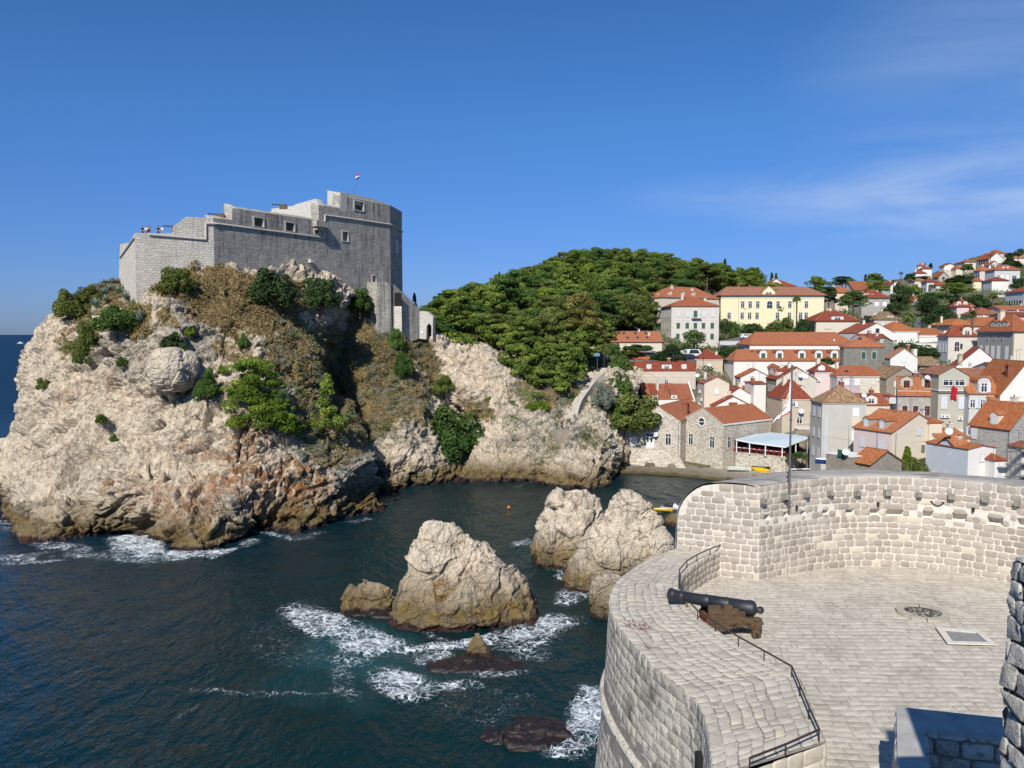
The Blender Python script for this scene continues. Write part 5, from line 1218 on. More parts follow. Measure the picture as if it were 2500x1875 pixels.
class House:
 """near corner on the ground at the photo position (px, base py) and distance Y; right facade turned by a degrees; px of the ends of both facades give the sizes"""
 def __init__(s,name,label,px,eave,base,Y,a,pr,pl=None,dep=None,wall='cream',wallL=None,cat='house',group=None,down=6):
  top=W(px,eave,Y);s.o=Vector((top.x,top.y,0));a=R(a);s.u=Vector((math.cos(a),math.sin(a),0));s.v=Vector((-math.sin(a),math.cos(a),0));s.a=a
  s.w=s._len(s.u,pr,eave);s.d=s._len(s.v,pl,eave) if dep is None else dep
  s.z0=W(px,base,Y).z;s.zb=s.z0-down;s.h=top.z-s.z0
  s.t=thing(name,label,cat,(s.o.x,s.o.y,s.z0),a,group);s.mat=PL[wall];s.matL=PL[wallL or wall];s.wall_built=False
  s.rise=0;s.kind=None
 def _len(s,d,px,py):
  rx,ry,rz=ray(px,py);k=(s.o.x*ry-s.o.y*rx)/(rx*d.y-ry*d.x) if abs(rx*d.y-ry*d.x)>1e-6 else 5
  return abs(k)
 def P(s,x,y,z):return (x,y,z)
 def face(s,f):
  """frame of a facade: origin, along, outward"""
  return dict(R=(Vector((0,0,0)),Vector((1,0,0)),Vector((0,-1,0)),s.w),L=(Vector((0,s.d,0)),Vector((0,-1,0)),Vector((-1,0,0)),s.d),E=(Vector((s.w,0,0)),Vector((0,1,0)),Vector((1,0,0)),s.d))[f]
 def walls(s,gable=None,rise=0,cornice=True):
  w,d,h,b=s.w,s.d,s.h,s.zb-s.z0;m=MB()
  m.poly([(0,0,b),(w,0,b),(w,0,h),(0,0,h)] if gable != 'v' else [(0,0,b),(w,0,b),(w,0,h),(w/2,0,h+rise),(0,0,h)],s.mat)
  m.poly([(w,0,b),(w,d,b),(w,d,h),(w,0,h)] if gable != 'u' else [(w,0,b),(w,d,b),(w,d,h),(w,d/2,h+rise),(w,0,h)],s.matL)
  m.poly([(w,d,b),(0,d,b),(0,d,h),(w,d,h)] if gable != 'v' else [(w,d,b),(0,d,b),(0,d,h),(w/2,d,h+rise),(w,d,h)],s.mat)
  m.poly([(0,d,b),(0,0,b),(0,0,h),(0,d,h)] if gable != 'u' else [(0,d,b),(0,0,b),(0,0,h),(0,d/2,h+rise),(0,d,h)],s.matL)
  o=m.obj('wall',s.t);s.wallo=o
  if cornice:
   c=MB();q=.14
   c.box(-q,-q,h-.16,w+q,-.002,h-.01,M_TRIM);c.box(-q,-.002,h-.16,-.002,d+q,h-.01,M_TRIM);c.box(w+.002,-.002,h-.16,w+q,d+q,h-.01,M_TRIM)
   if gable is None:c.obj('cornice',s.t)
   elif gable=='u':
    c=MB();c.box(-.05,-q,h-.16,w+.05,-.002,h-.01,M_TRIM);c.obj('cornice',s.t)
   else:
    c=MB();c.box(-q,-.05,h-.16,-.002,d+.05,h-.01,M_TRIM);c.obj('cornice',s.t)
  return s
 def roof(s,kind='hip',rise=2.5,tiles='o',over=.35,ridge=None,cornice=True):
  w,d,h=s.w,s.d,s.h;e=over;T=ROOFS[tiles];m=MB();th=.12;s.kind=kind;s.rise=rise
  s.walls('u' if kind=='gable_u' else 'v' if kind=='gable_v' else None,rise,cornice)
  def slope(pts):
   pts=[Vector(p) for p in pts];a=pts[1]-pts[0];al=a.normalized();n=a.cross(pts[2]-pts[1]).normalized();up=n.cross(al)
   n=n if n.z>0 else -n
   uv=[((p-pts[0]).dot(al),abs((p-pts[0]).dot(up))) for p in pts]
   tp=[p+n*th for p in pts];m.poly(tp,T,uv);m.poly(pts[::-1],M_TRIM)
   for i in range(len(pts)):j=(i+1) % len(pts);m.poly([pts[i],pts[j],tp[j],tp[i]],T)
  ridges=[]
  if kind=='gable_u':
   k=e*rise/(d/2);slope([(-e,-e,h-k),(w+e,-e,h-k),(w+e,d/2,h+rise),(-e,d/2,h+rise)]);slope([(w+e,d+e,h-k),(-e,d+e,h-k),(-e,d/2,h+rise),(w+e,d/2,h+rise)])
   ridges=[((-e,d/2,h+rise),(w+e,d/2,h+rise))]
  elif kind=='gable_v':
   k=e*rise/(w/2);slope([(-e,d+e,h-k),(-e,-e,h-k),(w/2,-e,h+rise),(w/2,d+e,h+rise)]);slope([(w+e,-e,h-k),(w+e,d+e,h-k),(w/2,d+e,h+rise),(w/2,-e,h+rise)])
   ridges=[((w/2,-e,h+rise),(w/2,d+e,h+rise))]
  elif kind=='hip':
   if ridge is None:ridge=max(0.02,(w-d)/w) if w>d else max(.02,(d-w)/d)
   if w >= d:a,b=(w*(1-ridge)/2,d/2),(w*(1+ridge)/2,d/2)
   else:a,b=(w/2,d*(1-ridge)/2),(w/2,d*(1+ridge)/2)
   A=(a[0],a[1],h+rise);B=(b[0],b[1],h+rise);c=[(-e,-e,h),(w+e,-e,h),(w+e,d+e,h),(-e,d+e,h)]
   if w >= d:slope([c[0],c[1],B,A]);slope([c[1],c[2],B]);slope([c[2],c[3],A,B]);slope([c[3],c[0],A]);ridges=[(A,B),(c[0],A),(c[1],B)]
   else:slope([c[0],c[1],A]);slope([c[1],c[2],B,A]);slope([c[2],c[3],B]);slope([c[3],c[0],A,B]);ridges=[(A,B),(c[0],A),(c[1],A)]
  elif kind=='shed':slope([(-e,-e,h),(w+e,-e,h),(w+e,d+e,h+rise),(-e,d+e,h+rise)])
  elif kind=='flat':m.box(-.1,-.1,h,w+.1,d+.1,h+.15,M_TRIM)
  elif kind=='mansard':
   i_=.9;A=[(-e,-e,h),(w+e,-e,h),(w+e,d+e,h),(-e,d+e,h)];B=[(i_*.2,i_*1.2,h+rise),(w-i_*.2,i_*1.2,h+rise),(w-i_*.2,d-i_,h+rise),(i_*.2,d-i_,h+rise)]
   for k in range(4):q=(k+1) % 4;slope([A[k],A[q],B[q],B[k]])
   m.poly(B,T)
  s.roofo=m.obj('roof',s.t)
  if ridges:
   r=MB();rm=M_R5
   for a,b in ridges:a=Vector(a)+Vector((0,0,th+.01));b=Vector(b)+Vector((0,0,th+.01));r.tube(a,b,.11,.11,rm,6)
   r.obj('ridge_tiles',s.roofo)
  return s
 def win(s,f,cols,rows,w=1.0,h=1.5,style='shut'):
  """cols: fractions along the facade seen left to right; rows: heights of centres above the base"""
  o,al,out,L=s.face(f)
  for c in cols:
   for z in rows:
    fr,pn,sh=window_mesh(style,w,h);p=o+al*(L*c)+Vector((0,0,z))+out*.004;rz=math.atan2(al.y,al.x)
    ob=link('window',fr,s.t,p);ob.rotation_euler=(0,0,rz)
    if pn:link('pane',pn,ob)
    if sh:link('shutter',sh,ob)
  return s
 def arch(s,f,cols,rows,w=1.0,h=1.8):
  o,al,out,L=s.face(f)
  for c in cols:
   for z in rows:ob=link('window',_arch.setdefault((w,h),arch_window_mesh(w,h)),s.t,o+al*(L*c)+Vector((0,0,z))+out*.004);ob.rotation_euler=(0,0,math.atan2(al.y,al.x))
  return s
 def rect(s,f,c,z,w,h,mat,proud=.05,name='panel'):
  o,al,out,L=s.face(f);p=o+al*(L*c)+Vector((0,0,z));m=MB();m.obox(out*proud/2,al*w/2,out*proud/2,Vector((0,0,h/2)),mat);m.obj(name,s.t,p+out*.003);return s
 def dormer(s,f,cols,t=.35,w=1.5,h=1.4,style='shut',roof='gable',wall=None,tiles='o',dep=None,pr=.5):
  """dormers on the slope above facade f; t = position up the slope"""
  o,al,out,L=s.face(f);run=(s.d if f in 'R' else s.w)/2;wm=PL[wall] if wall else M_TRIM;T=ROOFS[tiles]
  for c in cols:
   p=o+al*(L*c)-out*(run*t)+Vector((0,0,s.h+s.rise*t));dd=dep or min(run*(1-t),h/max(.2,s.rise/run));W2=w/2;m=MB()
   d=bpy.data.objects.new('dormer',None);COL.objects.link(d);d.parent=s.t;d.location=p;d.rotation_euler=(0,0,math.atan2(al.y,al.x));d.empty_display_size=.3
   if roof=='gable':
    m.poly([(-W2,0,-.3),(W2,0,-.3),(W2,0,h),(0,0,h+pr),(-W2,0,h)],wm);m.poly([(W2,0,-.3),(W2,dd,-.3),(W2,dd,h),(W2,0,h)],wm);m.poly([(-W2,dd,-.3),(-W2,0,-.3),(-W2,0,h),(-W2,dd,h)],wm);m.obj('dormer_wall',d)
    r=MB();q=.12;dd2=dd+pr*run/s.rise*.9
    for sg in (-1,1):
     a=[(sg*(W2+q),-q,h-q*pr/W2),(0,-q,h+pr),(0,dd2,h+pr),(sg*(W2+q),dd,h-q*pr/W2)];r.prism(a if sg<0 else a[::-1],T,(0,0,.09))
    r.obj('dormer_roof',d)
   elif roof=='flat' or roof=='shed':
    m.poly([(-W2,0,-.3),(W2,0,-.3),(W2,0,h),(-W2,0,h)],wm);m.poly([(W2,0,-.3),(W2,dd,h-.05),(W2,0,h)],wm);m.poly([(-W2,dd,h-.05),(-W2,0,-.3),(-W2,0,h)],wm);m.obj('dormer_wall',d)
    r=MB();up=.15 if roof=='flat' else s.rise/run*dd*.35;r.prism([(-W2-.1,-.12,h),(W2+.1,-.12,h),(W2+.1,dd*1.15,h+up),(-W2-.1,dd*1.15,h+up)],T,(0,0,.09));r.obj('dormer_roof',d)
   elif roof=='arch':
    n=8;arc=[(-W2*math.cos(a),h-.2+W2*.7*math.sin(a)) for a in np.linspace(0,math.pi,n)]
    m.poly([(W2,0,-.3)]+[(x,0,z) for x,z in arc[::-1]]+[(-W2,0,-.3)],wm)
    m.poly([(W2,0,-.3),(W2,dd,-.3),(W2,dd,h-.2),(W2,0,h-.2)],wm);m.poly([(-W2,dd,-.3),(-W2,0,-.3),(-W2,0,h-.2),(-W2,dd,h-.2)],wm);m.obj('dormer_wall',d)
    r=MB()
    for (x0,z0),(x1,z1) in zip(arc,arc[1:]):r.prism([(x0*1.12,-.12,z0+.03),(x1*1.12,-.12,z1+.03),(x1*1.12,dd+.4,z1+.03),(x0*1.12,dd+.4,z0+.03)],T,(0,0,.07))
    r.obj('dormer_roof',d)
   fr,pn,sh=window_mesh(style,w*.52,h*.72);ob=link('window',fr,d,(0,-.004,h*.45))
   if pn:link('pane',pn,ob)
   if sh:link('shutter',sh,ob)
  return s
 def chimney(s,x,y,w=.7,hgt=1.3,mat='cream',z=None,cap=True):
  """x, y fractions over the plan"""
  X,Y_=x*s.w,y*s.d
  if s.kind=='gable_u':zr=s.h+s.rise*(1-abs(y-.5)*2)
  elif s.kind=='gable_v':zr=s.h+s.rise*(1-abs(x-.5)*2)
  else:zr=s.h+s.rise*max(0,min(min(X,s.w-X),min(Y_,s.d-Y_))/(min(s.w,s.d)/2))
  m=MB();q=w/2;M_=PL.get(mat,M_TRIM);m.box(X-q,Y_-q,zr-.6,X+q,Y_+q,zr+hgt,M_)
  if cap:m.box(X-q*1.25,Y_-q*1.25,zr+hgt,X+q*1.25,Y_+q*1.25,zr+hgt+.12,M_);m.box(X-q*.7,Y_-q*.7,zr+hgt+.12,X+q*.7,Y_+q*.7,zr+hgt+.35,M_R1)
  m.obj('chimney',s.roofo);return s
 def skylight(s,f,pts,w=.8,l=1.1):
  o,al,out,L=s.face(f);run=(s.d if f in 'R' else s.w)/2;sl=Vector((-out.x*run,-out.y*run,s.rise)).normalized();n=al.cross(sl).normalized();n=n if n.z>0 else -n
  for c,t in pts:
   p=o+al*(L*c)-out*(run*t)+Vector((0,0,s.h+s.rise*t))+n*.14;m=MB();m.obox(n*.02,al*w/2,sl*l/2,n*.05,M_LEAD);m.obox(n*.08,al*w*.4,sl*l*.42,n*.008,M_GLASS);m.obj('skylight',s.roofo,p)
  return s
 def dish(s,f,c,z,r=.45,az=-.5):
  o,al,out,L=s.face(f);p=o+al*(L*c)+out*.55+Vector((0,0,z));d=Vector((-.3,-1,.55));d.rotate(Matrix.Rotation(-s.a,3,'Z'));d.normalize();mk_dish(p,d,r,s.t,-out*.55);return s
 def ac(s,f,c,z):
  o,al,out,L=s.face(f);p=o+al*(L*c)+out*.2+Vector((0,0,z));m=MB();m.obox((0,0,0),al*.42,out*.15,(0,0,.28),M_WH)
  k=out*.155
  for q in range(14):
   a0,a1=q*math.pi/7,(q+1)*math.pi/7;m.poly([k,k+(al*math.cos(a0)+Vector((0,0,math.sin(a0))))*.19,k+(al*math.cos(a1)+Vector((0,0,math.sin(a1))))*.19],M_LEAD)
  m.obj('air_conditioner',s.t,p);return s
 def pipe(s,f,c,z0=-3):
  o,al,out,L=s.face(f);p=o+al*(L*c)+out*.08;m=MB();m.tube((0,0,z0),(0,0,s.h-.15),.05,.05,M_LEAD,6);m.obj('downpipe',s.t,p);return s
def mk_dish(p,d,r,par,back):
 m=MB();d=Vector(d).normalized();t=d.cross(Vector((0,0,1))).normalized();u=t.cross(d);n=14
 for k in range(3):
  r0,r1=r*k/3,r*(k+1)/3
  for i in range(n):
   a0,a1=2*math.pi*i/n,2*math.pi*(i+1)/n
   q=[(t*math.cos(a)+u*math.sin(a))*rr+d*(rr*rr/r*.35) for rr,a in ((r0,a0),(r1,a0),(r1,a1),(r0,a1))]
   m.poly(q if k else q[1:],M_LOUV)
 m.tube((0,0,0),back,.03,.03,M_LEAD,5);m.tube(-u*r*.8,d*r*.9,.02,.02,M_LEAD,4);m.tube(d*r*.8,d*r*1.0,.05,.05,M_LEAD,6);return m.obj('satellite_dish',par,p)
def A(x,y):return 1450+x/4.022,600+y/4.022
def B(x,y):return 1950+x/4.022,600+y/4.022
def Cc(x,y):return 1450+x/4.022,850+y/4.022
def Dd(x,y):return 1950+x/4.022,850+y/4.022
def H(name,label,fr,x,eave,base,Y,a,xr,xl=None,dep=None,**k):
 px,ev=fr(x,eave);_,bs=fr(x,base);return House(name,label,px,ev,bs,Y,a,fr(xr,0)[0],None if xl is None else fr(xl,0)[0],dep,**k)
def _ry(s,fr,kind,y,x=None):
 if kind=='gable_v':p=s.o+s.u*s.w/2
 elif kind=='gable_u' and s.matL is not None and y<0:p=s.o+s.v*s.d/2
 else:p=s.o+s.u*s.w/2+s.v*s.d/2
 y=abs(y);py=fr(0,y)[1];px,_=proj(np.array([p.x,p.y,s.z0+s.h]));return max(.25,W(float(px),py,p.y).z-(s.z0+s.h))
def HR(name,label,fr,x,eave,base,Y,a,xr,xl=None,dep=None,kind='hip',ry=0,tiles='o',wall='cream',wallL=None,ridge=None,over=.35,cornice=True,cat='house',down=6):
 s=H(name,label,fr,x,eave,base,Y,a,xr,xl,dep,wall=wall,wallL=wallL,cat=cat,down=down)
 return s.roof(kind,_ry(s,fr,kind,ry) if ry else 0,tiles,over,ridge,cornice)
# ---------------- upper town, behind
s=HR('palace','tall cream stone mansion with wide red hipped roof and dormers below the pine hill',A,660,508,840,282,28,1228,490,kind='hip',ry=410,wall='cream',ridge=.45,cat='mansion',down=3)
s.win('L',[.12,.42,.72],[11.0-1.5,6.8,2.6],1.1,2.2,'dark').dormer('L',[.3,.62],.12,1.2,1.1,'glass','gable','cream').dormer('R',[.18,.40,.58],.15,1.3,1.5,'glass','gable','cream').chimney(.3,.4).chimney(.62,.3)
s=HR('stone_house','pale four-storey stone house with green-doored balcony in front of the mansion',A,762,596,985,248,1,1230,660,kind='hip',ry=508,wall='palestone',tiles='o',ridge=.3,down=3)
hh=s.h
s.win('R',[.15,.345,.68,.87],[hh-2.3],1.0,1.75,'shut').win('R',[.145,.335,.505,.675,.86],[hh-6.0],1.05,1.75,'green').win('R',[.14,.86],[hh-9.4],1.05,1.75,'green').win('L',[.15,.36,.58,.8],[hh-2.3,hh-6.0,hh-9.4],.8,1.9,'shut').skylight('R',[(.50,.35),(.55,.35),(.60,.35)],1.0,1.3).chimney(.78,.3).rect('R',.505,hh-2.4,1.1,2.2,M_GREEN,.06,'balcony_door')
o_,al,out,L_=s.face('R');m=MB();p=o_+al*L_*.515+Vector((0,0,hh-3.6));m.obox(p+out*.55,al*1.5,out*.55,Vector((0,0,.08)),M_TRIM)
for q in range(9):m.tube(p+out*1.05+al*(-1.45+q*.3625),p+out*1.05+al*(-1.45+q*.3625)+Vector((0,0,.95)),.03,.03,M_LEAD,4)
m.tube(p+out*1.05-al*1.45+Vector((0,0,.95)),p+out*1.05+al*1.45+Vector((0,0,.95)),.04,.04,M_LEAD,4);m.obj('balcony',s.t)
for zz in (hh-4.15,hh-7.8):s.rect('R',.5,zz,s.w*.995,.14,M_TRIM,.05,'string_course')
s=House('school','long pale yellow institute with orange roof, central gable and rows of white windows',*A(1248,490),A(0,735)[1],300,-1.5,B(250,0)[0],None,17,wall='yellow',cat='school',down=6)
s.roof('hip',(90/4.022)*309/1925,'p',.9,.80)
f_=lambda x:(x-1248)/(2212+250-8-1248)
s.win('R',[f_(x) for x in (1503,1592,1680,1918,2055,2212+37)],[s.h-3.4],1.35,2.6,'glass').win('R',[f_(x) for x in (1347,1500,1587,1675,1915,2053,2183,2212+37)],[s.h-7.6],1.35,2.5,'glass')
s.arch('R',[f_(1820)],[s.h-3.4],2.0,2.8).dormer('R',[f_(1808)],.02,4.6,1.5,'glass','gable','yellow','p',pr=2.0).skylight('R',[(f_(x),.35) for x in (1345,1470,1570,1680,1930,2090,2180,2230)],.9,1.1)
for x in (.06,.12,.23,.34,.61):s.chimney(x,.55,.9,1.2,'brick')
s.rect('R',.5,s.h-.7,s.w,.5,M_TRIM,.12,'frieze').rect('R',f_(1745),s.h/2-.5,.25,s.h+.6,PL['yellow'],.25,'pilaster').rect('R',f_(1880),s.h/2-.5,.25,s.h+.6,PL['yellow'],.25,'pilaster')
s.pipe('R',f_(1455)).pipe('R',f_(2105))
s=HR('house','dark red roof with white gabled dormer peeping over the yellow institute',A,1735,400,460,325,0,1985,None,12,kind='hip',ry=345,wall='cream',tiles='d',ridge=.4)
s.dormer('R',[.22],.02,4,1.6,'glass','gable',None,'d',pr=1.4).chimney(.85,.4)
s=HR('long_house','long low red roofed house with three skylights left of the stone four-storey house',A,168,940,985,222,1,668,None,9,kind='gable_u',ry=845,wall='cream',tiles='o')
s.skylight('R',[(.34,.35),(.54,.35),(.73,.35),(.29,.8),(.52,.8),(.72,.8)]).chimney(.78,.3,.5,.9).chimney(.60,.5,.5,.6)
s=HR('house','small house with faded red hipped roof carrying a white air conditioning box',A,290,1118,1180,212,4,568,None,8,kind='hip',ry=1013,wall='cream',ridge=.2)
m=MB();m.box(-.5,-.3,0,.5,.3,.9,M_WH);m.tube((0,-.31,.45),(0,-.33,.45),.3,.3,M_LEAD,12);m.obj('air_conditioner',s.t,(s.w*.44,s.d*.17,s.h+s.rise*.35))
s=HR('house','wide cream house with dark red mansard roof, open shutter window and red lean-to',A,400,1230,1400,198,1,1000,None,10,kind='mansard',ry=1140,wall='beige',tiles='d',over=.12,cornice=False,down=3)
s.dormer('R',[.235,.81],.02,1.25,1.75,'shut','shed',None,'d').dormer('R',[.525],.02,2.5,1.65,'glass','shed',None,'d').win('R',[.12,.52],[s.h-2.85],1.0,1.5,'glass')
s.rect('R',.5,s.h-1.3,s.w,.12,M_TRIM,.06,'string_course')
s2=HR('annex','bright red tiled lean-to with two white dormers below the wide cream house',A,492,1512,1560,191.5,1,990,None,6.2,kind='shed',ry=0,wall='white',tiles='d',over=.1,cornice=False)
for o in list(s2.t.children):
 if o.name.startswith('roof'):D.objects.remove(o)
s2.rise=3.55;m=MB();T=ROOFS['d'];w_,d_,h_=s2.w,s2.d,s2.h;L_=math.hypot(d_,s2.rise);m.poly([(0,-.1,h_),(w_-.3,-.1,h_),(w_-.3,d_,h_+s2.rise),(0,d_,h_+s2.rise)],T,[(0,0),(w_,0),(w_,L_),(0,L_)])
s2.roofo=m.obj('roof',s2.t);s2.kind='shed';m=MB();m.prism([(w_-.3,-.2,h_-.3),(w_+.05,-.2,h_-.3),(w_+.05,d_,h_+s2.rise+.25),(w_-.3,d_,h_+s2.rise+.25)],M_TRIM,(0,0,.3));m.obj('gable_coping',s2.t)
for c in (.22,.60):
 m=MB();x=w_*c;m.poly([(x-.75,.35,h_),(x+.75,.35,h_),(x+.75,.35,h_+1.25),(x-.75,.35,h_+1.25)],M_TRIM);
 for sg in (-.75,.75):m.poly([(x+sg,.35,h_),(x+sg,3.2,h_+1.8),(x+sg,.35,h_+1.25)],M_LEAD)
 m.prism([(x-.85,.25,h_+1.2),(x+.85,.25,h_+1.2),(x+.85,d_-.2,h_+s2.rise+.0),(x-.85,d_-.2,h_+s2.rise+.0)],T,(0,0,.1));m.obj('dormer',s2.t)
 fr_,pn_,sh_=window_mesh('glass',.8,.8);link('pane',pn_,link('window',fr_,s2.t,(x,.33,h_+.62)))
m=MB();x0,x1=w_*.34,w_*.98
m.box(x0,-1.6,-.1,x1,-.2,.12+h_-1.5,M_TRIM)
for q in range(30):x=x0+(x1-x0)*(q+.5)/30;m.box(x-.05,-1.6,h_-1.38,x+.05,-1.5,h_-.35,M_TRIM)
m.box(x0,-1.65,h_-.35,x1,-1.45,h_-.22,M_TRIM);m.obj('balustrade',s2.t)
s=HR('tower_house','square beige stained house with red pyramid roof above the cream houses',A,1266,1115,1310,209,80,1316,990,kind='hip',ry=1013,wall='sand',wallL='sand',ridge=.02,over=.2,tiles='d')
s.win('L',[.52],[s.h-1.9],.9,1.5,'white').ac('L',.50,s.h-3.5).chimney(.2,.2,.6,.8).win('R',[.5],[s.h-6],.8,1.4,'dark')
s.rect('L',.28,s.h-4.4,2.4,.9,M_TRIM,.3,'lean_to')
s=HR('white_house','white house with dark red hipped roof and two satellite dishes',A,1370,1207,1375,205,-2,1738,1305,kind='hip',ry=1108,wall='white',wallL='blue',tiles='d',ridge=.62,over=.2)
s.dish('R',.17,s.h+.7,.62).dish('R',.27,s.h+.7,.62).skylight('R',[(.52,.35)]).win('L',[.35,.7],[s.h-5.5],.8,1.6,'shut')
s=HR('white_gable_house','white gable-ended house with a thin dark lintel and orange roof below two dishes',A,1440,1290,1420,198,0,1735,1372,kind='gable_v',ry=1216,wall='white',wallL='lgrey',tiles='o',over=.2,cornice=False)
s.rect('R',.18,s.h-1.1,1.3,.15,M_LEAD,.04,'lintel').win('L',[.3,.7],[s.h-1.5],.7,1.4,'shut')
s=HR('gable_house','narrow cream gable house with a solar panel on its roof and two shuttered windows',A,1085,1350,1535,184,3,1330,1018,kind='gable_v',ry=1290,wall='cream',wallL='grey',tiles='o',over=.15,cornice=False)
s.win('R',[.49],[s.h-1.9,s.h-5.7],1.0,1.3,'white').win('L',[.5],[s.h-3],.8,1.2,'dark').ac('L',.4,s.h-2.2).ac('L',.65,s.h-4.0).ac('L',.4,s.h-5.0)
m=MB();sl=Vector((s.w/2,0,s.rise)).normalized();n_=Vector((-s.rise,0,s.w/2)).normalized();c=Vector((s.w*.22,s.d*.42,s.h+s.rise*.44))+n_*.22;m.obox(c,sl*.8,Vector((0,1.7,0)),n_*.04,plain('solar_panel',(.02,.03,.09),.15,.6));m.obj('solar_panel',s.t)
s.dish('L',.3,s.h+1.6,.5)
s=HR('white_gable_house','white gable house with red dormer roofs just right of the solar panel house',A,1265,1500,1600,186,1,1597,None,9,kind='gable_v',ry=1395,wall='white',tiles='d',over=.15,cornice=False)
s.dish('R',.3,s.h+.6,.35)
m=MB();
s=HR('cottage','small low white cottage with a red triangular roof front behind the harbour house roofs',A,1185,1570,1620,181,2,1545,None,6,kind='gable_v',ry=1478,wall='white',tiles='d',over=.25,cornice=False)
s.rect('R',.5,s.h+.3,2.0,.9,ROOFS['d'],.15,'pent_roof').chimney(.3,.2,.4,.3,'dgrey')
s=HR('white_block','red roof wing with white walls between the pyramid-roofed house and white gables',A,1262,1425,1500,195.5,1,1592,None,5,kind='gable_u',ry=1375,wall='white',tiles='d',over=.2,cornice=False)
s=HR('cottage','small brown-red roof with dark porch between white houses',A,1735,1195,1260,201,1,1815,None,5,kind='hip',ry=1155,wall='dgrey',tiles='d',over=.3,ridge=.1)
s=HR('cottage','low red roof with white wall beside the tall shaded house',A,1570,1360,1480,184,3,1690,None,6,kind='gable_u',ry=1335,wall='white',tiles='d',over=.2,cornice=False)
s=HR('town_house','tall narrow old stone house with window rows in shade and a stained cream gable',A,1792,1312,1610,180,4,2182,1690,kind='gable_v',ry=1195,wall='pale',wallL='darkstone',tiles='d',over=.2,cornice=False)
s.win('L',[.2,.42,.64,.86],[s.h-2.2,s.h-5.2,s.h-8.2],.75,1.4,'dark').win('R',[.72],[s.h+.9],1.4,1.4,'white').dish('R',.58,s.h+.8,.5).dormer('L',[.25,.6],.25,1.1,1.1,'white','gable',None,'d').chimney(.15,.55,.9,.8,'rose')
s=HR('stone_house','beige house with large dark red roof, single white arched dormer, dish and outside stair',Cc,1850,500,850,168,2,2128,None,9,kind='hip',ry=316,wall='sand',tiles='d',ridge=.55,over=.15)
s.dormer('R',[.76],.30,1.35,1.2,'white','gable',None,'d',pr=.5).win('R',[.385],[s.h-1.1],1.0,1.15,'open').dish('R',.64,s.h-2.6,.6).win('R',[.62],[s.h-4.6],1.3,1.5,'glass')
m=MB();X0=s.w*.48;
m.box(X0,-1.8,-2.5,s.w*.98,-.01,s.h-6.3,PL['brownstone'])
for q in range(9):m.box(X0-2.6+q*.29,-1.8,-2.5,X0-2.6+(q+1)*.29,-.01,-1.8+q*.38,PL['brownstone'])
m.box(s.w*.45,-1.85,s.h-6.3,s.w,-.02,s.h-6.15,M_TRIM);m.obj('outside_stair',s.t)
m=MB()
for q in range(8):m.tube((s.w*(.46+q*.07),-1.8,s.h-6.15),(s.w*(.46+q*.07),-1.8,s.h-5.2),.025,.025,M_IRON,4)
m.tube((s.w*.46,-1.8,s.h-5.2),(s.w*.95,-1.8,s.h-5.2),.03,.03,M_IRON,4);m.obj('balcony_rail',s.t)
s=House('warehouse','very long plain red roofed building with white wall behind the dormered mansard row',*A(1530,975),A(0,1040)[1],216,-1,B(560,0)[0],None,13,wall='white',cat='hall',down=4)
s.roof('hip',_ry(s,A,'hip',855),'o',.3,.78);s.chimney(.82,.15,.4,.5,'white')
s=House('row_house','long red mansard row with arched green-shuttered dormers above a white wall',*A(1375,1130),A(0,1215)[1],203,-1,B(540,0)[0],None,10,wall='white',cat='row house',down=4)
s.roof('hip',_ry(s,A,'hip',1025),'o',.3,.88)
f_=lambda x:(x-1375)/(2212+540-8-1375)
s.dormer('R',[f_(x) for x in (1722,1910,2165,2204+155,2204+335)],.18,1.9,1.8,'green','arch',None,'o').skylight('R',[(f_(x),.8) for x in (1630,1790,1985)],1.1,.5).rect('R',.42,s.h-1.1,1.2,.15,M_LEAD,.04,'lintel')
# ---------------- middle right
s=HR('stone_house','grey stone villa with red hipped roof between dark trees near the skyline',B,620,515,640,330,0,895,None,12,kind='hip',ry=435,wall='stone',tiles='d',ridge=.4,over=.5)
s.win('R',[.16,.54,.82],[s.h-2.4],1.7,1.7,'white').win('R',[.54,.80],[s.h-7.3],1.7,1.9,'white').dormer('R',[.22],.2,2.0,1.4,'glass','flat',None,'d').dormer('R',[.42],.2,1.4,1.2,'glass','flat',None,'d').chimney(.72,.4)
s=HR('villa','square pale villa with broad white dormer in a red pyramid roof',B,172,740,858,258,1,598,None,13,kind='hip',ry=640,wall='cream',tiles='d',ridge=.25,over=.5)
s.dormer('R',[.50],.05,3.9,1.4,'glass','flat',None,'d').skylight('R',[(.25,.3),(.73,.3)],1.3,1.1).rect('R',.27,s.h-2.6,2.3,.15,M_LEAD,.05,'lintel').rect('R',.71,s.h-2.6,2.3,.15,M_LEAD,.05,'lintel').chimney(.5,.5,.7,.9)
s=HR('house','house with patched mossy old tile roof and two pale dormers',B,742,728,800,262,0,978,695,kind='hip',ry=650,wall='beige',wallL='beige',tiles='y',ridge=.35,over=.3)
s.dormer('R',[.68],.15,2.0,1.1,'glass','flat',None,'d').win('R',[.35,.8],[s.h-1.6],.9,1.3,'shut')
s=HR('white_gable_house','large white gable wall with one dark louvred window and aerials',B,580,858,990,232,4,945,None,12,kind='gable_v',ry=762,wall='white',tiles='d',over=.1,cornice=False)
s.win('R',[.525],[s.h+.6],1.1,1.5,'dark').dish('R',.16,s.h-1.2,.4)
s=HR('white_house','white walled building with bright orange pyramid roof right of the big white gable',B,905,842,990,234,2,1186,None,13,kind='hip',ry=748,wall='white',tiles='b',ridge=.05,over=.15)
s=HR('white_house','long low white wing with orange roof running to the arched stone mansion',B,1186,876,1000,233,-2,1412,None,8,kind='gable_u',ry=815,wall='white',tiles='b',over=.1)
s.rect('R',.5,s.h-.6,s.w,.15,M_STONEF,.1,'string_course')
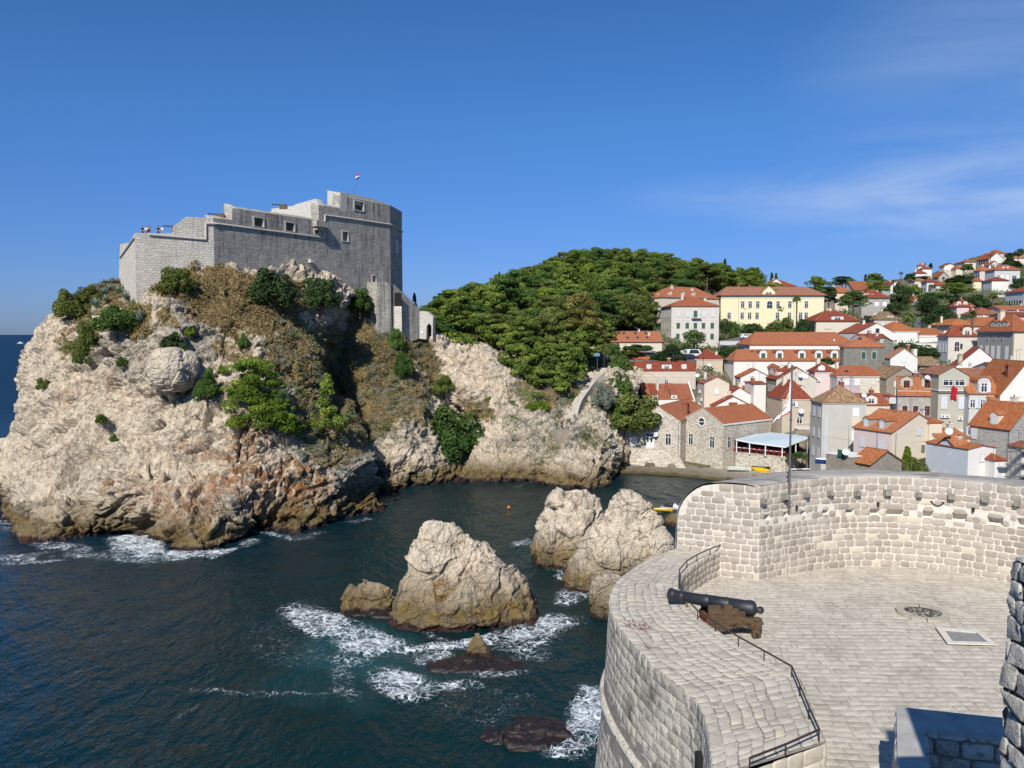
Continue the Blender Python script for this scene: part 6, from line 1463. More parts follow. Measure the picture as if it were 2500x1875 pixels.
s=HR('stone_house','weathered dark grey stone house with orange pyramid roof and two green shutters',B,442,997,1200,193,1,842,405,kind='hip',ry=888,wall='darkstone',wallL='darkstone',tiles='o',ridge=.03,over=.25)
s.win('R',[.49,.75],[s.h-2.0],1.0,1.7,'green').win('R',[.5],[s.h-5.3],1.3,.8,'dark').skylight('R',[(.42,.75)],1,.7)
s=HR('house','dark stone gable behind orange eaves in the middle of the town',B,740,935,1000,208,2,925,None,8,kind='gable_v',ry=895,wall='darkstone',tiles='d',over=.3,cornice=False)
s.win('R',[.4],[s.h],.7,.8,'glass')
s=HR('house','flat dark red roof strip behind the dark stone gable',B,640,918,950,214,1,892,None,8,kind='gable_u',ry=870,wall='white',tiles='d',over=.1,cornice=False)
s=HR('white_gable_house','pinkish white gable house with one square shuttered window beside a garden wall',B,900,1105,1230,189,2,1168,845,kind='gable_v',ry=1010,wall='white',wallL='dgrey',tiles='p',over=.15,cornice=False)
s.win('R',[.5],[s.h-.4],1.0,1.25,'white').ac('R',.5,s.h-1.9).win('R',[.6],[s.h-4.0],.9,1.1,'dark')
m=MB();m.box(s.w*.86,.1,s.h-.5,s.w*.98,1.2,s.h+2.2,M_TRIM);m.obj('chimney',s.roofo)
s=HR('mansion','stone mansion with curved baroque dormer and arched window, left side in shade',B,1470,893,1040,214,-3,1758,1365,kind='hip',ry=790,wall='palestone',wallL='blue',tiles='d',ridge=.3,over=.3,cat='mansion')  # blue plaster colours the shade onto the left facade
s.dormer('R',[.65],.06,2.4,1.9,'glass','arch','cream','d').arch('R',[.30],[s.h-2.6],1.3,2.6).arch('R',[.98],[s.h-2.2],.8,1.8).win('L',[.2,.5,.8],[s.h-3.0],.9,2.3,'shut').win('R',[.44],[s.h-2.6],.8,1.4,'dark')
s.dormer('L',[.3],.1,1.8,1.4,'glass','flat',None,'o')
s=House('mansion','large grey mansion with tall arched stair windows and three-gabled lead dormer',*B(2110,845),B(0,1160)[1],196,2,B(2330,0)[0],B(1755,0)[0],wall='cream',wallL='dgrey',cat='mansion',down=3)  # dark grey on the left facade is its shade, set as plaster colour
s.roof('hip',4.2,'o',.5,.4);s.win('L',[.12,.30,.46,.62,.84],[s.h-5.2],1.1,3.2,'white').win('L',[.3,.5,.7],[s.h-1.6],.7,.7,'dark').rect('L',.5,s.h-8.6,s.d,.25,M_LOUV,.1,'string_course').pipe('R',.02)
s.dormer('L',[.40,.56,.72],.16,2.1,1.7,'glass','gable','dgrey','o').chimney(.35,.55,1.2,2.4,'cream')
s=HR('house','rose and white gabled house with dark red roof, dishes and a tall brown chimney',B,1500,1215,1300,184,0,2030,1440,kind='gable_v',ry=1000,wall='white',wallL='rose',tiles='d',over=.2,cornice=False)
s.win('R',[.34],[s.h+1.2],.6,.8,'glass').win('R',[.56],[s.h+1.3],.8,1.2,'white').dish('R',.11,s.h-.1,.5).dish('R',.22,s.h+.1,.5).chimney(.16,.1,.8,1.6,'sand')
s.rect('R',.92,s.h+.5,2.2,2.2,PL['rose'],.3,'side_wall')
s=HR('pink_house','pale pink house with red pyramid roof and white front dormer beside the flagpole',B,160,1240,1430,181,0,378,85,kind='hip',ry=1148,wall='pink',wallL='white',tiles='d',ridge=.03,over=.2)
s.dormer('R',[.30],.05,1.6,1.2,'white','gable',None,'d',pr=.5).win('L',[.5],[s.h-1.5],1,1.2,'white').ac('R',.15,s.h-1.9)
s=HR('terrace_house','lilac and cream house with patched orange hipped roof and white shutters',B,378,1283,1455,177,0,858,None,9,kind='hip',ry=1185,wall='lilac',tiles='o',ridge=.55,over=.15)
s.rect('R',.738,s.h/2-3.1,s.w*.52,s.h+5.5,PL['yellow'] if False else PL['cream'],.06,'cream_front');s.win('R',[.19,.41],[s.h-1.25],1.25,1.45,'white');s.win('R',[.585,.73],[s.h-1.25],1.0,1.4,'shut').win('R',[.59,.73],[s.h-4.0],1.0,1.2,'shut').ac('R',.86,s.h-.8).ac('R',.88,s.h-3.8).skylight('R',[(.26,.45)],1.1,1.1)
s=HR('stone_house','weathered rubble house with old brown and orange tile roof right of the cream front',B,862,1300,1480,174,2,1195,None,9,kind='gable_v',ry=1195,wall='brownstone',tiles='y',over=.2,cornice=False)
s.win('R',[.3],[s.h-1.3],1.0,1.2,'white').win('R',[.27],[s.h-5.4],1.4,1.2,'white').rect('R',.92,s.h-.3,1.2,1.2,PL['pale'],.3,'parapet')
s=HR('stone_house','grey ashlar house with brown shutters and two gabled dormers under orange tiles',B,1355,1425,1670,152,82,1375,975,kind='gable_v',ry=1290,wall='stone',wallL='stone',tiles='b',over=.2)
s.win('L',[.19,.47,.77],[s.h-3.9],.95,1.9,'brown').pipe('L',.34).dormer('L',[.22,.76],.10,2.2,2.1,'brown','gable','olive','b').dish('L',.72,s.h+2.6,.45)
s=HR('town_house','olive grey gabled house with two wide top windows and a red cloth hung out',B,1372,1425,1800,149,-4,1668,None,8,kind='flat',wall='olive',cornice=False)
s.win('R',[.20,.78],[s.h-2.2,s.h-8.4],1.0,2.3,'shut').ac('R',.16,s.h-4.8).ac('R',.30,s.h-4.8).ac('R',.74,s.h-5.2).ac('R',.76,s.h-10.4)
m=MB();w_,h_=s.w,s.h;zt=4.3;m.poly([(0,-.02,h_),(w_,-.02,h_),(w_,-.02,h_+2.9),(w_*.47,-.02,h_+4.6),(0,-.02,h_+3.1)],PL['olive']);m.poly([(w_,-.02,h_),(w_,7,h_),(w_,7,h_+2.9),(w_,-.02,h_+2.9)],PL['olive']);m.poly([(0,7,h_),(0,-.02,h_),(0,-.02,h_+3.1),(0,7,h_+3.1)],PL['olive']);m.obj('gable_storey',s.t)
m=MB();T=ROOFS['p'];m.prism([(w_+.2,-.2,h_+2.75),(w_*.47,-.2,h_+4.6),(w_*.47,8,h_+4.6),(w_+.2,8,h_+2.75)],T,(0,0,.12));m.prism([(-.2,-.2,h_+3.0),(w_*.47,-.2,h_+4.6),(w_*.47,8,h_+4.6),(-.2,8,h_+3.0)][::-1],T,(0,0,.12));s.roofo=m.obj('gable_roof',s.t)
for c in (.335,.67):
 fr_,pn_,sh_=window_mesh('glass',2.2,1.2);ob=link('window',fr_,s.t,(w_*c,-.025,h_+1.6));link('pane',pn_,ob)
s.rect('R',.5,s.h-.25,s.w*1.02,.35,M_LEAD,.2,'cornice_shelf')
CL=s
s=HR('town_house','light grey house with arched roof window and a row of open white shutters',B,1668,1452,1780,147,-5,1978,None,8,kind='gable_u',ry=1290,wall='lgrey',tiles='b',over=.2)
s.win('R',[.14,.46,.78],[s.h-1.9],.95,1.6,'open').win('R',[.1],[s.h-7],.95,1.6,'open').pipe('R',.01).dormer('R',[.49],.02,2.2,2.4,'open','arch','lgrey','b')
s=House('white_gable_house','tall white gable wall with orange roof and brick chimney at the right edge',*B(1980,1460),B(0,1780)[1],145,-5,B(2480,0)[0],None,12,wall='white',down=4)
s.roof('gable_v',6.0,'b',.2,cornice=False);s.chimney(.30,.2,1.0,1.6,'brick')
s=HR('house','terracotta and pink roofed house with white dormer and red blind above the grey row',B,1700,1300,1400,160,-3,2230,None,12,kind='gable_u',ry=1210,wall='pink',tiles='p',over=.2,cornice=False)
s=HR('house','brown red roof with small skylight near the right edge behind orange roofs',B,1950,1215,1290,172,-3,2330,None,10,kind='gable_u',ry=1150,wall='pink',tiles='d',over=.2,cornice=False);s.skylight('R',[(.45,.5)],1.2,.8)
s=HR('house','dark red roofed low house with two white dormers in the centre right of the town',B,560,1570,1620,160,0,978,None,8,kind='gable_u',ry=1455,wall='cream',tiles='d',over=.1,cornice=False)
s.dormer('R',[.385],.1,2.4,1.5,'glass','gable',None,'d',pr=.5).dormer('R',[.92],.12,1.7,1.5,'shut','flat',None,'d').dish('R',.16,s.h+2.1,.5)
s=HR('tall_house','tall grey rendered house with mossy old tile hipped roof beside the restaurant',Dd,232,540,1015,143,0,668,120,kind='hip',ry=373,wall='grey',wallL='grey',tiles='y',ridge=.03,over=.22)
s.rect('R',.76,s.h-1.6,1.2,1.5,M_WH,.05,'shutter_panel').rect('R',.76,s.h-3.35,1.5,1.7,PL['cream'],.12,'patched_panel').rect('R',.76,s.h-6.0,1.3,2.0,M_WH,.05,'shutter_panel').win('L',[.3,.75],[s.h-1.8,s.h-5.6,s.h-9.2],.9,1.6,'shut').rect('R',.1,s.h/2-1.5,.5,s.h-2,PL['blue'],.02,'pale_patch')
s=HR('house','orange roofed house with two lead-sided dormers and broad cream gable wall',Dd,912,828,1075,131,24,1412,541,kind='gable_v',ry=640,wall='cream',wallL='pink',tiles='b',over=.25,cornice=False)
s.win('L',[.24,.74],[s.h-2.3],1.0,1.6,'shut').dormer('L',[.26,.68],.10,1.4,1.4,'shut','gable','dgrey','b').win('R',[.52],[s.h-.1],1.0,1.3,'shut').pipe('L',.64).pipe('R',.08,-4).rect('R',.62,s.h-3.2,.9,1.3,M_LEAD,.05,'opening')
s=HR('annex','short orange roofed annex on the right of the broad cream gable',Dd,1285,735,1060,134,8,1410,None,5,kind='hip',ry=680,wall='cream',tiles='b',ridge=.3,over=.2,cornice=False)
s=HR('boat_shed','low rubble stone boat shed with orange roof behind the bastion wall',Dd,700,1140,1190,124,25,1010,515,kind='gable_v',ry=1010,wall='brownstone',tiles='b',over=.3,cornice=False,cat='shed')
s=HR('boat_shed','flat grey roofed stone hut left of the orange roofed boat shed',Dd,520,1075,1190,126,28,700,268,kind='flat',wall='brownstone',wallL='brownstone',cornice=False,cat='hut')
s.dish('L',.85,s.h+.8,.55).rect('L',.62,s.h+.45,1.2,1.1,M_GREEN,.3,'green_hatch')
s=HR('white_house','bright white two-storey house, left side tinted blue as shade, with stepped orange roofs behind the bastion',Dd,1665,992,1270,122,18,1935,1250,kind='gable_v',ry=955,wall='white',wallL='blue',tiles='b',over=.2,cornice=False)  # left wall is white in shade, given as a blue plaster tint
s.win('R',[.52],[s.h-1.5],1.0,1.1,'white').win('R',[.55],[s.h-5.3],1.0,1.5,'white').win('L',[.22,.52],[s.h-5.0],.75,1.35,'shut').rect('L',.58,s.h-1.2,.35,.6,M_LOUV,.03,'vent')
m=MB();T=ROOFS['b'];dd_=s.d
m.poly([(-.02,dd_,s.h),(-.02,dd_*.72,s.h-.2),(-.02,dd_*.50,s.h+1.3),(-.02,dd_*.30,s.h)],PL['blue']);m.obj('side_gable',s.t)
m=MB();m.prism([(-.3,dd_*.50,s.h+1.35),(-.3,dd_*.28,s.h),(s.w*.5,dd_*.28,s.h+.4),(s.w*.5,dd_*.5,s.h+1.5)],T,(0,0,.12));m.prism([(-.3,dd_*.50,s.h+1.35),(-.3,dd_*.74,s.h-.1),(s.w*.5,dd_*.74,s.h+.4),(s.w*.5,dd_*.5,s.h+1.5)][::-1],T,(0,0,.12));s.roofo=m.obj('cross_roof',s.t)
s.dish('L',.6,s.h+2.4,.6)
s=HR('annex','small white side block with a red pent roof right of the bright white two-storey house',Dd,1925,1110,1280,121,8,2052,None,5,kind='hip',ry=1040,wall='white',tiles='d',ridge=.4,over=.15,cornice=False)
s=HR('house','orange hipped roof rising behind the bright white two-storey house',Dd,1400,890,1000,132,8,1682,None,8,kind='gable_u',ry=795,wall='cream',tiles='b',over=.2,cornice=False)
s=House('stone_house','big grey stone house with orange roof and single gabled dormer behind the white house',*Dd(2075,795),Dd(0,1250)[1],128,20,Dd(2420,0)[0],Dd(1680,0)[0],wall='stone',wallL='stone',down=4)
s.roof('gable_v',3.9,'b',.25,cornice=True);s.win('L',[.12],[s.h-1.5],1.0,1.7,'shut').dormer('L',[.56],.10,1.5,1.7,'shut','gable','cream','b').pipe('L',.985,-4)
s=HR('house','orange roof at the right edge above the big grey stone house',Dd,2000,600,760,142,0,2400,None,10,kind='gable_u',ry=470,wall='white',tiles='b',over=.2,cornice=False);s.dish('R',.05,s.h+.2,.4)
# scaffolded house at the right edge
s=HR('scaffolded_house','house wrapped in scaffolding with a red roof edge at the right edge of the picture',Dd,2195,985,1270,118,5,2330,None,3,kind='hip',ry=920,wall='pale',tiles='d',over=.2,cornice=False)
m=MB()
for x in (0,1.6,3.2,4.8,6.4):
 for y in (-1.0,-.15):m.tube((x-2.6,y,-5),(x-2.6,y,s.h+.6),.03,.03,M_STEEL,5)
for z in (s.h-.4,s.h-2.3,s.h-4.2):m.box(-3.0,-1.05,z,4,-.1,z+.05,M_LEAD);m.tube((-3.0,-1.0,z+1),(4,-1.0,z+1),.025,.025,M_STEEL,5)
m.obj('scaffolding',s.t)
# ---------------- hillside, far right
def far(name,label,x,eave,base,Y,a,xr,xl=None,dep=None,kind='hip',ry=0,tiles='d',wall='cream',wallL=None,ridge=None,wins=None,dorm=None,style='white',cat='house'):
 s=HR(name,label,B,x,eave,base,Y,a,xr,xl,dep,kind=kind,ry=ry,tiles=tiles,wall=wall,wallL=wallL,ridge=ridge,over=.5,cornice=False,cat=cat,down=9)
 for w in (wins or []):s.win(w[0],w[1],[s.h-w[2]],w[3],w[4],style if len(w)<6 else w[5])
 if dorm:s.dormer('R',dorm,.1,2.0,1.5,'glass','gable',None,tiles,pr=.7)
 return s
far('villa','white tower-like villa with small red roof on the skyline beside cypresses',1172,200,262,540,0,1240,1163,ry=180,wall='white',tiles='d')
far('villa','low white villa with red roof right of the white tower villa',1215,228,262,535,0,1308,None,10,ry=206,wall='white')
far('villa','white cottage with red pyramid roof below the white tower villa',1150,272,305,500,0,1252,1105,ry=241,wall='white',wallL='lgrey')
far('villa','grey stone gable house on the hill with dark attic window',1375,300,345,480,0,1468,1320,kind='gable_v',ry=255,wall='stone',wallL='sand',wins=[('R',[.5],1.2,1.6,1.6,'dark')])
far('villa','beige gabled house with two white windows on the skyline',1425,200,248,520,5,1540,1380,kind='gable_v',ry=170,wall='beige',wallL='beige',wins=[('R',[.25,.65],1.0,3.0,3.2)])
far('villa','orange roofed house low on the skyline beneath the white hill villa',1545,225,260,515,0,1610,None,10,ry=195,wall='cream',tiles='o')
far('villa','long low orange roof on the skyline left of the top villa',1632,162,185,560,0,1740,None,12,kind='hip',ry=140,wall='cream',tiles='o')
far('villa','large white gabled villa with dark veranda on top of the hill',1870,125,160,560,8,2010,1752,kind='gable_v',ry=66,wall='white',wallL='dgrey',tiles='d',wins=[('L',[.2,.4,.6,.8],2,2,3,'dark')])
far('villa','cream villa with dark red pyramid roof topping the hill',1925,78,130,585,0,2040,None,14,ry=42,wall='cream',tiles='d',ridge=.3)
far('villa','small white arched villa half way under the top villa',1870,192,215,530,0,1975,None,9,kind='gable_v',ry=150,wall='white',wins=[('R',[.3,.7],.5,2.2,2.2,'glass')])
far('villa','pink tinged house with orange roof left of the big grey hill villa',1780,245,350,455,0,1870,1718,ry=200,wall='pink',wallL='lgrey',tiles='o',wins=[('L',[.2,.5,.8],3,1.4,2.6,'dark')])
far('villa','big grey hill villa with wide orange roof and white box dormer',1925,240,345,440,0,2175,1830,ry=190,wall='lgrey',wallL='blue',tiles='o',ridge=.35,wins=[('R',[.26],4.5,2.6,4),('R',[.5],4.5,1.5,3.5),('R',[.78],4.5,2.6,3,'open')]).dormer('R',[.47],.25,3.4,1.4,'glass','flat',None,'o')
far('villa','plain white gable-less wall villa with red roof and shaded left side',1898,343,485,405,0,2060,1810,ry=308,wall='white',wallL='lgrey',tiles='d',wins=[('L',[.3,.7],8,2.2,4,'white')])  # light grey plaster paints the shade of the left side
far('villa','small cream house with red roof tucked left of the plain white villa',1720,348,400,420,0,1790,1700,ry=318,wall='yellow',tiles='d')
far('villa','villa with red pyramid roof and arched porch above a round green pine',1258,357,460,430,0,1350,1203,ry=316,wall='lgrey',wallL='lgrey',tiles='d',wins=[('L',[.3,.7],4,1.5,2,'dark')]).arch('R',[.4],[2.5],2.4,4)
far('villa','small red pyramid roof wing right of the arched porch villa',1352,390,440,425,0,1480,None,9,ry=352,wall='cream',tiles='d')
far('villa','low house with pale flat roof below the white tower villa',1140,345,362,470,0,1265,None,8,kind='hip',ry=320,wall='cream',tiles='y')
far('villa','pink house with two white arched dormers in a dark red roof',1555,600,700,322,0,1722,1462,ry=535,wall='pink',wallL='pink',tiles='d',ridge=.4,wins=[('R',[.35,.8],3.2,1.2,1.8,'shut')]).dormer('R',[.12,.50],.06,1.7,1.7,'glass','arch',None,'d')
far('villa','cream bungalow with red hipped roof right of the pink house',1745,675,730,305,0,1960,1590,ry=612,wall='cream',wallL='cream',tiles='d',ridge=.25)
far('villa','blue-grey shaded building with rows of tall windows at the right edge',2215,452,610,335,0,2500,2030,kind='hip',ry=385,wall='lgrey',wallL='blue',tiles='d',wins=[('L',[.1,.24,.38,.52,.66,.8],5,1.2,3.2,'dark'),('L',[.1,.24,.38,.52,.66,.8],11,1.2,3.2,'white')])  # shade of the left front is put into its blue plaster
far('villa','white walled house with red gable roof amid trees left of the hill',905,385,440,415,6,992,820,kind='gable_v',ry=342,wall='white',tiles='d')
far('villa','orange roofed house behind the pines right of the stone villa',545,432,480,370,0,705,None,12,kind='gable_u',ry=352,wall='cream',tiles='o')
far('villa','small orange roofed house between dark pines right of the yellow institute',362,462,540,345,0,525,None,12,ry=400,wall='cream',tiles='o',ridge=.3)
far('villa','brown roofed cottage with pale gable in the middle of the hillside trees',1130,530,600,380,8,1182,1045,kind='gable_v',ry=492,wall='sand',wallL='sand',tiles='o')
far('retaining_wall','pale concrete terrace wall below the plain white hill villa',1935,485,595,372,0,2030,None,6,kind='flat',wall='lgrey',cat='wall')
far('villa','cream house end with sloping edge at the top right corner of the hill',2115,120,165,560,-6,2330,None,10,kind='gable_u',ry=85,wall='cream',tiles='p')
far('house','large bright orange roof spreading behind the arched dormer mansion',1720,790,850,245,0,2240,None,16,kind='hip',ry=708,wall='cream',tiles='b',ridge=.3)
far('house','orange roof strip left of the palm behind the stone mansion',1490,782,850,248,0,1740,None,12,kind='hip',ry=722,wall='cream',tiles='b',ridge=.5)
far('house','low white house with long orange roof at the right edge below the blue-grey shaded building',2010,630,690,300,0,2400,None,12,kind='gable_u',ry=592,wall='lgrey',tiles='o',wins=[('R',[.15],1.5,2,1.6,'dark')])
far('house','dark red low roof at the right edge above the mansion chimney',2080,690,760,275,0,2400,None,12,kind='gable_u',ry=655,wall='rose',tiles='d')
far('shed','rubble shed with mossy yellow tile roof in a garden between stone houses',1190,1170,1240,193,0,1362,None,7,kind='gable_u',ry=1095,wall='brownstone',tiles='y',cat='shed')
far('house','small orange roof with pink wall under the mossy shed',1340,1235,1290,168,0,1480,None,6,kind='gable_u',ry=1210,wall='pink',tiles='o')
far('wall','long white garden wall with hedge in front of the orange wing',960,960,1000,224,0,1360,None,1,kind='flat',wall='white',cat='garden wall')
# red cloth under the wide windows
mb=MB();cm_=plain('red_cloth',(.42,.02,.04),.9,.1);w_=1.1
for i in range(8):
 for j in range(8):
  fn=lambda a,b:(w_*(a-.5)+.08*math.sin(b*7),-.12-.07*math.sin(a*9+b*2),-2.3*b+.15*math.sin(a*5))
  mb.poly([fn(i/8,(j+1)/8),fn((i+1)/8,(j+1)/8),fn((i+1)/8,j/8),fn(i/8,j/8)],cm_)
p=CL.o+CL.u*CL.w*.49-CL.v*.25;o=mb.obj('hanging_cloth',None,Vector((p.x,p.y,CL.z0+CL.h+.75)));o.rotation_euler=(0,0,CL.a);tag(o,'red cloth hung out to dry below the wide attic windows','cloth')
# roof-top aerials, extra chimney pots and downpipes on the houses, each a part of its house
def clutter():
 rs=np.random.RandomState(44);mt=M_STEEL
 for t in [o for o in D.objects if o.get('category') in ('house','villa') and o.type=='EMPTY']:
  rf=[c for c in t.children if c.name.startswith('roof')]
  if not rf:continue
  bb=[Vector(c) for c in rf[0].bound_box];x0,x1=min(b.x for b in bb),max(b.x for b in bb);y0,y1=min(b.y for b in bb),max(b.y for b in bb);z0,z1=min(b.z for b in bb),max(b.z for b in bb)
  for k in range(rs.randint(1,4)):
   x=x0+(x1-x0)*rs.uniform(.2,.8);y=y0+(y1-y0)*rs.uniform(.4,.6);m=MB();h=rs.uniform(1.2,2.6);m.tube((0,0,-1),(0,0,h),.035,.025,mt,4);a=rs.uniform(0,3);d=Vector((math.cos(a),math.sin(a),0));p=Vector((-d.y,d.x,0))
   m.tube(Vector((0,0,h*.9))-d*.6,Vector((0,0,h*.9))+d*.7,.02,.02,mt,4)
   for q in range(5):c=Vector((0,0,h*.9))+d*(-.5+q*.27);m.tube(c-p*(.35-q*.04),c+p*(.35-q*.04),.015,.015,mt,3)
   m.obj('aerial',t,(x,y,z1-.3))
  if rs.rand()<.75:
   x=x0+(x1-x0)*rs.uniform(.15,.85);y=y0+(y1-y0)*rs.uniform(.45,.7);w=rs.uniform(.28,.45);m=MB();M_=[PL['cream'],PL['brick'],PL['white'],PL['grey']][rs.randint(4)];m.box(-w,-w,-2.2,w,w,1.0,M_);m.box(-w*1.2,-w*1.2,1.0,w*1.2,w*1.2,1.12,M_TRIM);m.tube((0,0,1.12),(0,0,1.45),.13,.1,M_R1,8);m.obj('chimney',rf[0],(x,y,z1-.25))
clutter()
def wires():
 def wire(label,a,b,sag,r=.022):
  m=MB();n=16;o=a.copy();pr=None
  for k in range(n+1):
   s_=k/n;p=a.lerp(b,s_)-Vector((0,0,sag*4*s_*(1-s_)))-o
   if pr is not None:m.tube(pr,p,r,r,M_LEAD,4,False)
   pr=p
  tag(m.obj('cable',None,o),label,'cable')
 wire('cable slung from the wide cream house down to the gable houses',W(*A(410,1190),197),W(*A(1260,1500),186),1.0,.03)
 wire('cable crossing in front of the solar panel house',W(*A(1000,1300),197),W(*A(1330,1345),183),.5,.03)
 wire('long cable across the lilac and cream fronts',W(*B(380,1290),176),W(*B(1190,1400),173),.6)
 wire('cable from the tall grey house to the broad cream gable',W(*Dd(232,860),142.5),W(*Dd(1400,900),130),.8)
 wire('cable over the street left of the flagpole',W(*A(1240,1000),235),W(*A(1760,905),245),1.0,.03)
wires()
# ------------------------------------------------------------------ harbour-side stone houses
def stone_gables():
 # left gable: front is a gable whose roof runs back to the right
 s=House('harbour_house','rubble stone harbour house with white double door and round gable window',*Cc(425,690),Cc(0,1160)[1],169.2,-29,Cc(852,0)[0],None,22,wall='rubble',down=2)
 s.roof('gable_v',_ry(s,Cc,'gable_v',572),'o',.12,cornice=False)
 rnd(s,.50,s.h+.45,1.05);s.win('R',[.725],[s.h-4.1],1.3,2.5,'glass')
 o,al,out,L=s.face('R');m=MB();p=o+al*L*.30+Vector((0,0,s.h-4.55));m.obox(p+out*.03,al*.95,out*.03,Vector((0,0,1.55)),M_WH)
 for dx in (-.42,.42):m.obox(p+al*dx+out*.065+Vector((0,0,.1)),al*.2,out*.005,Vector((0,0,.5)),M_GLASS);m.obox(p+al*dx+out*.065+Vector((0,0,1.15)),al*.33,out*.005,Vector((0,0,.27)),M_GLASS)
 m.obj('double_door',s.t);m=MB()
 for dx in (-1.08,1.08):m.obox(p+al*dx+out*.05,al*.12,out*.06,Vector((0,0,1.68)),M_STONEF)
 m.obox(p+out*.05+Vector((0,0,1.7)),al*1.2,out*.08,Vector((0,0,.12)),M_STONEF);m.obj('door_surround',s.t)
 s.dish('R',.455,s.h-3.2,.55).pipe('R',.955,-3)
 s.rect('R',.49,s.h+2.3,.95,1.1,M_STONEF,.04,'blocked_window')
 # gutter valley skylight, chimney of red brick
 s.chimney(.86,.35,1.3,2.2,'brick',cap=True)
 s.skylight('L',[(.4,.5)],1,1)
 a=38;s2=House('harbour_house','rubble stone harbour house with long orange roof beside the restaurant',*Cc(1272,748),Cc(0,1195)[1],160.5,a,Cc(1742,0)[0],Cc(856,0)[0],wall='rubble',down=3)
 w,dd,h=s2.w,s2.d,s2.h;ap=W(*Cc(1075,598),163.5);rise=ap.z-(s2.z0+h);M_=PL['rubble'];b=s2.zb-s2.z0;m=MB()
 m.poly([(0,0,b),(w,0,b),(w,0,h),(0,0,h)],M_);m.poly([(0,dd,b),(0,0,b),(0,0,h),(0,dd*.47,h+rise),(0,dd,h)],M_);m.poly([(w,0,b),(w,dd,b),(w,dd,h),(w,dd*.47,h+rise),(w,0,h)],M_);m.poly([(w,dd,b),(0,dd,b),(0,dd,h),(w,dd,h)],M_);m.obj('wall',s2.t)
 m=MB();T=ROOFS['o']
 for y0,y1 in ((0,dd*.47),(dd,dd*.47)):
  sl=math.hypot(y1-y0,rise);pts=[(-.12,y0-(.15 if y0==0 else -.1),h-.05),(w+.2,y0-(.15 if y0==0 else -.1),h-.05),(w+.2,y1,h+rise+.1),(-.12,y1,h+rise+.1)];m.poly([Vector(p)+Vector((0,0,.1)) for p in pts] if y0==0 else [Vector(p)+Vector((0,0,.1)) for p in pts][::-1],T,[(0,0),(w,0),(w,sl),(0,sl)] if y0==0 else [(0,sl),(w,sl),(w,0),(0,0)]);
  for i in range(4):j=(i+1) % 4;m.poly([pts[i],pts[j],Vector(pts[j])+Vector((0,0,.1)),Vector(pts[i])+Vector((0,0,.1))],M_TRIM)
 s2.rise=rise;s2.kind='gable_u';s2.roofo=m.obj('roof',s2.t);m=MB();m.box(-.1,-.18,h-.28,w+.1,-.01,h-.03,M_TRIM);m.obj('eaves_board',s2.t)
 rnd(s2,.50,h+.05,1.05,'L');s2.win('L',[.245,.75],[h-4.0],1.25,2.45,'glass').win('R',[.12],[h-3.9],1.2,2.4,'glass').win('R',[.42,.68],[h-3.0],.9,.8,'glass').rect('L',.165,h-1.5,.7,.8,M_STONEF,.04,'blocked_window')
 # low wall left of the houses and the sea wall down to the water
 sw=thing('sea_wall','long rubble quay wall with white shuttered hatch sloping to the rocks','wall',tuple(W(*Cc(425,1160),168.5)))
 m=MB();off=Vector(sw.location);Yw=169.4
 P=[W(x_,y_,Yw)-off for x_,y_ in (Cc(20,790),Cc(160,790),Cc(430,800),Cc(430,1175),Cc(280,1180),Cc(240,1150),Cc(200,900),Cc(100,830))];m.prism(P,PL['rubble'],(0,.8,0));o=m.obj('wall',sw);fix_normals(o)
 m=MB();P=[W(x_,y_,Yz)-off for x_,y_,Yz in [(*Cc(x,y),Y) for x,y,Y in ((200,985,169),(560,985,167.3),(700,1010,165.7),(855,1085,164),(900,1170,163.6),(910,1250,163.4),(250,1250,168))]];m.prism(P,PL['rubble'],(0,.7,0));o=m.obj('footing',sw);fix_normals(o)
 c=W(*Cc(388,913),169.3)-off;m=MB();m.box(c.x-.75,c.y-.08,c.z-1.0,c.x+.75,c.y,c.z+1.0,M_WH);m.obj('hatch',sw)
def rnd(s,c,z,r,f='R'):
 o,al,out,L=s.face(f);p=o+al*L*c+Vector((0,0,z))+out*.004;m=MB();n=20
 for i in range(n):
  a0,a1=2*math.pi*i/n,2*math.pi*(i+1)/n;e=lambda a,rr:al*math.cos(a)*rr+Vector((0,0,math.sin(a)*rr))
  m.prism([p+e(a0,r*.72),p+e(a1,r*.72),p+e(a1,r),p+e(a0,r)],M_TRIM,out*.10);m.poly([p+out*.02,p+out*.02+e(a0,r*.72),p+out*.02+e(a1,r*.72)],M_GLASS)
 m.obox(p+out*.05,al*(.06 if s.h and f=='R' else r*.7),out*.02,Vector((0,0,r*.7 if f=='R' else .07)),M_WH);m.obj('round_window',s.t)
stone_gables()
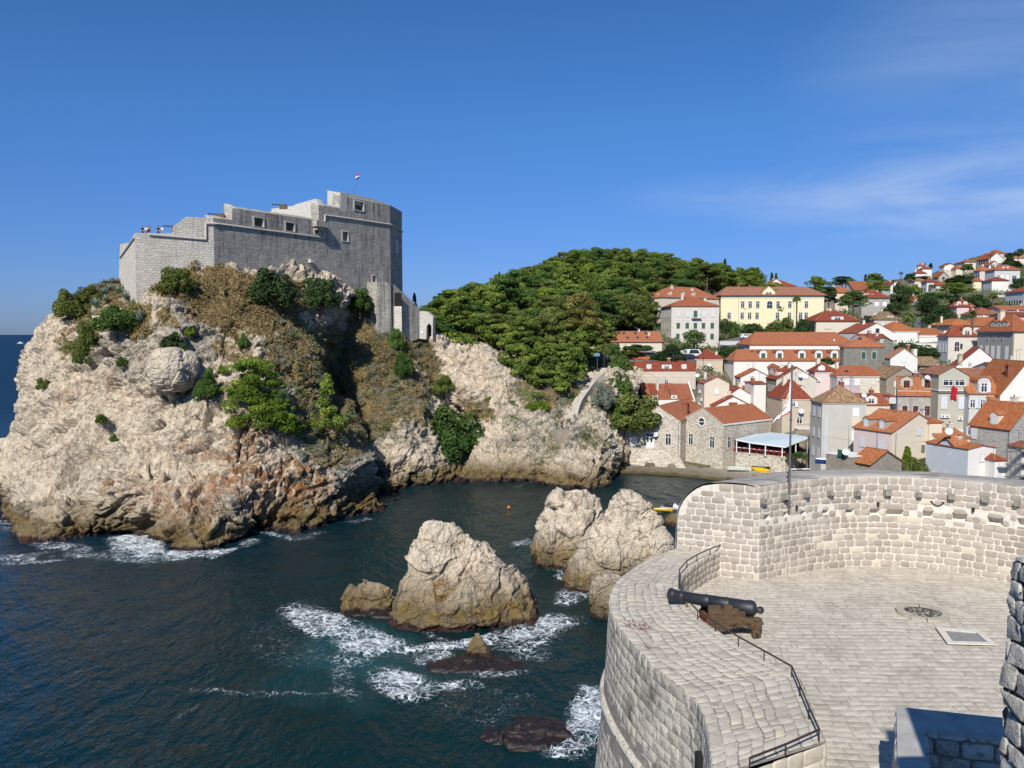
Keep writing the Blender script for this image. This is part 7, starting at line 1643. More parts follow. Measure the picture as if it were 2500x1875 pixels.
def quay():
 t=NT('concrete_slip',.9,.2);co=t.coord('World');n=t.noise(co,.6,6,.7);c=t.ramp(n,[(.3,(.20,.18,.15)),(.6,(.34,.31,.26)),(.8,(.42,.38,.32))]);z=t.node('SeparateXYZ');t.lk(co,z.inputs[0]);c=t.mix(t.mr(t.math('ADD',z.outputs[2],t.mr(n,.3,.7,.4,-.4)),1.2,.3),c,(.10,.075,.03));t.color(c);t.bump(n,.4,.1)
 m=MB();P=[G(*Cc(170,1215),.1),G(*Cc(480,1228),.1),G(*Cc(760,1243),.1),G(*Cc(1000,1268),.1),G(*Cc(1300,1300),.1),G(*Cc(1800,1420),.1),Vector((90,128,.1)),Vector((95,150,.3)),Vector((60,166,.3)),Vector((38,167,.3)),Vector((19,168,.3))]
 top=[Vector((p.x,p.y,z_)) for p,z_ in zip(P,(.5,.5,.55,.6,.8,1.5,3,3.0,2.4,1.0,.7))]
 m.poly(top,t.m);m.poly([Vector((p.x,p.y,-2)) for p in P][::-1],t.m)
 for i in range(len(P)):j=(i+1) % len(P);a,b=P[i],P[j];m.poly([Vector((a.x,a.y,-2)),Vector((b.x,b.y,-2)),top[j],top[i]],t.m)
 o=m.obj('quay');fix_normals(o);tag(o,kind='structure')
quay()
def restaurant():
 # retaining wall and covered terrace
 Y0=152.0
 A0=W(*Cc(1392,1010),160.5);A1=W(*Cc(1880,1060),154.0);A2=W(*Cc(2100,1040),157.5);zf=A0.z-.1
 t=thing('terrace_wall','rubble retaining wall carrying the covered restaurant terrace above the boats','wall',(A0.x,A0.y,zf-4));off=Vector(t.location);m=MB()
 base=[Vector((p.x,p.y,zf-6.5)) for p in (A0,A1,A2,A2+Vector((1,8,0)),A0+Vector((0,9,0)))];m.prism([p-off for p in base],PL['rubble'],(0,0,6.5));o=m.obj('wall',t);fix_normals(o)
 t=thing('restaurant_pavilion','open restaurant terrace with pale blue metal roof, white posts and red chairs','pavilion',(A0.x,A0.y,zf));off=Vector(t.location)
 blue=plain('pale_blue_metal_roof',(.50,.60,.66),.45,.4,var=.06);R_=[W(*Cc(1392,893),160),W(*Cc(1560,925),157.6),W(*Cc(1880,965),153),W(*Cc(2118,872),156.8),W(*Cc(2000,852),160.5),W(*Cc(1740,826),166.5),W(*Cc(1560,848),165.5)]
 m=MB();m.poly([p-off for p in R_],blue)
 c=sum(R_,Vector())/len(R_)
 for i in range(len(R_)):j=(i+1) % len(R_);a,b=R_[i]-off,R_[j]-off;dz=Vector((0,0,-.28));m.poly([a+dz,b+dz,b,a],M_WH)
 m.poly([p-off-Vector((0,0,.28)) for p in R_][::-1],M_LEAD);o=m.obj('roof',t)
 front=[R_[0].lerp(R_[2],f_) for f_ in (.03,.30,.62,.95)]+[R_[2].lerp(R_[3],f_) for f_ in (.45,.95)]+[R_[0].lerp(R_[5],f_) for f_ in (.35,.7)]+[R_[5].lerp(R_[3],.5)]
 for p in front:m=MB();q=p-off;m.box(q.x-.09,q.y+.25,-.2,q.x+.09,q.y+.43,q.z-.2,M_WH);m.obj('post',t)
 m=MB();a,b=R_[0]-off,R_[2]-off
 for k in range(26):p=a.lerp(b,(k+.5)/26);m.box(p.x-.02,p.y+.3,0,p.x+.02,p.y+.34,.8,M_IRON)
 p,q=a.lerp(b,0),a.lerp(b,1);m.tube((p.x,p.y+.32,.8),(q.x,q.y+.32,.8),.03,.03,M_IRON,5);m.obj('balustrade',t)
 m=MB();a=R_[5]-off;b=R_[4]-off;m.prism([(a.x,a.y-1,-.1),(b.x,b.y-1,-.1),(b.x,b.y-1,b.z-.3),(a.x,a.y-1,a.z-.3)],M_DARKOP,(0,.3,0));m.prism([(R_[0].x-off.x+.2,1.0,-.1),(a.x,a.y-1.2,-.1),(a.x,a.y-1.2,a.z-.3),(R_[0].x-off.x+.2,1.0,R_[0].z-off.z-.3)],M_DARKOP,(.1,.1,0));m.obj('back_wall',t)  # near-black sheets give the shaded depth under the roof as colour
 m=MB();m.prism([(q.x-off.x,q.y-off.y,.02) for q in (A0,A1,A2,A2+Vector((1,8,0)),A0+Vector((0,9,0)))],plain('terrace_boards',(.08,.05,.04)),(0,0,.05));o=m.obj('floor',t);fix_normals(o)
 # tables and chairs
 red=plain('red_chair_lacquer',(.42,.03,.03),.5,.3);rs=np.random.RandomState(4);cl=plain('table_cloth_white',(.7,.68,.65),.8)
 ch=None;tb=None;k=0
 for i in range(9):
  for j in range(2):
   f_=(i+.5)/9;p=R_[0].lerp(R_[2],f_);q=Vector((p.x+.4+j*1.2,p.y+1.0+j*2.2,zf+.08))
   if tb is None:
    tb=thing('table','small white topped table in the shade of the restaurant terrace','table',q,0,'restaurant tables');m=MB();m.box(-.4,-.4,.72,.4,.4,.77,cl);m.obj('table_top',tb);m=MB();m.tube((0,0,0),(0,0,.72),.04,.04,M_IRON,6);m.box(-.25,-.25,0,.25,.25,.03,M_IRON);m.obj('pedestal',tb);T_=tb
    ch=thing('chair','red chair at a table on the restaurant terrace','chair',q+Vector((-.7,0,0)),0,'red restaurant chairs');m=MB();m.box(-.22,-.22,.43,.22,.22,.48,red);m.obj('seat',ch);m=MB();m.box(-.22,-.24,.48,.22,-.20,.95,red);m.obj('backrest',ch)
    for x in (-.2,.2):
     for y in (-.2,.2):m=MB();m.box(x-.02,y-.02,0,x+.02,y+.02,.43,red);m.obj('leg',ch)
    cps=[(tb,q),(ch,q+Vector((-.7,0,0)))];ch2=dup(ch,q+Vector((.7,0,0)),math.pi)
   else:
    dup(tb,q,0);dup(ch,q+Vector((-.7,.1,0)),rs.uniform(-1,1));dup(ch,q+Vector((.7,0,0)),rs.uniform(2,4))
def dup(root,loc,rz=0,label=None,scale=None):
 r=root.copy();COL.objects.link(r);r.location=loc;r.rotation_euler=(0,0,rz)
 if label:r['label']=label
 if scale:r.scale=scale
 for c in list(root.children):
  k=c.copy();COL.objects.link(k);k.parent=r
  for g in list(c.children):q=g.copy();COL.objects.link(q);q.parent=k
 return r
restaurant()
# ------------------------------------------------------------------ boats, craft, cars
def hull(L,Wd,Hh,col,inner,name='boat',bow=.35,flat=.8,sym=False):
 n=16;V=[];F_=[];secs=[]
 for i in range(n+1):
  x=i/n;b=Wd/2*(1-max(0,(x-(1-bow))/bow) ** 2.0)*((1 if x>.12 else flat+(1-flat)*x/.12) if not sym else (1 if x>.5 else 1-(1-2*x) ** 2.2))*(1 if not sym or x<.5 else (1-(2*x-1) ** 2.2));sh=Hh*(1+.25*max(0,x-.5) ** 2*4*.5)
  secs.append((x*L-L/2,max(b,.02),sh))
 m=MB()
 def ring(s_,k=1.0,lift=0):x,b,h=s_;return [(x,-b*k,h+lift),(x,-b*.75*k,h*.35),(x,0,0.02),(x,b*.75*k,h*.35),(x,b*k,h+lift)]
 for a,b in zip(secs,secs[1:]):
  ra,rb=ring(a),ring(b)
  for k in range(4):m.poly([ra[k],ra[k+1],rb[k+1],rb[k]],col)
  ra=[(x,y*.86,z+.06 if abs(y)<a[1]*.9 and z<a[2]*.8 else z) for x,y,z in ra];rb=[(x,y*.86,z+.06 if abs(y)<b[1]*.9 and z<b[2]*.8 else z) for x,y,z in rb]
  for k in range(4):m.poly([rb[k],rb[k+1],ra[k+1],ra[k]],inner)
  o1,o2=ring(a),ring(b)
  for k in (0,4):m.poly([o1[k],o2[k],rb[k],ra[k]] if k==0 else [ra[k],rb[k],o2[k],o1[k]],inner)
 m.poly(ring(secs[0]),col);return m
def craft():
 wh=plain('gelcoat_white',(.74,.74,.72),.3,.5,var=.04);gr=plain('boat_green',(.30,.45,.28),.4,.4,var=.08);bl=plain('boat_blue',(.03,.09,.26),.35,.4);ylw=plain('kayak_yellow',(.75,.46,.01),.35,.5,var=.04);wd=plain('thwart_wood',(.25,.17,.09))
 def boat(label,p,rz,L,Wd,Hh,c,i,cat='boat',tilt=0):
  t=thing('boat',label,cat,p,rz);t.rotation_euler=(tilt,0,rz);hull(L,Wd,Hh,c,i).obj('hull',t)
  for x in (-.2,.15):
   m=MB();m.box(x*L-.12,-Wd*.4,Hh*.62,x*L+.12,Wd*.4,Hh*.7,wd);m.obj('thwart',t)
  return t
 p=W(*Cc(1425,1205),157.5);boat('pale green rowing boat with white rim lying on the quay',p,R(-12),4.6,1.6,.75,wh,gr)
 p=W(*Dd(305,1120),133);boat('blue and white motor boat parked on the slip behind the bastion',p-Vector((0,0,.4)),R(-28),4.6,1.7,.9,bl,wh)
 p=W(*Cc(1632,1195),150);t=thing('kayak','bright yellow kayak lying upside down on the quay','kayak',p-Vector((0,0,.3)),R(-48));m=hull(3.9,1.3,.6,ylw,ylw,sym=True,bow=.01);o=m.obj('hull',t,(0,0,.7));o.rotation_euler=(math.pi+.5,0,0)
 m=MB();m.tube((-1.6,0,.71),(1.6,0,.71),.04,.04,M_DARKOP,6);m.obj('keel_strip',t)
 p=W(*Cc(1640,1160),156);t=thing('kayak','dark kayak leaning on the terrace wall behind the yellow one','kayak',p-Vector((0,0,.5)),R(-25));m=hull(3.6,.8,.45,M_IRON,M_IRON,sym=True,bow=.01);m.obj('hull',t);m=MB();m.box(-.3,-.2,.3,.3,.2,.42,M_LEAD);m.obj('seat',t)
 p=W(*Cc(2020,1186),148);t=thing('paddle_board','long white paddle board lying behind the bastion rim','paddle board',p-Vector((0,0,.2)),R(4));m=hull(4.2,.9,.22,wh,wh,sym=True,bow=.01);m.obj('board',t);m=MB();m.box(-.5,-.2,.2,.5,.2,.24,M_LEAD);m.obj('deck_pad',t)
 p=G(*Cc(660,1600),.05);t=thing('kayak','yellow kayak floating beside the jet ski','kayak',p,R(-14));hull(3.6,.9,.4,ylw,ylw,sym=True,bow=.01).obj('hull',t);m=MB();m.box(-.4,-.22,.28,.5,.22,.36,wh);m.obj('cockpit',t)
 p=G(*Cc(760,1585),.05);t=thing('jet_ski','white and black jet ski moored at the foot of the bastion','jet ski',p,R(-24));hull(3.4,1.2,.5,wh,M_IRON,bow=.5).obj('hull',t)
 m=MB();m.prism([(-1.2,-.2,.5),(.3,-.2,.5),(.3,-.2,.85),(-.2,-.2,.75),(-1.2,-.2,.85)],M_IRON,(0,.4,0));o=m.obj('seat',t);fix_normals(o)
 m=MB();m.prism([(.3,-.3,.5),(1.4,-.3,.5),(1.0,-.25,.75),(.45,-.2,1.05)],wh,(0,.6,0));o=m.obj('cowl',t);fix_normals(o);m=MB();m.tube((.4,-.4,1.08),(.4,.4,1.08),.03,.03,M_IRON,6);m.obj('handlebar',t)
 # far speedboat and its wake
 p=G(50,840,.1);s=3.2;t=thing('motor_yacht','small white motor boat far out leaving a straight wake','motor boat',p,R(180));t.scale=(s,s,s);hull(5.2,1.9,1.0,wh,wh).obj('hull',t);m=MB();m.prism([(-1.2,-.7,.9),(1.0,-.7,.9),(.4,-.6,1.9),(-1.0,-.6,1.9)],wh,(0,1.4,0));o=m.obj('cabin',t);fix_normals(o);m=MB();m.box(-.8,-.72,1.25,.5,.72,1.65,M_GLASS);m.obj('cabin_window',t)
 wk=plain('wake_foam',(.7,.75,.78),.8,.2,var=.2,coord='World',sc=.2);m=MB();a=G(55,841,.12);b=G(240,843,.12)
 n=24
 for k in range(n):
  q0,q1=a.lerp(b,k/n),a.lerp(b,(k+1)/n);w0,w1=2+9*(k/n) ** .5+random.uniform(-1,1)*2,2+9*((k+1)/n) ** .5;m.poly([q0-Vector((0,w0,0)),q1-Vector((0,w1,0)),q1+Vector((0,w1*.5,0)),q0+Vector((0,w0*.5,0))],wk)
 o=m.obj('wake');tag(o,kind='structure')
 # orange buoy
 p=G(1242,1240,0);t=thing('buoy','tiny orange mooring buoy floating in the inlet','buoy',p);V,Q=lathe([(.001,-.2),(.2,-.1),(.28,.08),(.2,.28),(.06,.36),(.05,.45),(.001,.46)],16,None);link('float',mesh_np('float',V,Q,plain('buoy_orange',(.75,.16,.02),.4),True),t);m=MB();m.tube((0,0,.4),(0,0,.55),.02,.02,M_STEEL,6);m.obj('ring',t)
 # cars
 def car(label,px,py,Y,rz,col,L=4.2,H_=1.45,van=False):
  p=W(px,py,Y);t=thing('parked_van' if van else 'parked_car',label,'van' if van else 'car',p,rz);cm=plain('car_paint_'+str(abs(hash(label)) % 999),col,.3,.5,var=.03);W2=.86;z0=.32
  if van:pr=[(-L/2,z0),(L/2,z0),(L/2,.95),(L/2-.7,1.15),(L/2-1.2,H_-.05),(L/2-1.6,H_),(-L/2+.05,H_),(-L/2,H_-.15)]
  else:pr=[(-L/2,z0),(L/2,z0),(L/2,.72),(L/2-1.0,.88),(L/2-1.7,H_-.04),(-L/2+.9,H_),(-L/2+.15,.95),(-L/2,.8)]
  m=MB();m.prism([(x,-W2,z) for x,z in pr],cm,(0,2*W2,0));o=m.obj('body',t);fix_normals(o);md=o.modifiers.new('b','BEVEL');md.width=.07;md.segments=2
  m=MB();q=W2+.006
  for s_ in (-1,1):m.poly([(L/2-1.15,s_*q,.95),(L/2-1.72,s_*q,H_-.12),(-L/2+.95,s_*q,H_-.1),(-L/2+.5,s_*q,.95)][::s_],M_GLASS)
  m.obj('side_window',t);m=MB();m.box(L/2-1.45,-.7,1.0,L/2-1.15,.7,H_-.18,M_GLASS);m.box(-L/2-.0,-.68,1.0,-L/2+.32,.68,H_-.2,M_GLASS);m.obj('windscreen',t)
  for x in (-L/2+.75,L/2-.8):
   for s_ in (-1,1):m=MB();m.tube((x,s_*(W2-.18),.32),(x,s_*(W2+.02),.32),.32,.32,M_IRON,16);w_=m.obj('wheel',t);m=MB();m.tube((x,s_*(W2+.02),.32),(x,s_*(W2+.03),.32),.19,.19,M_STEEL,12);m.obj('rim',w_)
  for s_ in (-.6,.6):m=MB();m.box(L/2-.03,s_-.16,.62,L/2+.02,s_+.16,.74,M_WH);m.obj('headlight',t)
  return t
 x,y=A(985,1092);car('white delivery van parked behind the dark car above the cream houses',x,y,214,R(10),(.72,.72,.72),4.8,2.1,True)
 x,y=A(945,1115);car('dark blue car parked under the trees before the white van',x,y,211,R(5),(.02,.025,.06))
 x,y=A(905,1080);car('white car partly hidden behind the dark blue car',x,y,216,R(15),(.7,.7,.7))
 x,y=A(1497,912);car('white compact car on the road above the long red roofs',x,y,243,R(-5),(.75,.76,.78),3.6)
 x,y=A(1577,915);car('dark red car behind the white compact car',x,y,247,R(-20),(.13,.02,.02),3.9)
 x,y=A(535,1058);car('grey car half hidden by bushes under the long low roof',x,y,221,R(3),(.25,.27,.3),4)
 x,y=B(1195,800);car('dark car coming down the lane past the palm tree',x,y,262,R(80),(.04,.04,.05),4)
craft()
# ------------------------------------------------------------------ rock-side path, steps, lamp posts
def path_and_steps():
 st=plain('step_stone',(.46,.42,.36),.9,.15,var=.2,sc=1.5,coord='World',bump=.4,bsc=8);t=thing('stone_stairway','long pale stone stairway climbing the rock from the ledge towards the pines','stairway',tuple(W(1392,1022,163)))
 off=Vector(t.location);cen=[on_cliff(*p)[0] for p in ((1395,1020),(1408,990),(1424,962),(1446,935),(1464,914))];cen.append(cen[-1]+Vector((1.5,5,1.0)));P=np.array([tuple(p) for p in cen]);d=np.r_[0,np.cumsum(np.linalg.norm(np.diff(P,axis=0),axis=1))];N=62;S=catmull(P,d,np.linspace(0,d[-1],N));m=MB();w2=.85
 S[:,2] += .55
 for a,b in zip(S,S[1:]):
  a,b=Vector(a),Vector(b);f=Vector((b.x-a.x,b.y-a.y,0)).normalized();r=Vector((f.y,-f.x,0));z=b.z
  p=[Vector((q.x,q.y,z)) for q in (a-r*w2,a+r*w2,b+r*w2+f*.05,b-r*w2+f*.05)];m.prism([q-Vector((0,0,1.2))-off for q in p],st,(0,0,1.2))
 o=m.obj('steps',t);fix_normals(o);m=MB()
 for a,b in zip(S[::3],S[3::3]):
  a,b=Vector(a),Vector(b);f=Vector((b.x-a.x,b.y-a.y,0)).normalized();r=Vector((f.y,-f.x,0));p=[a+r*w2,a+r*(w2+.4),b+r*(w2+.4),b+r*w2];m.prism([q-Vector((0,0,1.5))-off for q in p],st,(0,0,2.1))
 o=m.obj('side_wall',t);fix_normals(o)
 # ledge terrace on which the two people stand, with rough walls
 c=W(1374,1048,157.2);t=thing('ledge_terrace','small stone lookout platform on the rocks below the stairway','platform',tuple(c));off=Vector(t.location)
 m=MB();fl=[W(*p) for p in ((1345,1049,156),(1360,1062,153.6),(1398,1062,153.6),(1425,1050,156),(1410,1028,162),(1388,1024,163),(1362,1032,161))];zz=c.z;m.prism([Vector((p.x,p.y,zz-3))-off for p in fl],PL['brownstone'],(0,0,3.0));o=m.obj('platform',t);fix_normals(o)
 m=MB();a=W(1398,1062,153.4);b=W(1428,1046,156.4);m.prism([Vector((p.x,p.y,zz-4.5))-off for p in (a,b,b+Vector((.3,.5,0)),a+Vector((.2,.5,0)))],PL['brownstone'],(0,0,5.3));o=m.obj('parapet',t);fix_normals(o)
 m=MB();a=W(1388,1024,163);b=W(1430,1030,161.5);m.prism([Vector((p.x,p.y,zz-1))-off for p in (a,b,b+Vector((.3,.6,0)),a+Vector((.2,.6,0)))],PL['brownstone'],(0,0,1.9));o=m.obj('back_wall',t);fix_normals(o)
 c=W(1455,1070,160.5);t=thing('rubble_wall','rubble retaining wall joining the lookout rocks to the quay wall','wall',tuple(c));off=Vector(t.location)
 m=MB();P=[W(*p) for p in ((1425,1048,157),(1450,1046,160),(1475,1060,162.5),(1500,1075,163.6),(1505,1110,163.4),(1490,1092,162),(1470,1075,161),(1445,1062,158.5),(1428,1060,156.5))];m.prism([p-off for p in P],PL['rubble'],(.2,1.5,0));o=m.obj('wall',t);fix_normals(o)
 def lamp(label,px,py0,py1,Y,r=.07,arm=True,blue=False):
  a=W(px,py0,Y);b=W(px,py1,Y);t=thing('street_lamp' if arm else 'utility_pole',label,'street lamp' if arm else 'pole',a);h=b.z-a.z;m=MB();m.tube((0,0,-2),(0,0,h),r,r*.7,M_STEEL if arm else plain('pole_wood',(.07,.055,.045)),7);m.obj('pole',t)
  if arm:m=MB();m.tube((0,0,h),(-.9,-.2,h+.1),.04,.03,M_STEEL,5);m.box(-1.5,-.32,h+.02,-.8,-.05,h+.16,M_LOUV);m.obj('lamp_head',t)
  return t
 lamp('pale blue-grey lamp post with blue sign above the stairway',*(1458,905),850,187);lamp('tall dark wooden pole beside the lamp post above the stairway',1475,908,838,186,.09,False)
 m=MB();p=W(1457,866,186.6);m.box(-.7,-.03,-.35,.7,.03,.35,plain('blue_sign_panel',(.12,.25,.40),.5));s_=m.obj('sign',None,p);tag(s_,'small blank blue sign board on the lamp post above the stairway','sign')
 lamp('street lamp among the pines left of the long low roof',*A(182,820),A(0,712)[1],235,.07)
 lamp('street lamp beside the white villa wall in the town centre',*B(1362,830),B(0,768)[1],240,.07)
 lamp('street lamp in the lane between palms and trees',*B(1152,640),B(0,575)[1],300,.07)
 lamp('grey pole in front of the yellow roofed pyramid house trees',*A(1068,1060),A(0,970)[1],207,.06,False)
 lamp('thin pole on the quay beside the big cream gable house',*Dd(490,930),Dd(0,760)[1],137,.04,False)
path_and_steps()
def garden():
 s=House('garden_wall','grey retaining wall along the road below the yellow institute',*A(1235,940),A(0,985)[1],236,-3,A(1480,0)[0],None,.5,wall='lgrey',cat='wall');s.roof('flat',0,cornice=False)
 s=House('garden_wall','low beige road parapet left of the white compact car',*A(1435,868),A(0,900)[1],252,0,A(1660,0)[0],None,.5,wall='cream',cat='wall');s.roof('flat',0,cornice=False)
 m=MB();P=[W(*A(x,y),Y) for x,y,Y in ((1235,985,234),(1760,985,226),(1760,905,250),(1440,890,250),(1235,940,240))];t=plain('asphalt_road',(.12,.12,.12),.9,.2,coord='World');m.prism([p-Vector((0,0,1.2)) for p in P],t,(0,0,1.2));o=m.obj('road');fix_normals(o);tag(o,kind='structure')
 m=MB();P=[W(*A(x,y),Y) for x,y,Y in ((480,1130,209),(1000,1125,208.5),(1040,1085,219),(480,1050,226))];m.prism([p-Vector((0,0,1.5)) for p in P],t,(0,0,1.5));o=m.obj('road');fix_normals(o);tag(o,kind='structure')
 m=MB();P=[W(*B(x,y),Y) for x,y,Y in ((1125,815,245),(1200,815,245),(1190,700,290),(1160,700,290))];m.prism([p-Vector((0,0,1.5)) for p in P],t,(0,0,1.5));o=m.obj('road');fix_normals(o);tag(o,kind='structure')
garden()
# ------------------------------------------------------------------ vegetation
def leaf_mat(name,dark,mid,light,tr=.3,var=.25):
 t=NT(name,.75,.2);r,g,b=t.attr();rnd_=t.rand();v=t.math('ADD',t.math('MULTIPLY',r,.5),t.math('ADD',t.math('MULTIPLY',g,.3),t.math('MULTIPLY',rnd_,var)))
 c=t.ramp(v,[(.15,dark),(.5,mid),(.9,light)]);t.color(c)
 tl=t.node('BsdfTranslucent');t.lk(c,tl.inputs[0]);mx=t.node('MixShader');mx.inputs[0].default_value=tr;t.lk(t.b.outputs[0],mx.inputs[1]);t.lk(tl.outputs[0],mx.inputs[2]);t.lk(mx.outputs[0],t.n['Material Output'].inputs[0]);return t.m
L_PINE=leaf_mat('pine_needles',(.05,.085,.018),(.14,.205,.034),(.30,.36,.065));L_BRIGHT=leaf_mat('bright_pine_needles',(.06,.11,.015),(.15,.23,.025),(.26,.34,.04))
L_YEL=leaf_mat('yellowish_needles',(.10,.10,.02),(.22,.20,.05),(.32,.28,.09));L_DARK=leaf_mat('dark_leaves',(.016,.034,.013),(.038,.07,.022),(.075,.12,.038),.2)
L_GREEN=leaf_mat('green_leaves',(.032,.072,.016),(.075,.14,.03),(.15,.235,.05));L_GREY=leaf_mat('grey_green_leaves',(.10,.12,.09),(.20,.225,.17),(.32,.34,.28),.15)
L_DRY=leaf_mat('dry_grass_blades',(.14,.10,.04),(.32,.235,.11),(.46,.36,.19),.3);L_OLIVE=leaf_mat('olive_leaves',(.055,.08,.018),(.12,.155,.035),(.22,.25,.065));L_AGAVE=leaf_mat('agave_leaves',(.10,.15,.12),(.19,.26,.22),(.30,.38,.32),.05)
L_REDW=leaf_mat('red_weed',(.14,.05,.03),(.24,.09,.06),(.32,.15,.10),.2);M_BARK=plain('pine_bark',(.13,.095,.07),.9,.1,var=.3,sc=6)
def quads_at(C,Nn,size,rs,flat=.55):
 """leaf quads at centres C, roughly facing Nn"""
 n=len(C);N2=Nn+rs.normal(0,flat,(n,3));N2 /= np.linalg.norm(N2,axis=1,keepdims=True)+1e-9;A_=np.cross(N2,rs.normal(0,1,(n,3)));A_ /= np.linalg.norm(A_,axis=1,keepdims=True)+1e-9;B_=np.cross(N2,A_)
 s=size*rs.uniform(.6,1.3,(n,1));a=A_*s;b=B_*s*.62
 return np.stack([C-a,C-b*.8,C+a,C+b],1).reshape(-1,3)
def clumps_mesh(name,cl,nq,size,mat,rs,up=.25,flat=.55):
 """cl: rows (x, y, z, rx, ry, rz)"""
 cl=np.asarray(cl,float);k=len(cl);D_=rs.normal(0,1,(k,nq,3));D_[...,2] += up;D_ /= np.linalg.norm(D_,axis=-1,keepdims=True);rr=rs.uniform(.72,1.06,(k,nq,1)) ** .7
 P=cl[:,None,:3]+D_*cl[:,None,3:]*rr;V=quads_at(P.reshape(-1,3),D_.reshape(-1,3)+[0,0,.3],size,rs,flat)
 c1=np.repeat(rs.rand(k),nq*4);c2=np.repeat(rs.rand(k*nq),4);return mesh_np(name,V,np.arange(k*nq*4).reshape(-1,4),mat,col=np.stack([c1,c2,c1*0,c1*0+1],-1))
def trunk_mesh(name,segs,mat=None):
 m=MB()
 for a,b,r0,r1 in segs:m.tube(a,b,r0,r1,mat or M_BARK,6,False)
 return m.mesh(name)
_kinds={}
def kind_meshes(kind,mat,v):
 key=(kind,mat.name,v)
 if key in _kinds:return _kinds[key]
 rs=np.random.RandomState(len(kind)*31+v*7+3);seg=[];cl=[];nq,size,up,fl=120,.028,.3,.55
 if kind=='pine':      # irregular Aleppo pine with flat tiers
  seg=[((0,0,-.3),(.02,0,.3),.022,.018),((.02,0,.3),(0,.03,.62),.018,.012)]
  nq,size=190,.021
  for i in range(46):
   z=rs.uniform(.38,.95);rmax=.40*math.sin(min(1,(1.04-z)/.55)*math.pi/2)+.03;a=rs.uniform(0,6.28);r=rmax*math.sqrt(rs.uniform(.15,1));s=rs.uniform(.07,.14);cl.append((r*math.cos(a),r*math.sin(a),z,s*1.2,s*1.2,s*.48))
   if i % 3==0:seg.append(((0,.02,z*.72),cl[-1][:3],.008,.003))
 elif kind=='dome':    # dense tiered dome of fine needles
  nq,size=260,.015;seg=[((0,0,-.1),(.03,0,.5),.03,.02)]
  for i in range(92):
   z=rs.uniform(.12,.93);r=.42*math.sqrt(max(.05,1-((z-.45)/.56) ** 2))*rs.uniform(.55,1.0);a=rs.uniform(0,6.28);s=rs.uniform(.08,.13);cl.append((r*math.cos(a),r*math.sin(a),z,s*1.25,s*1.25,s*.42))
 elif kind=='round':
  seg=[((0,0,-.3),(0,0,.6),.03,.02)]
  for i in range(30):d=rs.normal(0,1,3);d /= np.linalg.norm(d);s=rs.uniform(.13,.20);cl.append((d[0]*.30,d[1]*.30,.55+d[2]*.28,s,s,s*.8))
 elif kind=='bush':    # sits on the ground, wide mound
  nq=230;size=.033
  for i in range(40):a=rs.uniform(0,6.28);r=math.sqrt(rs.rand())*.42;z=(1-(r/.5) ** 2)*rs.uniform(.2,.82);s=rs.uniform(.13,.22);cl.append((r*math.cos(a),r*math.sin(a),z,s*.8,s*.8,s*.95))
  seg=[((0,0,-.3),(0,0,.3),.03,.02)]
 elif kind=='cone':    # young pine, pointed, tiers drooping
  size=.026;seg=[((0,0,-.2),(0,0,.9),.02,.006)]
  for i in range(40):z=rs.uniform(.08,.97);r=(1-z)*.36*rs.uniform(.5,1.1)+.01;a=rs.uniform(0,6.28);s=.05+.10*(1-z);cl.append((r*math.cos(a),r*math.sin(a),z,s,s,s*.7))
 elif kind=='cypress':
  size=.03;seg=[((0,0,-.1),(0,0,.5),.02,.01)]
  for i in range(26):z=i/26*.92+.04;s=.085*math.sin(min(1,(1.05-z)*1.6)*1.57)+.015;cl.append((rs.normal(0,.012),rs.normal(0,.012),z,s,s,.07))
 cr=clumps_mesh(kind+'_crown',cl,nq,size,mat,rs,up,fl);tr=trunk_mesh(kind+'_trunk',seg);_kinds[key]=(cr,tr);return _kinds[key]
def plant(kind,label,cat,loc,h,w,mat,group=None,v=None,name=None):
 """h height in metres, w crown width in metres"""
 nat=dict(pine=.86,dome=1.0,round=.9,bush=1.0,cone=.78,cypress=.19)[kind];v=random.randrange(4) if v is None else v;cr,tr=kind_meshes(kind,mat,v)
 nm=name or dict(pine='pine_tree',dome='pine_tree',round='broadleaf_tree',bush='bush',cone='young_pine',cypress='cypress_tree')[kind];t=thing(nm,label,cat,loc,random.uniform(0,6.28),group)
 for n_,me in (('crown',cr),('trunk',tr)):link(n_,me,t)
 k=w/nat/h if h else 1;t.scale=(h*k,h*k,h);return t
def ph(kind,label,px,yt,yb,wpx,Y=None,mat=None,cat=None,fr=None,group=None,v=None,sink=.3):
 """plant spanning photo rows yt..yb, wpx wide at distance Y (None: on the cliff)"""
 if fr:x0,yt=fr(px,yt);_,yb=fr(0,yb);px=x0;wpx /= 4.022
 if Y is None:p,n=on_cliff(px,yb-.25*(yb-yt));Y=p.y-.22*wpx*p.y/F
 else:p=W(px,yb,Y)
 p=W(px,yb,Y);h=(yb-yt)*Y/F;p.z -= sink;return plant(kind,label,cat or dict(bush='bush').get(kind,'tree'),p,h+sink,wpx*Y/F,mat or L_PINE,group,v)
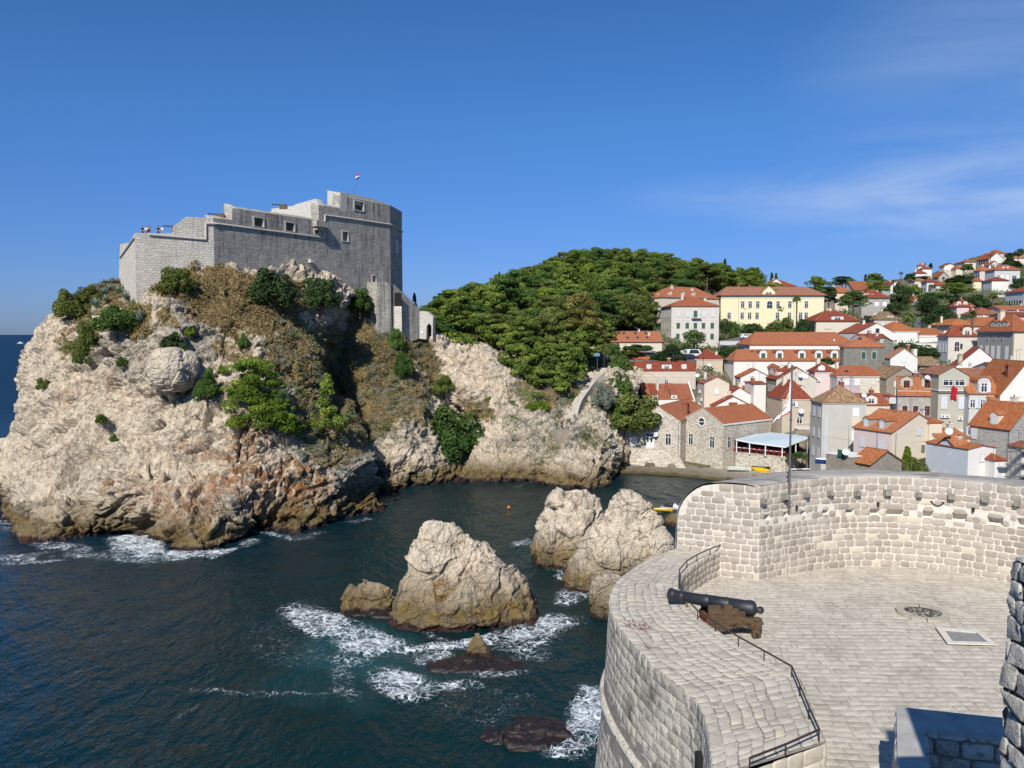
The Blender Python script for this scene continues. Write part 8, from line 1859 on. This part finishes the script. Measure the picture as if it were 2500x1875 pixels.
# --- pines of the wooded hill, one tree at a time
SKX=[1040,1060,1110,1200,1260,1330,1380,1450,1520,1600,1700,1800,1850,1880,1960];SKY=[772,737,702,680,664,640,616,602,600,612,633,645,650,682,700]
def forest():
 rs=np.random.RandomState(12);n=0;pts=[];tries=0
 while n<296 and tries<90000:
  tries += 1;Y=192+158*rs.rand() ** .9;px=rs.uniform(1045,1890);x=(px-1250)/F*Y
  if px>1440 and Y<222:continue
  if px>1475 and Y<238:continue
  if px>1558 and Y<304:continue
  if px<1130 and Y>260:continue
  if any((x-a) ** 2+(Y-b) ** 2<5.7 ** 2 for a,b in pts):continue
  g=gz(x,Y);hm=W(px,float(np.interp(px,SKX,SKY))-rs.uniform(-9,10),Y).z-g;h=min(rs.uniform(8,15),hm)
  if h<5:continue
  pts.append((x,Y));n += 1;q=rs.rand();m=L_PINE if q<.6 else L_GREEN if q<.82 else L_OLIVE if q<.93 else L_BRIGHT;k='pine' if rs.rand()<.9 else 'round'
  plant(k,'green pine in the dense wood covering the hill','tree',(x,Y,g-.3),h,h*rs.uniform(.62,1.0),m,'pines of the wooded hill',int(rs.randint(4)))
forest()
# --- single pines and bushes one can tell apart
ph('pine','yellow-green umbrella pine with bare dark limbs standing out of the wood',1418,714,850,92,196,L_YEL,v=1);ph('pine','low yellowish pine left of the long low red roof',1455,800,850,66,198,L_YEL,v=2)
ph('cone','dark spruce tip rising above the left end of the wood',1219,664,720,20,262,L_DARK);ph('cone','small dark conifer on the skyline right of the fortress stair',1012,716,775,26,200,L_DARK)
for i,(px,yt,yb,w,lab) in enumerate(((1265,838,1005,120,'leftmost tall pine on the rock above the lookout'),(1318,826,985,115,'second tall pine on the rock above the lookout, from the left'),(1365,835,975,110,'third tall pine on the rock above the lookout, from the left'),(1402,818,940,95,'rightmost tall pine on the rock beside the stairway'),(1330,900,1012,120,'wide lower pine overhanging the rock face'),(1368,885,985,85,'lower pine leaning towards the stairway'),(1260,935,1000,70,'small pine at the left foot of the pine group'))):
 ph('cone' if i % 2 else 'pine',lab,px,yt,yb,w,176-(i>3)*4,L_PINE,v=i % 4)
ph('bush','bright low shrub on the rock right below the pine group',1312,970,1002,60,165,L_BRIGHT);ph('bush','green shrub clinging left of the pine group',1193,920,950,24,171,L_GREEN);ph('bush','small shrub halfway down the tan rock',1196,962,985,20,168,L_GREEN);ph('bush','round shrub on the rocks below the leftmost tall pine',1252,970,1002,36,166,L_GREEN)
for px,yt,yb,w,Y,m,lab in ((1060,770,880,110,190,L_GREEN,'bright green bushy pine at the left end of the wood by the gate arch'),(1110,755,880,110,193,L_PINE,'pine beside the bushy tree near the gate arch'),(1165,765,890,110,192,L_PINE,'pine above the top of the tan rock face'),(1225,790,910,110,188,L_PINE,'pine leaning over the tan rock face')):ph('pine',lab,px,yt,yb,w,Y,m)
ph('bush','ivy hanging over the top left of the tan rock face',1075,810,880,60,187,L_GREEN)
# cliff plants
ph('dome','bright green umbrella pine growing out of the middle of the cliff',622,866,1064,160,121,L_BRIGHT,v=0,sink=0);ph('cone','lower bright branches right of the umbrella pine on the cliff',700,965,1068,85,121.5,L_BRIGHT,sink=0);ph('cone','loose feathery young pine on the cliff right of the umbrella pine',800,912,1062,95,128,L_PINE,sink=0);ph('cone','tiny young pine low on the dark cliff edge',858,1090,1135,20,131,L_PINE)
for lab,px,yt,yb,w,m in (('dark rounded bush above the agaves below the fortress corner',285,730,800,110,L_GREEN),('grey green creeper hanging down the upper left cliff',210,755,890,56,L_OLIVE),('low dark bush right under the fortress front corner',430,640,705,88,L_OLIVE),('wide dark bush against the middle of the fortress wall',668,648,738,120,L_DARK),('dark shadowed bush against the fortress wall right of the wide one',780,662,745,95,L_DARK),
 ('ivy mass left of the entrance block',878,692,755,62,L_GREEN),('dark plant under the fortress passage',962,742,772,36,L_DARK),('dark shrub on the right of the perched boulder',505,890,968,60,L_GREEN),('green tuft on top of the perched boulder',447,828,878,34,L_GREEN),('low dark shrub above the perched boulder',420,800,845,54,L_DARK),('small bright shrub on the pale rock rib',463,792,815,28,L_BRIGHT),
 ('lone bush on the far left cliff edge',107,915,945,34,L_OLIVE),('small green bush in the white cliff',247,1005,1028,28,L_GREEN),('tiny bush low in the white cliff',277,1056,1074,18,L_GREEN),('small bush left of the perched boulder',298,868,890,30,L_GREEN),('shrub on the brown slope below the dry grass',595,810,845,30,L_GREEN),('little bright shrub beside the umbrella pine',545,885,905,26,L_BRIGHT),
 ('large dark green bush filling the gully beside the tan rock',1107,978,1112,160,L_GREEN),('green creeper band on the right slope under the stair wall',985,850,915,50,L_GREEN),('creeper patch at the top of the right slope',968,790,850,42,L_GREEN),('shrubs in the red gully above the large bush',1085,905,955,60,L_OLIVE),('leafy bush on the left skyline of the cliff',170,700,770,70,L_OLIVE),('bush at the top left skyline under the fortress',215,690,740,60,L_OLIVE)):ph('bush',lab,px,yt,yb,w,None,m)
# trees by the harbour and through the town
for lab,fr,px,yt,yb,w,Y,m,k in (('dark round tree right of the stairway',A,190,925,1060,170,190,L_GREEN,'bush'),('broad green tree left of the faded red hipped house',A,255,1010,1260,270,187,L_GREEN,'bush'),('leafy green tree left of the wide cream house',A,225,1165,1440,290,180,L_GREEN,'bush'),('big rounded olive green tree beside the stone harbour house',A,410,1340,1760,560,170,L_OLIVE,'bush'),('grey green shrub slope between stairway and big round tree',A,90,1320,1560,230,168,L_GREY,'bush'),('low leafy tree at the left foot of the stone harbour house',A,300,1560,1790,330,169,L_GREEN,'bush'),
 ('round green tree in front of the four-storey stone house',A,985,812,1010,240,236,L_GREEN,'round'),('dark tree group left of the parked cars',A,735,950,1135,340,210.5,L_DARK,'bush'),('dark tree overhanging the parked cars',A,930,960,1080,240,221,L_DARK,'bush'),('dark rounded tree left of the long white warehouse',A,1350,950,1120,330,214,L_DARK,'bush'),('hedge below the long low red roof',A,430,950,1020,300,215,L_GREEN,'bush'),('low hedge below the left end of the long low roof',A,330,1010,1060,200,213,L_OLIVE,'bush'),
 ('dark tree against the left end of the yellow institute',A,1290,705,890,150,262,L_DARK,'round'),('green tree second from the left below the yellow institute',A,1385,730,900,120,260,L_GREEN,'bush'),('wide dark tree below the middle of the yellow institute',A,1560,728,880,260,262,L_DARK,'bush'),('brownish olive tree in front of the yellow institute',A,1830,658,880,290,258,L_OLIVE,'bush'),('dark tree right of the brownish olive tree',A,2070,690,860,190,262,L_DARK,'bush'),('tall dark trees left of the cream mansion',A,440,590,850,210,262,L_DARK,'cone'),('dark tree in the corner between wood and mansion',A,320,650,850,240,255,L_DARK,'bush'),('dark bushes beside the mansion foot',A,510,700,850,150,262,L_DARK,'bush'),
 ('dark tree left of the square pale villa',B,60,680,860,190,250,L_DARK,'bush'),('large dark pine right of the yellow institute',B,160,300,640,260,335,L_PINE,'pine'),('dark pine behind the yellow institute corner',B,290,400,660,200,330,L_DARK,'pine'),('pair of pines on the skyline over the orange roofed houses',B,430,300,440,250,400,L_GREEN,'pine'),('big bright pine between the orange roofed house and stone villa',B,540,448,680,280,318,L_GREEN,'pine'),('pine on the skyline above the stone villa',B,740,272,460,210,385,L_PINE,'pine'),('dark conifer left of the skyline pine',B,655,278,380,70,385,L_DARK,'cone'),('bright pine right above the stone villa',B,760,345,500,220,360,L_PINE,'pine'),
 ('dark tall conifers right of the stone villa',B,960,370,660,220,335,L_DARK,'cone'),('dark tree behind the tall conifers',B,1040,380,620,180,345,L_DARK,'round'),('dark bush right of the stone villa',B,880,560,670,110,320,L_DARK,'bush'),('broad dark tree mass above the lane',B,1250,455,700,240,330,L_DARK,'round'),('largest dark tree mass right of the lane',B,1370,560,810,330,292,L_DARK,'bush'),('dark tree behind the pink house',B,1480,600,800,170,290,L_DARK,'bush'),('yellow topped tree on the hillside',B,1240,460,540,150,345,L_BRIGHT,'bush'),('dark trees at the right of the old patched roof',B,690,660,780,140,268,L_DARK,'bush'),
 ('wide bright green pine in the middle of the hillside',B,1530,360,520,290,385,L_PINE,'pine'),('dark tree band under the beige skyline house',B,1590,265,370,290,440,L_DARK,'bush'),('tree beside the orange skyline roof',B,1655,162,235,120,490,L_GREEN,'bush'),('dark trees right of the top villa',B,2080,105,210,190,500,L_DARK,'bush'),('round dark tree top right of the hill',B,2155,22,120,110,540,L_DARK,'round'),('dark tree behind the top villa',B,2060,60,140,100,545,L_DARK,'round'),('dark trees at the right edge under the big grey villa',B,2180,290,420,190,400,L_DARK,'bush'),('dark bushes left of the blue-grey shaded building',B,1880,540,640,200,335,L_DARK,'bush'),('green bushes on the slope below the plain white villa',B,1740,440,620,240,355,L_DARK,'bush'),('bushes under the arched porch villa',B,1290,440,520,230,400,L_GREEN,'bush'),('bush right of the cream bungalow',B,2010,640,730,130,290,L_GREEN,'bush'),
 ('leafy hedge behind the white garden wall',B,1140,940,1080,380,214,L_GREEN,'bush'),('hedge tree left in the white walled garden',B,1000,925,1010,110,216,L_DARK,'bush'),('hedge right in the white walled garden',B,1290,980,1080,180,206,L_DARK,'bush'),('roof terrace bush in front of the arched dormers',B,270,1075,1150,160,189,L_GREEN,'bush'),('small tree on the right of the roof terrace bush',B,395,1135,1210,60,184,L_GREEN,'bush'),('yellow green garden bush behind the boat shed roof',Dd,1160,1050,1240,230,128,L_OLIVE,'bush'),('bright creeper against the broad cream gable',Dd,1062,960,1130,70,129.5,L_BRIGHT,'cypress'),('green hedge at the right end of the restaurant terrace',Cc,1990,1015,1065,190,152.6,L_GREEN,'bush'),('dark garden tree on the hillside under the white tower villa',B,1210,285,350,200,480,L_DARK,'bush'),('dark trees on the skyline left of the white tower villa',B,1090,258,330,100,450,L_DARK,'bush'),('green scrub left of the arched porch villa',B,1130,350,480,150,410,L_PINE,'bush'),('dark scrub between pink house and hill villas',B,1600,470,610,260,350,L_DARK,'bush')):ph(k,lab,px,yt,yb,w,Y,m,fr=fr)
for lab,px,yt,yb,Y,fr in (('slim cypress on the skyline above the yellow institute roof',1285,128,240,345,A),('thin cypress pair left, beside the dark red roof',1745,262,400,350,A),('cypress close right of the thin one by the dark red roof',1787,268,400,350,A),('cypress behind the white tower villa',1224,165,210,545,B),('cypress on the skyline right of the white tower villa',1296,170,215,545,B)):ph('cypress',lab,px,yt,yb,30,Y,L_DARK,fr=fr)
# palms
def palm(label,px,yt,yb,Y,fr,w,thick=.25,droop=1.0):
 x,yt_=fr(px,yt);_,yb_=fr(0,yb);p=W(x,yb_,Y);h=(yb_-yt_)*Y/F;r=w/4.022*Y/F/2;t=thing('palm_tree',label,'palm',p);rs=np.random.RandomState(int(px));m=MB();zt=h-r*.75
 for k in range(6):m.tube((0,0,-1+(zt+1)*k/6),(0,0,-1+(zt+1)*(k+1)/6),thick*1.1,thick*.95,M_BARK,8,False)
 m.obj('trunk',t);V=[];Q=[]
 for i in range(46):
  a=rs.uniform(0,6.28);el=rs.uniform(-.3,1.35);d=np.array([math.cos(a),math.sin(a)]);pr=None;L_=r*rs.uniform(.85,1.1)
  for k in range(8):
   s=k/7;rad=L_*s*math.cos(el)+.1;z=zt+L_*(s*math.sin(el)-droop*s*s*.75);c=np.array([d[0]*rad,d[1]*rad,z]);wd=.22*r*math.sin(min(1,s*1.1+.15)*math.pi)+.03;sd=np.array([-d[1],d[0],0])*wd
   if pr is not None:
    for sg in (-1,1):b=len(V);V += [pr[0],c,c+sg*sd-[0,0,wd*.7],pr[0]+sg*pr[1]-[0,0,wd*.7]];Q.append((b,b+1,b+2,b+3))
   pr=(c,sd)
 V=np.array(V);cc=np.repeat(rs.rand(len(Q)),4);link('crown',mesh_np('palm_crown',V,np.array(Q),L_OLIVE,col=np.stack([cc,cc,cc,cc*0+1],-1)),t)
palm('large drooping date palm in the lane above the white garden wall',1058,615,800,250,B,175,.4);palm('fan palm rising before the cream bungalow roof',1700,618,800,240,B,130,.3,.6);palm('tall palm below the plain white hill villa',1905,438,650,325,B,125,.35);palm('tall slender palm right of the stone villa skyline',925,320,500,390,B,60,.2);palm('skyline palm beside the dark conifers',1000,245,400,430,B,55,.2);palm('palm left of the arched porch villa',1088,305,480,420,B,75,.25);palm('tall palm standing in front of the yellow institute',1988,470,780,270,A,125,.25);palm('small palm on the terrace under the top villa',1882,72,160,545,B,60,.2)
# agaves below the fortress corner
def agaves():
 m=None
 rs=np.random.RandomState(6);V=[];Q=[];C=[]
 for i in range(26):
  a=i*2.4;el=.25+1.1*(i/26);d=np.array([math.cos(a)*math.cos(el),math.sin(a)*math.cos(el),math.sin(el)]);sd=np.array([-math.sin(a),math.cos(a),0]);b=len(V)
  V += [sd*.05,-sd*.05,d*.55-sd*.09,d*.55+sd*.09,d*1.05+np.array([0,0,.06])];Q += [(b,b+1,b+2,b+3),(b+3,b+2,b+4,b+4)];C += [rs.rand()]*5
 me=D.meshes.new('agave');me.from_pydata([tuple(v) for v in V],[],[q if q[2] != q[3] else q[:3] for q in Q]);c=me.color_attributes.new('mask','FLOAT_COLOR','POINT');c.data.foreach_set('color',np.array([(x,x,0,1) for x in C],np.float32).ravel());me.materials.append(L_AGAVE)
 pts=[(262,682),(280,676),(300,690),(250,700),(270,705),(290,712),(245,722),(315,728),(262,735),(325,742),(250,800),(268,806),(285,804),(302,806),(318,800),(345,770),(340,785),(235,745),(228,712),(310,705),(275,690),(255,715)]
 for i,(x,y) in enumerate(pts):p,n=on_cliff(x,y);o=link('agave',me,None,p+Vector((0,-.3,.15)));s=rs.uniform(1.0,1.7);o.scale=(s,s,s);o.rotation_euler=(0,0,rs.uniform(0,6));tag(o,'blue-grey agave in the cluster below the fortress corner','agave','agaves below the fortress corner')
agaves()
# --- uncountable ground cover
def ground_cover():
 rs=np.random.RandomState(77);P=CP.reshape(-1,3);N_2=CN.reshape(-1,3);vg=CV.ravel();gy=CG.ravel();px=CPX.ravel();vis=(P[:,2]>4)
 def pick(w,n):w=w*vis;return rs.choice(len(P),n,p=w/w.sum())
 def stuff(name,idx,k,size,rad,mat,up,flat=.8,zoff=.05):
  C=P[idx];n=len(C);q=np.repeat(C,k,0)+rs.normal(0,rad,(n*k,3))*[1,1,.6]+[0,0,zoff];V=quads_at(q,rs.normal(0,.4,(n*k,3))+[0,-.4,up],size,rs,flat);c1=np.repeat(np.repeat(rs.rand(n),k),4);c2=np.repeat(rs.rand(n*k),4)
  tag(link(name,mesh_np(name,V,np.arange(len(V)).reshape(-1,4),mat,col=np.stack([c1,c2,c1,c1*0+1],-1))),kind='stuff')
 pat=sstep(.0,.35,fbm(P/4.0+3,3));brown=np.clip(vg-.3,0,1)*(px<1060)
 stuff('dry_grass',pick(brown*(.35+pat),14000),9,.17,.30,L_DRY,.2,.9)
 stuff('green_scrub',pick(np.clip(vg-.2,0,1)*sstep(.1,.5,fbm(P/3.0+60,3))*(1+3*(px<330)),2600),24,.15,.33,L_OLIVE,.5)
 sl=np.clip(gy*.8+vg*.5,0,1)*((px>640))*(.15+sstep(-.1,.4,fbm(P/2.2+31,3)))
 stuff('grey_shrubs',pick(sl,5200),22,.12,.26,L_GREY,.5);stuff('low_green_shrubs',pick(sl*sstep(.0,.4,fbm(P/3+91,2)),900),24,.14,.30,L_GREEN,.5)
 # scrub over the hillside and gardens
 n=9000;Y=165+400*rs.rand(n) ** .75;px_=rs.uniform(1250,2560,n);x=(px_-1250)/F*Y;ok=~((x>20) & (x<62) & (Y<201)) & ~((px_<1560) & (Y<196)) & ~((px_<1650) & (Y<190)) & ~((px_>1800) & (Y<175));x,Y=x[ok],Y[ok];z=ground(x,Y);n=len(x);k=22;s=(.7+.9*rs.rand(n))*(1+(Y-165)/400)
 c=np.stack([x,Y,z+.3],-1);q=np.repeat(c,k,0)+rs.normal(0,1,(n*k,3))*np.repeat(s,k)[:,None]*[.9,.9,.42];V=quads_at(q,rs.normal(0,.5,(n*k,3))+[0,-.4,.8],.42,rs);c1=np.repeat(np.repeat(rs.rand(n),k),4);c2=np.repeat(rs.rand(n*k),4)
 tag(link('hillside_scrub',mesh_np('hillside_scrub',V,np.arange(len(V)).reshape(-1,4),L_GREEN,col=np.stack([c1,c2,c1,c1*0+1],-1))),kind='stuff')
ground_cover()
# red weeds rooted in the bastion joints and on the near wall
def weeds():
 rs=np.random.RandomState(2)
 for i,(x,y,z,s,lab) in enumerate(((190,905,20.93,.26,'reddish weed tuft on the parapet, left of two'),(250,915,20.93,.24,'reddish weed tuft on the parapet, right of two'),(285,1010,20.93,.16,'small reddish weed lower on the parapet'),(405,1130,20.93,.10,'tiny weed near the parapet edge'),(650,1195,20.93,.08,'tiny dry weed in the parapet middle'),(625,1305,20.93,.08,'tiny dry weed low on the parapet'))):
  p=G(*QQ(x,y),z);C=rs.normal(0,1,(70,3))*[s*.5,s*.35,s*.3]+[0,0,s*.3];V=quads_at(C,rs.normal(0,1,(70,3)),s*.11,rs,.5);c=rs.rand(280);me=mesh_np('weed',V,np.arange(280).reshape(-1,4),L_REDW,col=np.stack([c,c,c,c*0+1],-1));tag(link('weed',me,None,p),lab,'weed')
 for x,y,s,lab in ((2468,1425,.22,'rust red plant near the top of the near wall'),(2480,1540,.16,'rust red plant in the middle of the near wall'),(2475,1612,.10,'small rust red plant lower on the near wall')):
  p=W(x,y,6.6);p.x=W(2452,1385,7.0).x+.21;C=rs.normal(0,1,(150,3))*[s*.25,s*1.0,s*.4];V=quads_at(C,rs.normal(0,1,(150,3)),s*.10,rs,.5);c=rs.rand(600);me=mesh_np('wall_plant',V,np.arange(600).reshape(-1,4),L_REDW,col=np.stack([c,c,c,c*0+1],-1));tag(link('wall_plant',me,None,p),lab,'plant')
weeds()
# ------------------------------------------------------------------ people (tiny in the picture): one skinned body each, clothing and hair as parts
def person(label,loc,rz,shirt,trousers,hairc,pose='stand',h=1.74):
 t=thing('person',label,'person',loc,rz);skin=D.materials.get('skin') or plain('skin',(.42,.25,.17),.6,.3,var=.05);s=h/1.74
 sit=pose=='sit';kz=.5 if not sit else .48;J=dict(pel=(0,0,.92),ch=(0,.01,1.25),nk=(0,0,1.46),hd=(0,-.02,1.60),top=(0,-.01,1.72))
 if sit:J={k:(x,y,z-.45) for k,(x,y,z) in J.items()}
 dz=-.45 if sit else 0;arm=.28 if pose=='lean' else 0
 def mk(name,verts,edges,mat,root=0):
  me=D.meshes.new(name);me.from_pydata([tuple(Vector(v[:3])*s) for v in verts],[],edges);o=link(name,me,t);o.modifiers.new('skin','SKIN');sv=me.skin_vertices[0].data if len(me.skin_vertices) else None
  if sv is None:bm=bmesh.new();bm.from_mesh(me);bm.verts.layers.skin.verify();bm.to_mesh(me);bm.free();sv=me.skin_vertices[0].data
  for i,v in enumerate(verts):sv[i].radius=(v[3]*s,v[3]*s*(v[4] if len(v)>4 else 1));sv[i].use_root=i==root
  q=o.modifiers.new('sub','SUBSURF');q.levels=q.render_levels=2;me.materials.append(mat);return o
 V=[(0,0,.95+dz,.11),(0,0,1.22+dz,.13),(0,.01,1.42+dz,.10),(0,0,1.49+dz,.05),(0,-.01,1.58+dz,.075),(0,-.01,1.68+dz,.08)];E_=[(0,1),(1,2),(2,3),(3,4),(4,5)]
 for sg in (-1,1):
  b=len(V)
  if sit:V += [(sg*.09,0,.92+dz,.09),(sg*.11,-.42,.50,.065),(sg*.11,-.44,.08,.045),(sg*.11,-.56,.03,.035)]
  else:V += [(sg*.09,0,.88,.085),(sg*.11,-.02+.06*sg,.48,.06),(sg*.12,.03+.05*sg,.08,.045),(sg*.12,-.10+.05*sg,.03,.035)]
  E_ += [(0,b),(b,b+1),(b+1,b+2),(b+2,b+3)];b=len(V)
  V += [(sg*.19,0,1.40+dz,.055),(sg*.25,.02-arm*.5,1.13+dz,.042),(sg*.24,-.10-arm,.90+dz+arm*.5,.032),(sg*.24,-.13-arm,.82+dz+arm*.5,.03)];E_ += [(2,b),(b,b+1),(b+1,b+2),(b+2,b+3)]
  for f_ in range(4):V.append((sg*.24+(f_-1.5)*.018,-.15-arm,.73+dz+arm*.5+abs(f_-1.5)*.01,.008));E_.append((b+3,len(V)-1))
  V.append((sg*.205,-.17-arm,.79+dz+arm*.5,.009));E_.append((b+3,len(V)-1))
 mk('body',V,E_,skin)
 mk('shirt',[(0,0,.95+dz,.135),(0,0,1.22+dz,.15),(0,.01,1.41+dz,.12),(-.2,0,1.40+dz,.072),(.2,0,1.40+dz,.072),(-.24,.01-arm*.3,1.2+dz,.062),(.24,.01-arm*.3,1.2+dz,.062)],[(0,1),(1,2),(2,3),(2,4),(3,5),(4,6)],shirt)
 L=[(0,0,.97+dz,.13)];e=[]
 for sg in (-1,1):
  b=len(L);L += ([(sg*.09,-.02,.90+dz,.105),(sg*.11,-.42,.51,.085),(sg*.11,-.44,.14,.065)] if sit else [(sg*.09,0,.86,.105),(sg*.11,-.02+.06*sg,.48,.08),(sg*.12,.03+.05*sg,.14,.065)]);e += [(0,b),(b,b+1),(b+1,b+2)]
 mk('trousers',L,e,trousers);mk('hair',[(0,.02,1.66+dz,.09),(0,.03,1.72+dz,.075),(0,.05,1.58+dz,.06)],[(0,1),(0,2)],hairc)
 return t
def people():
 c={k:plain('cloth_'+k,v,.85,.1,var=.06) for k,v in dict(black=(.015,.015,.017),white=(.72,.72,.7),navy=(.02,.03,.07),grey=(.2,.2,.21),pink=(.5,.25,.27),blue=(.06,.16,.35),red=(.4,.04,.04)).items()};hb=plain('dark_hair',(.03,.02,.015));hl=plain('fair_hair',(.25,.17,.08))
 zz=W(1374,1048,157.2).z
 p=W(1372,1048,157.2);person('person in black standing on the rock lookout, left of two',(p.x,p.y,zz),.3,c['black'],c['black'],hb)
 p=W(1384,1048,157.0);person('person in navy and grey on the rock lookout, right of two',(p.x,p.y,zz),-1.2,c['navy'],c['grey'],hb)
 p=W(1403,1024,162.3);person('person sitting low at the foot of the long stairway',(p.x,p.y,p.z-.1),1.0,c['black'],c['navy'],hb,'sit')
 inM=inward(Pf[1],Pf[2])
 for x,sh,tr,lab,ps,hr in ((266,'black','navy','dark dressed visitor at the left end of the lower fortress terrace','lean',hb),(288,'white','grey','visitor in white leaning on the lower fortress terrace, left group','lean',hl),(300,'pink','navy','visitor in pink next to the one in white on the lower fortress terrace','lean',hl),(312,'grey','navy','grey shirted visitor crouching at the right of the left group on the fortress','sit',hb),(366,'black','black','visitor in black near the thin rod on the lower fortress terrace','stand',hb),(392,'white','grey','visitor in a white shirt right of the one in black on the fortress','stand',hb)):
  p=hk(1,x,392)+inM*1.2;person(lab,(p.x,p.y,hk(1,x,392).z-1.74+(.5 if ps=='sit' else 0)),random.uniform(-.5,.5),c[sh],c[tr],hr,ps)
 for x,y,Y,sh,tr,lab in ((2120,1005,150,'black','navy','person in black walking with a blue bag beside the restaurant'),(2155,1010,150,'grey','blue','person in grey walking down to the slip beside the restaurant')):
  p=W(*Cc(x,y+30),Y);person(lab,p,.8,c[sh],c[tr],hb)
 p=W(*Cc(2172,1068),149);t=thing('suitcase','blue suitcase beside the walkers at the restaurant corner','suitcase',p,.3);m=MB();m.box(-.25,-.14,.06,.25,.14,.7,c['blue']);m.obj('shell',t);m=MB();m.tube((-.12,.1,.7),(-.12,.1,1.0),.012,.012,M_STEEL,5);m.tube((.12,.1,.7),(.12,.1,1.0),.012,.012,M_STEEL,5);m.tube((-.12,.1,1.0),(.12,.1,1.0),.015,.015,M_STEEL,5);m.obj('handle',t)
people()
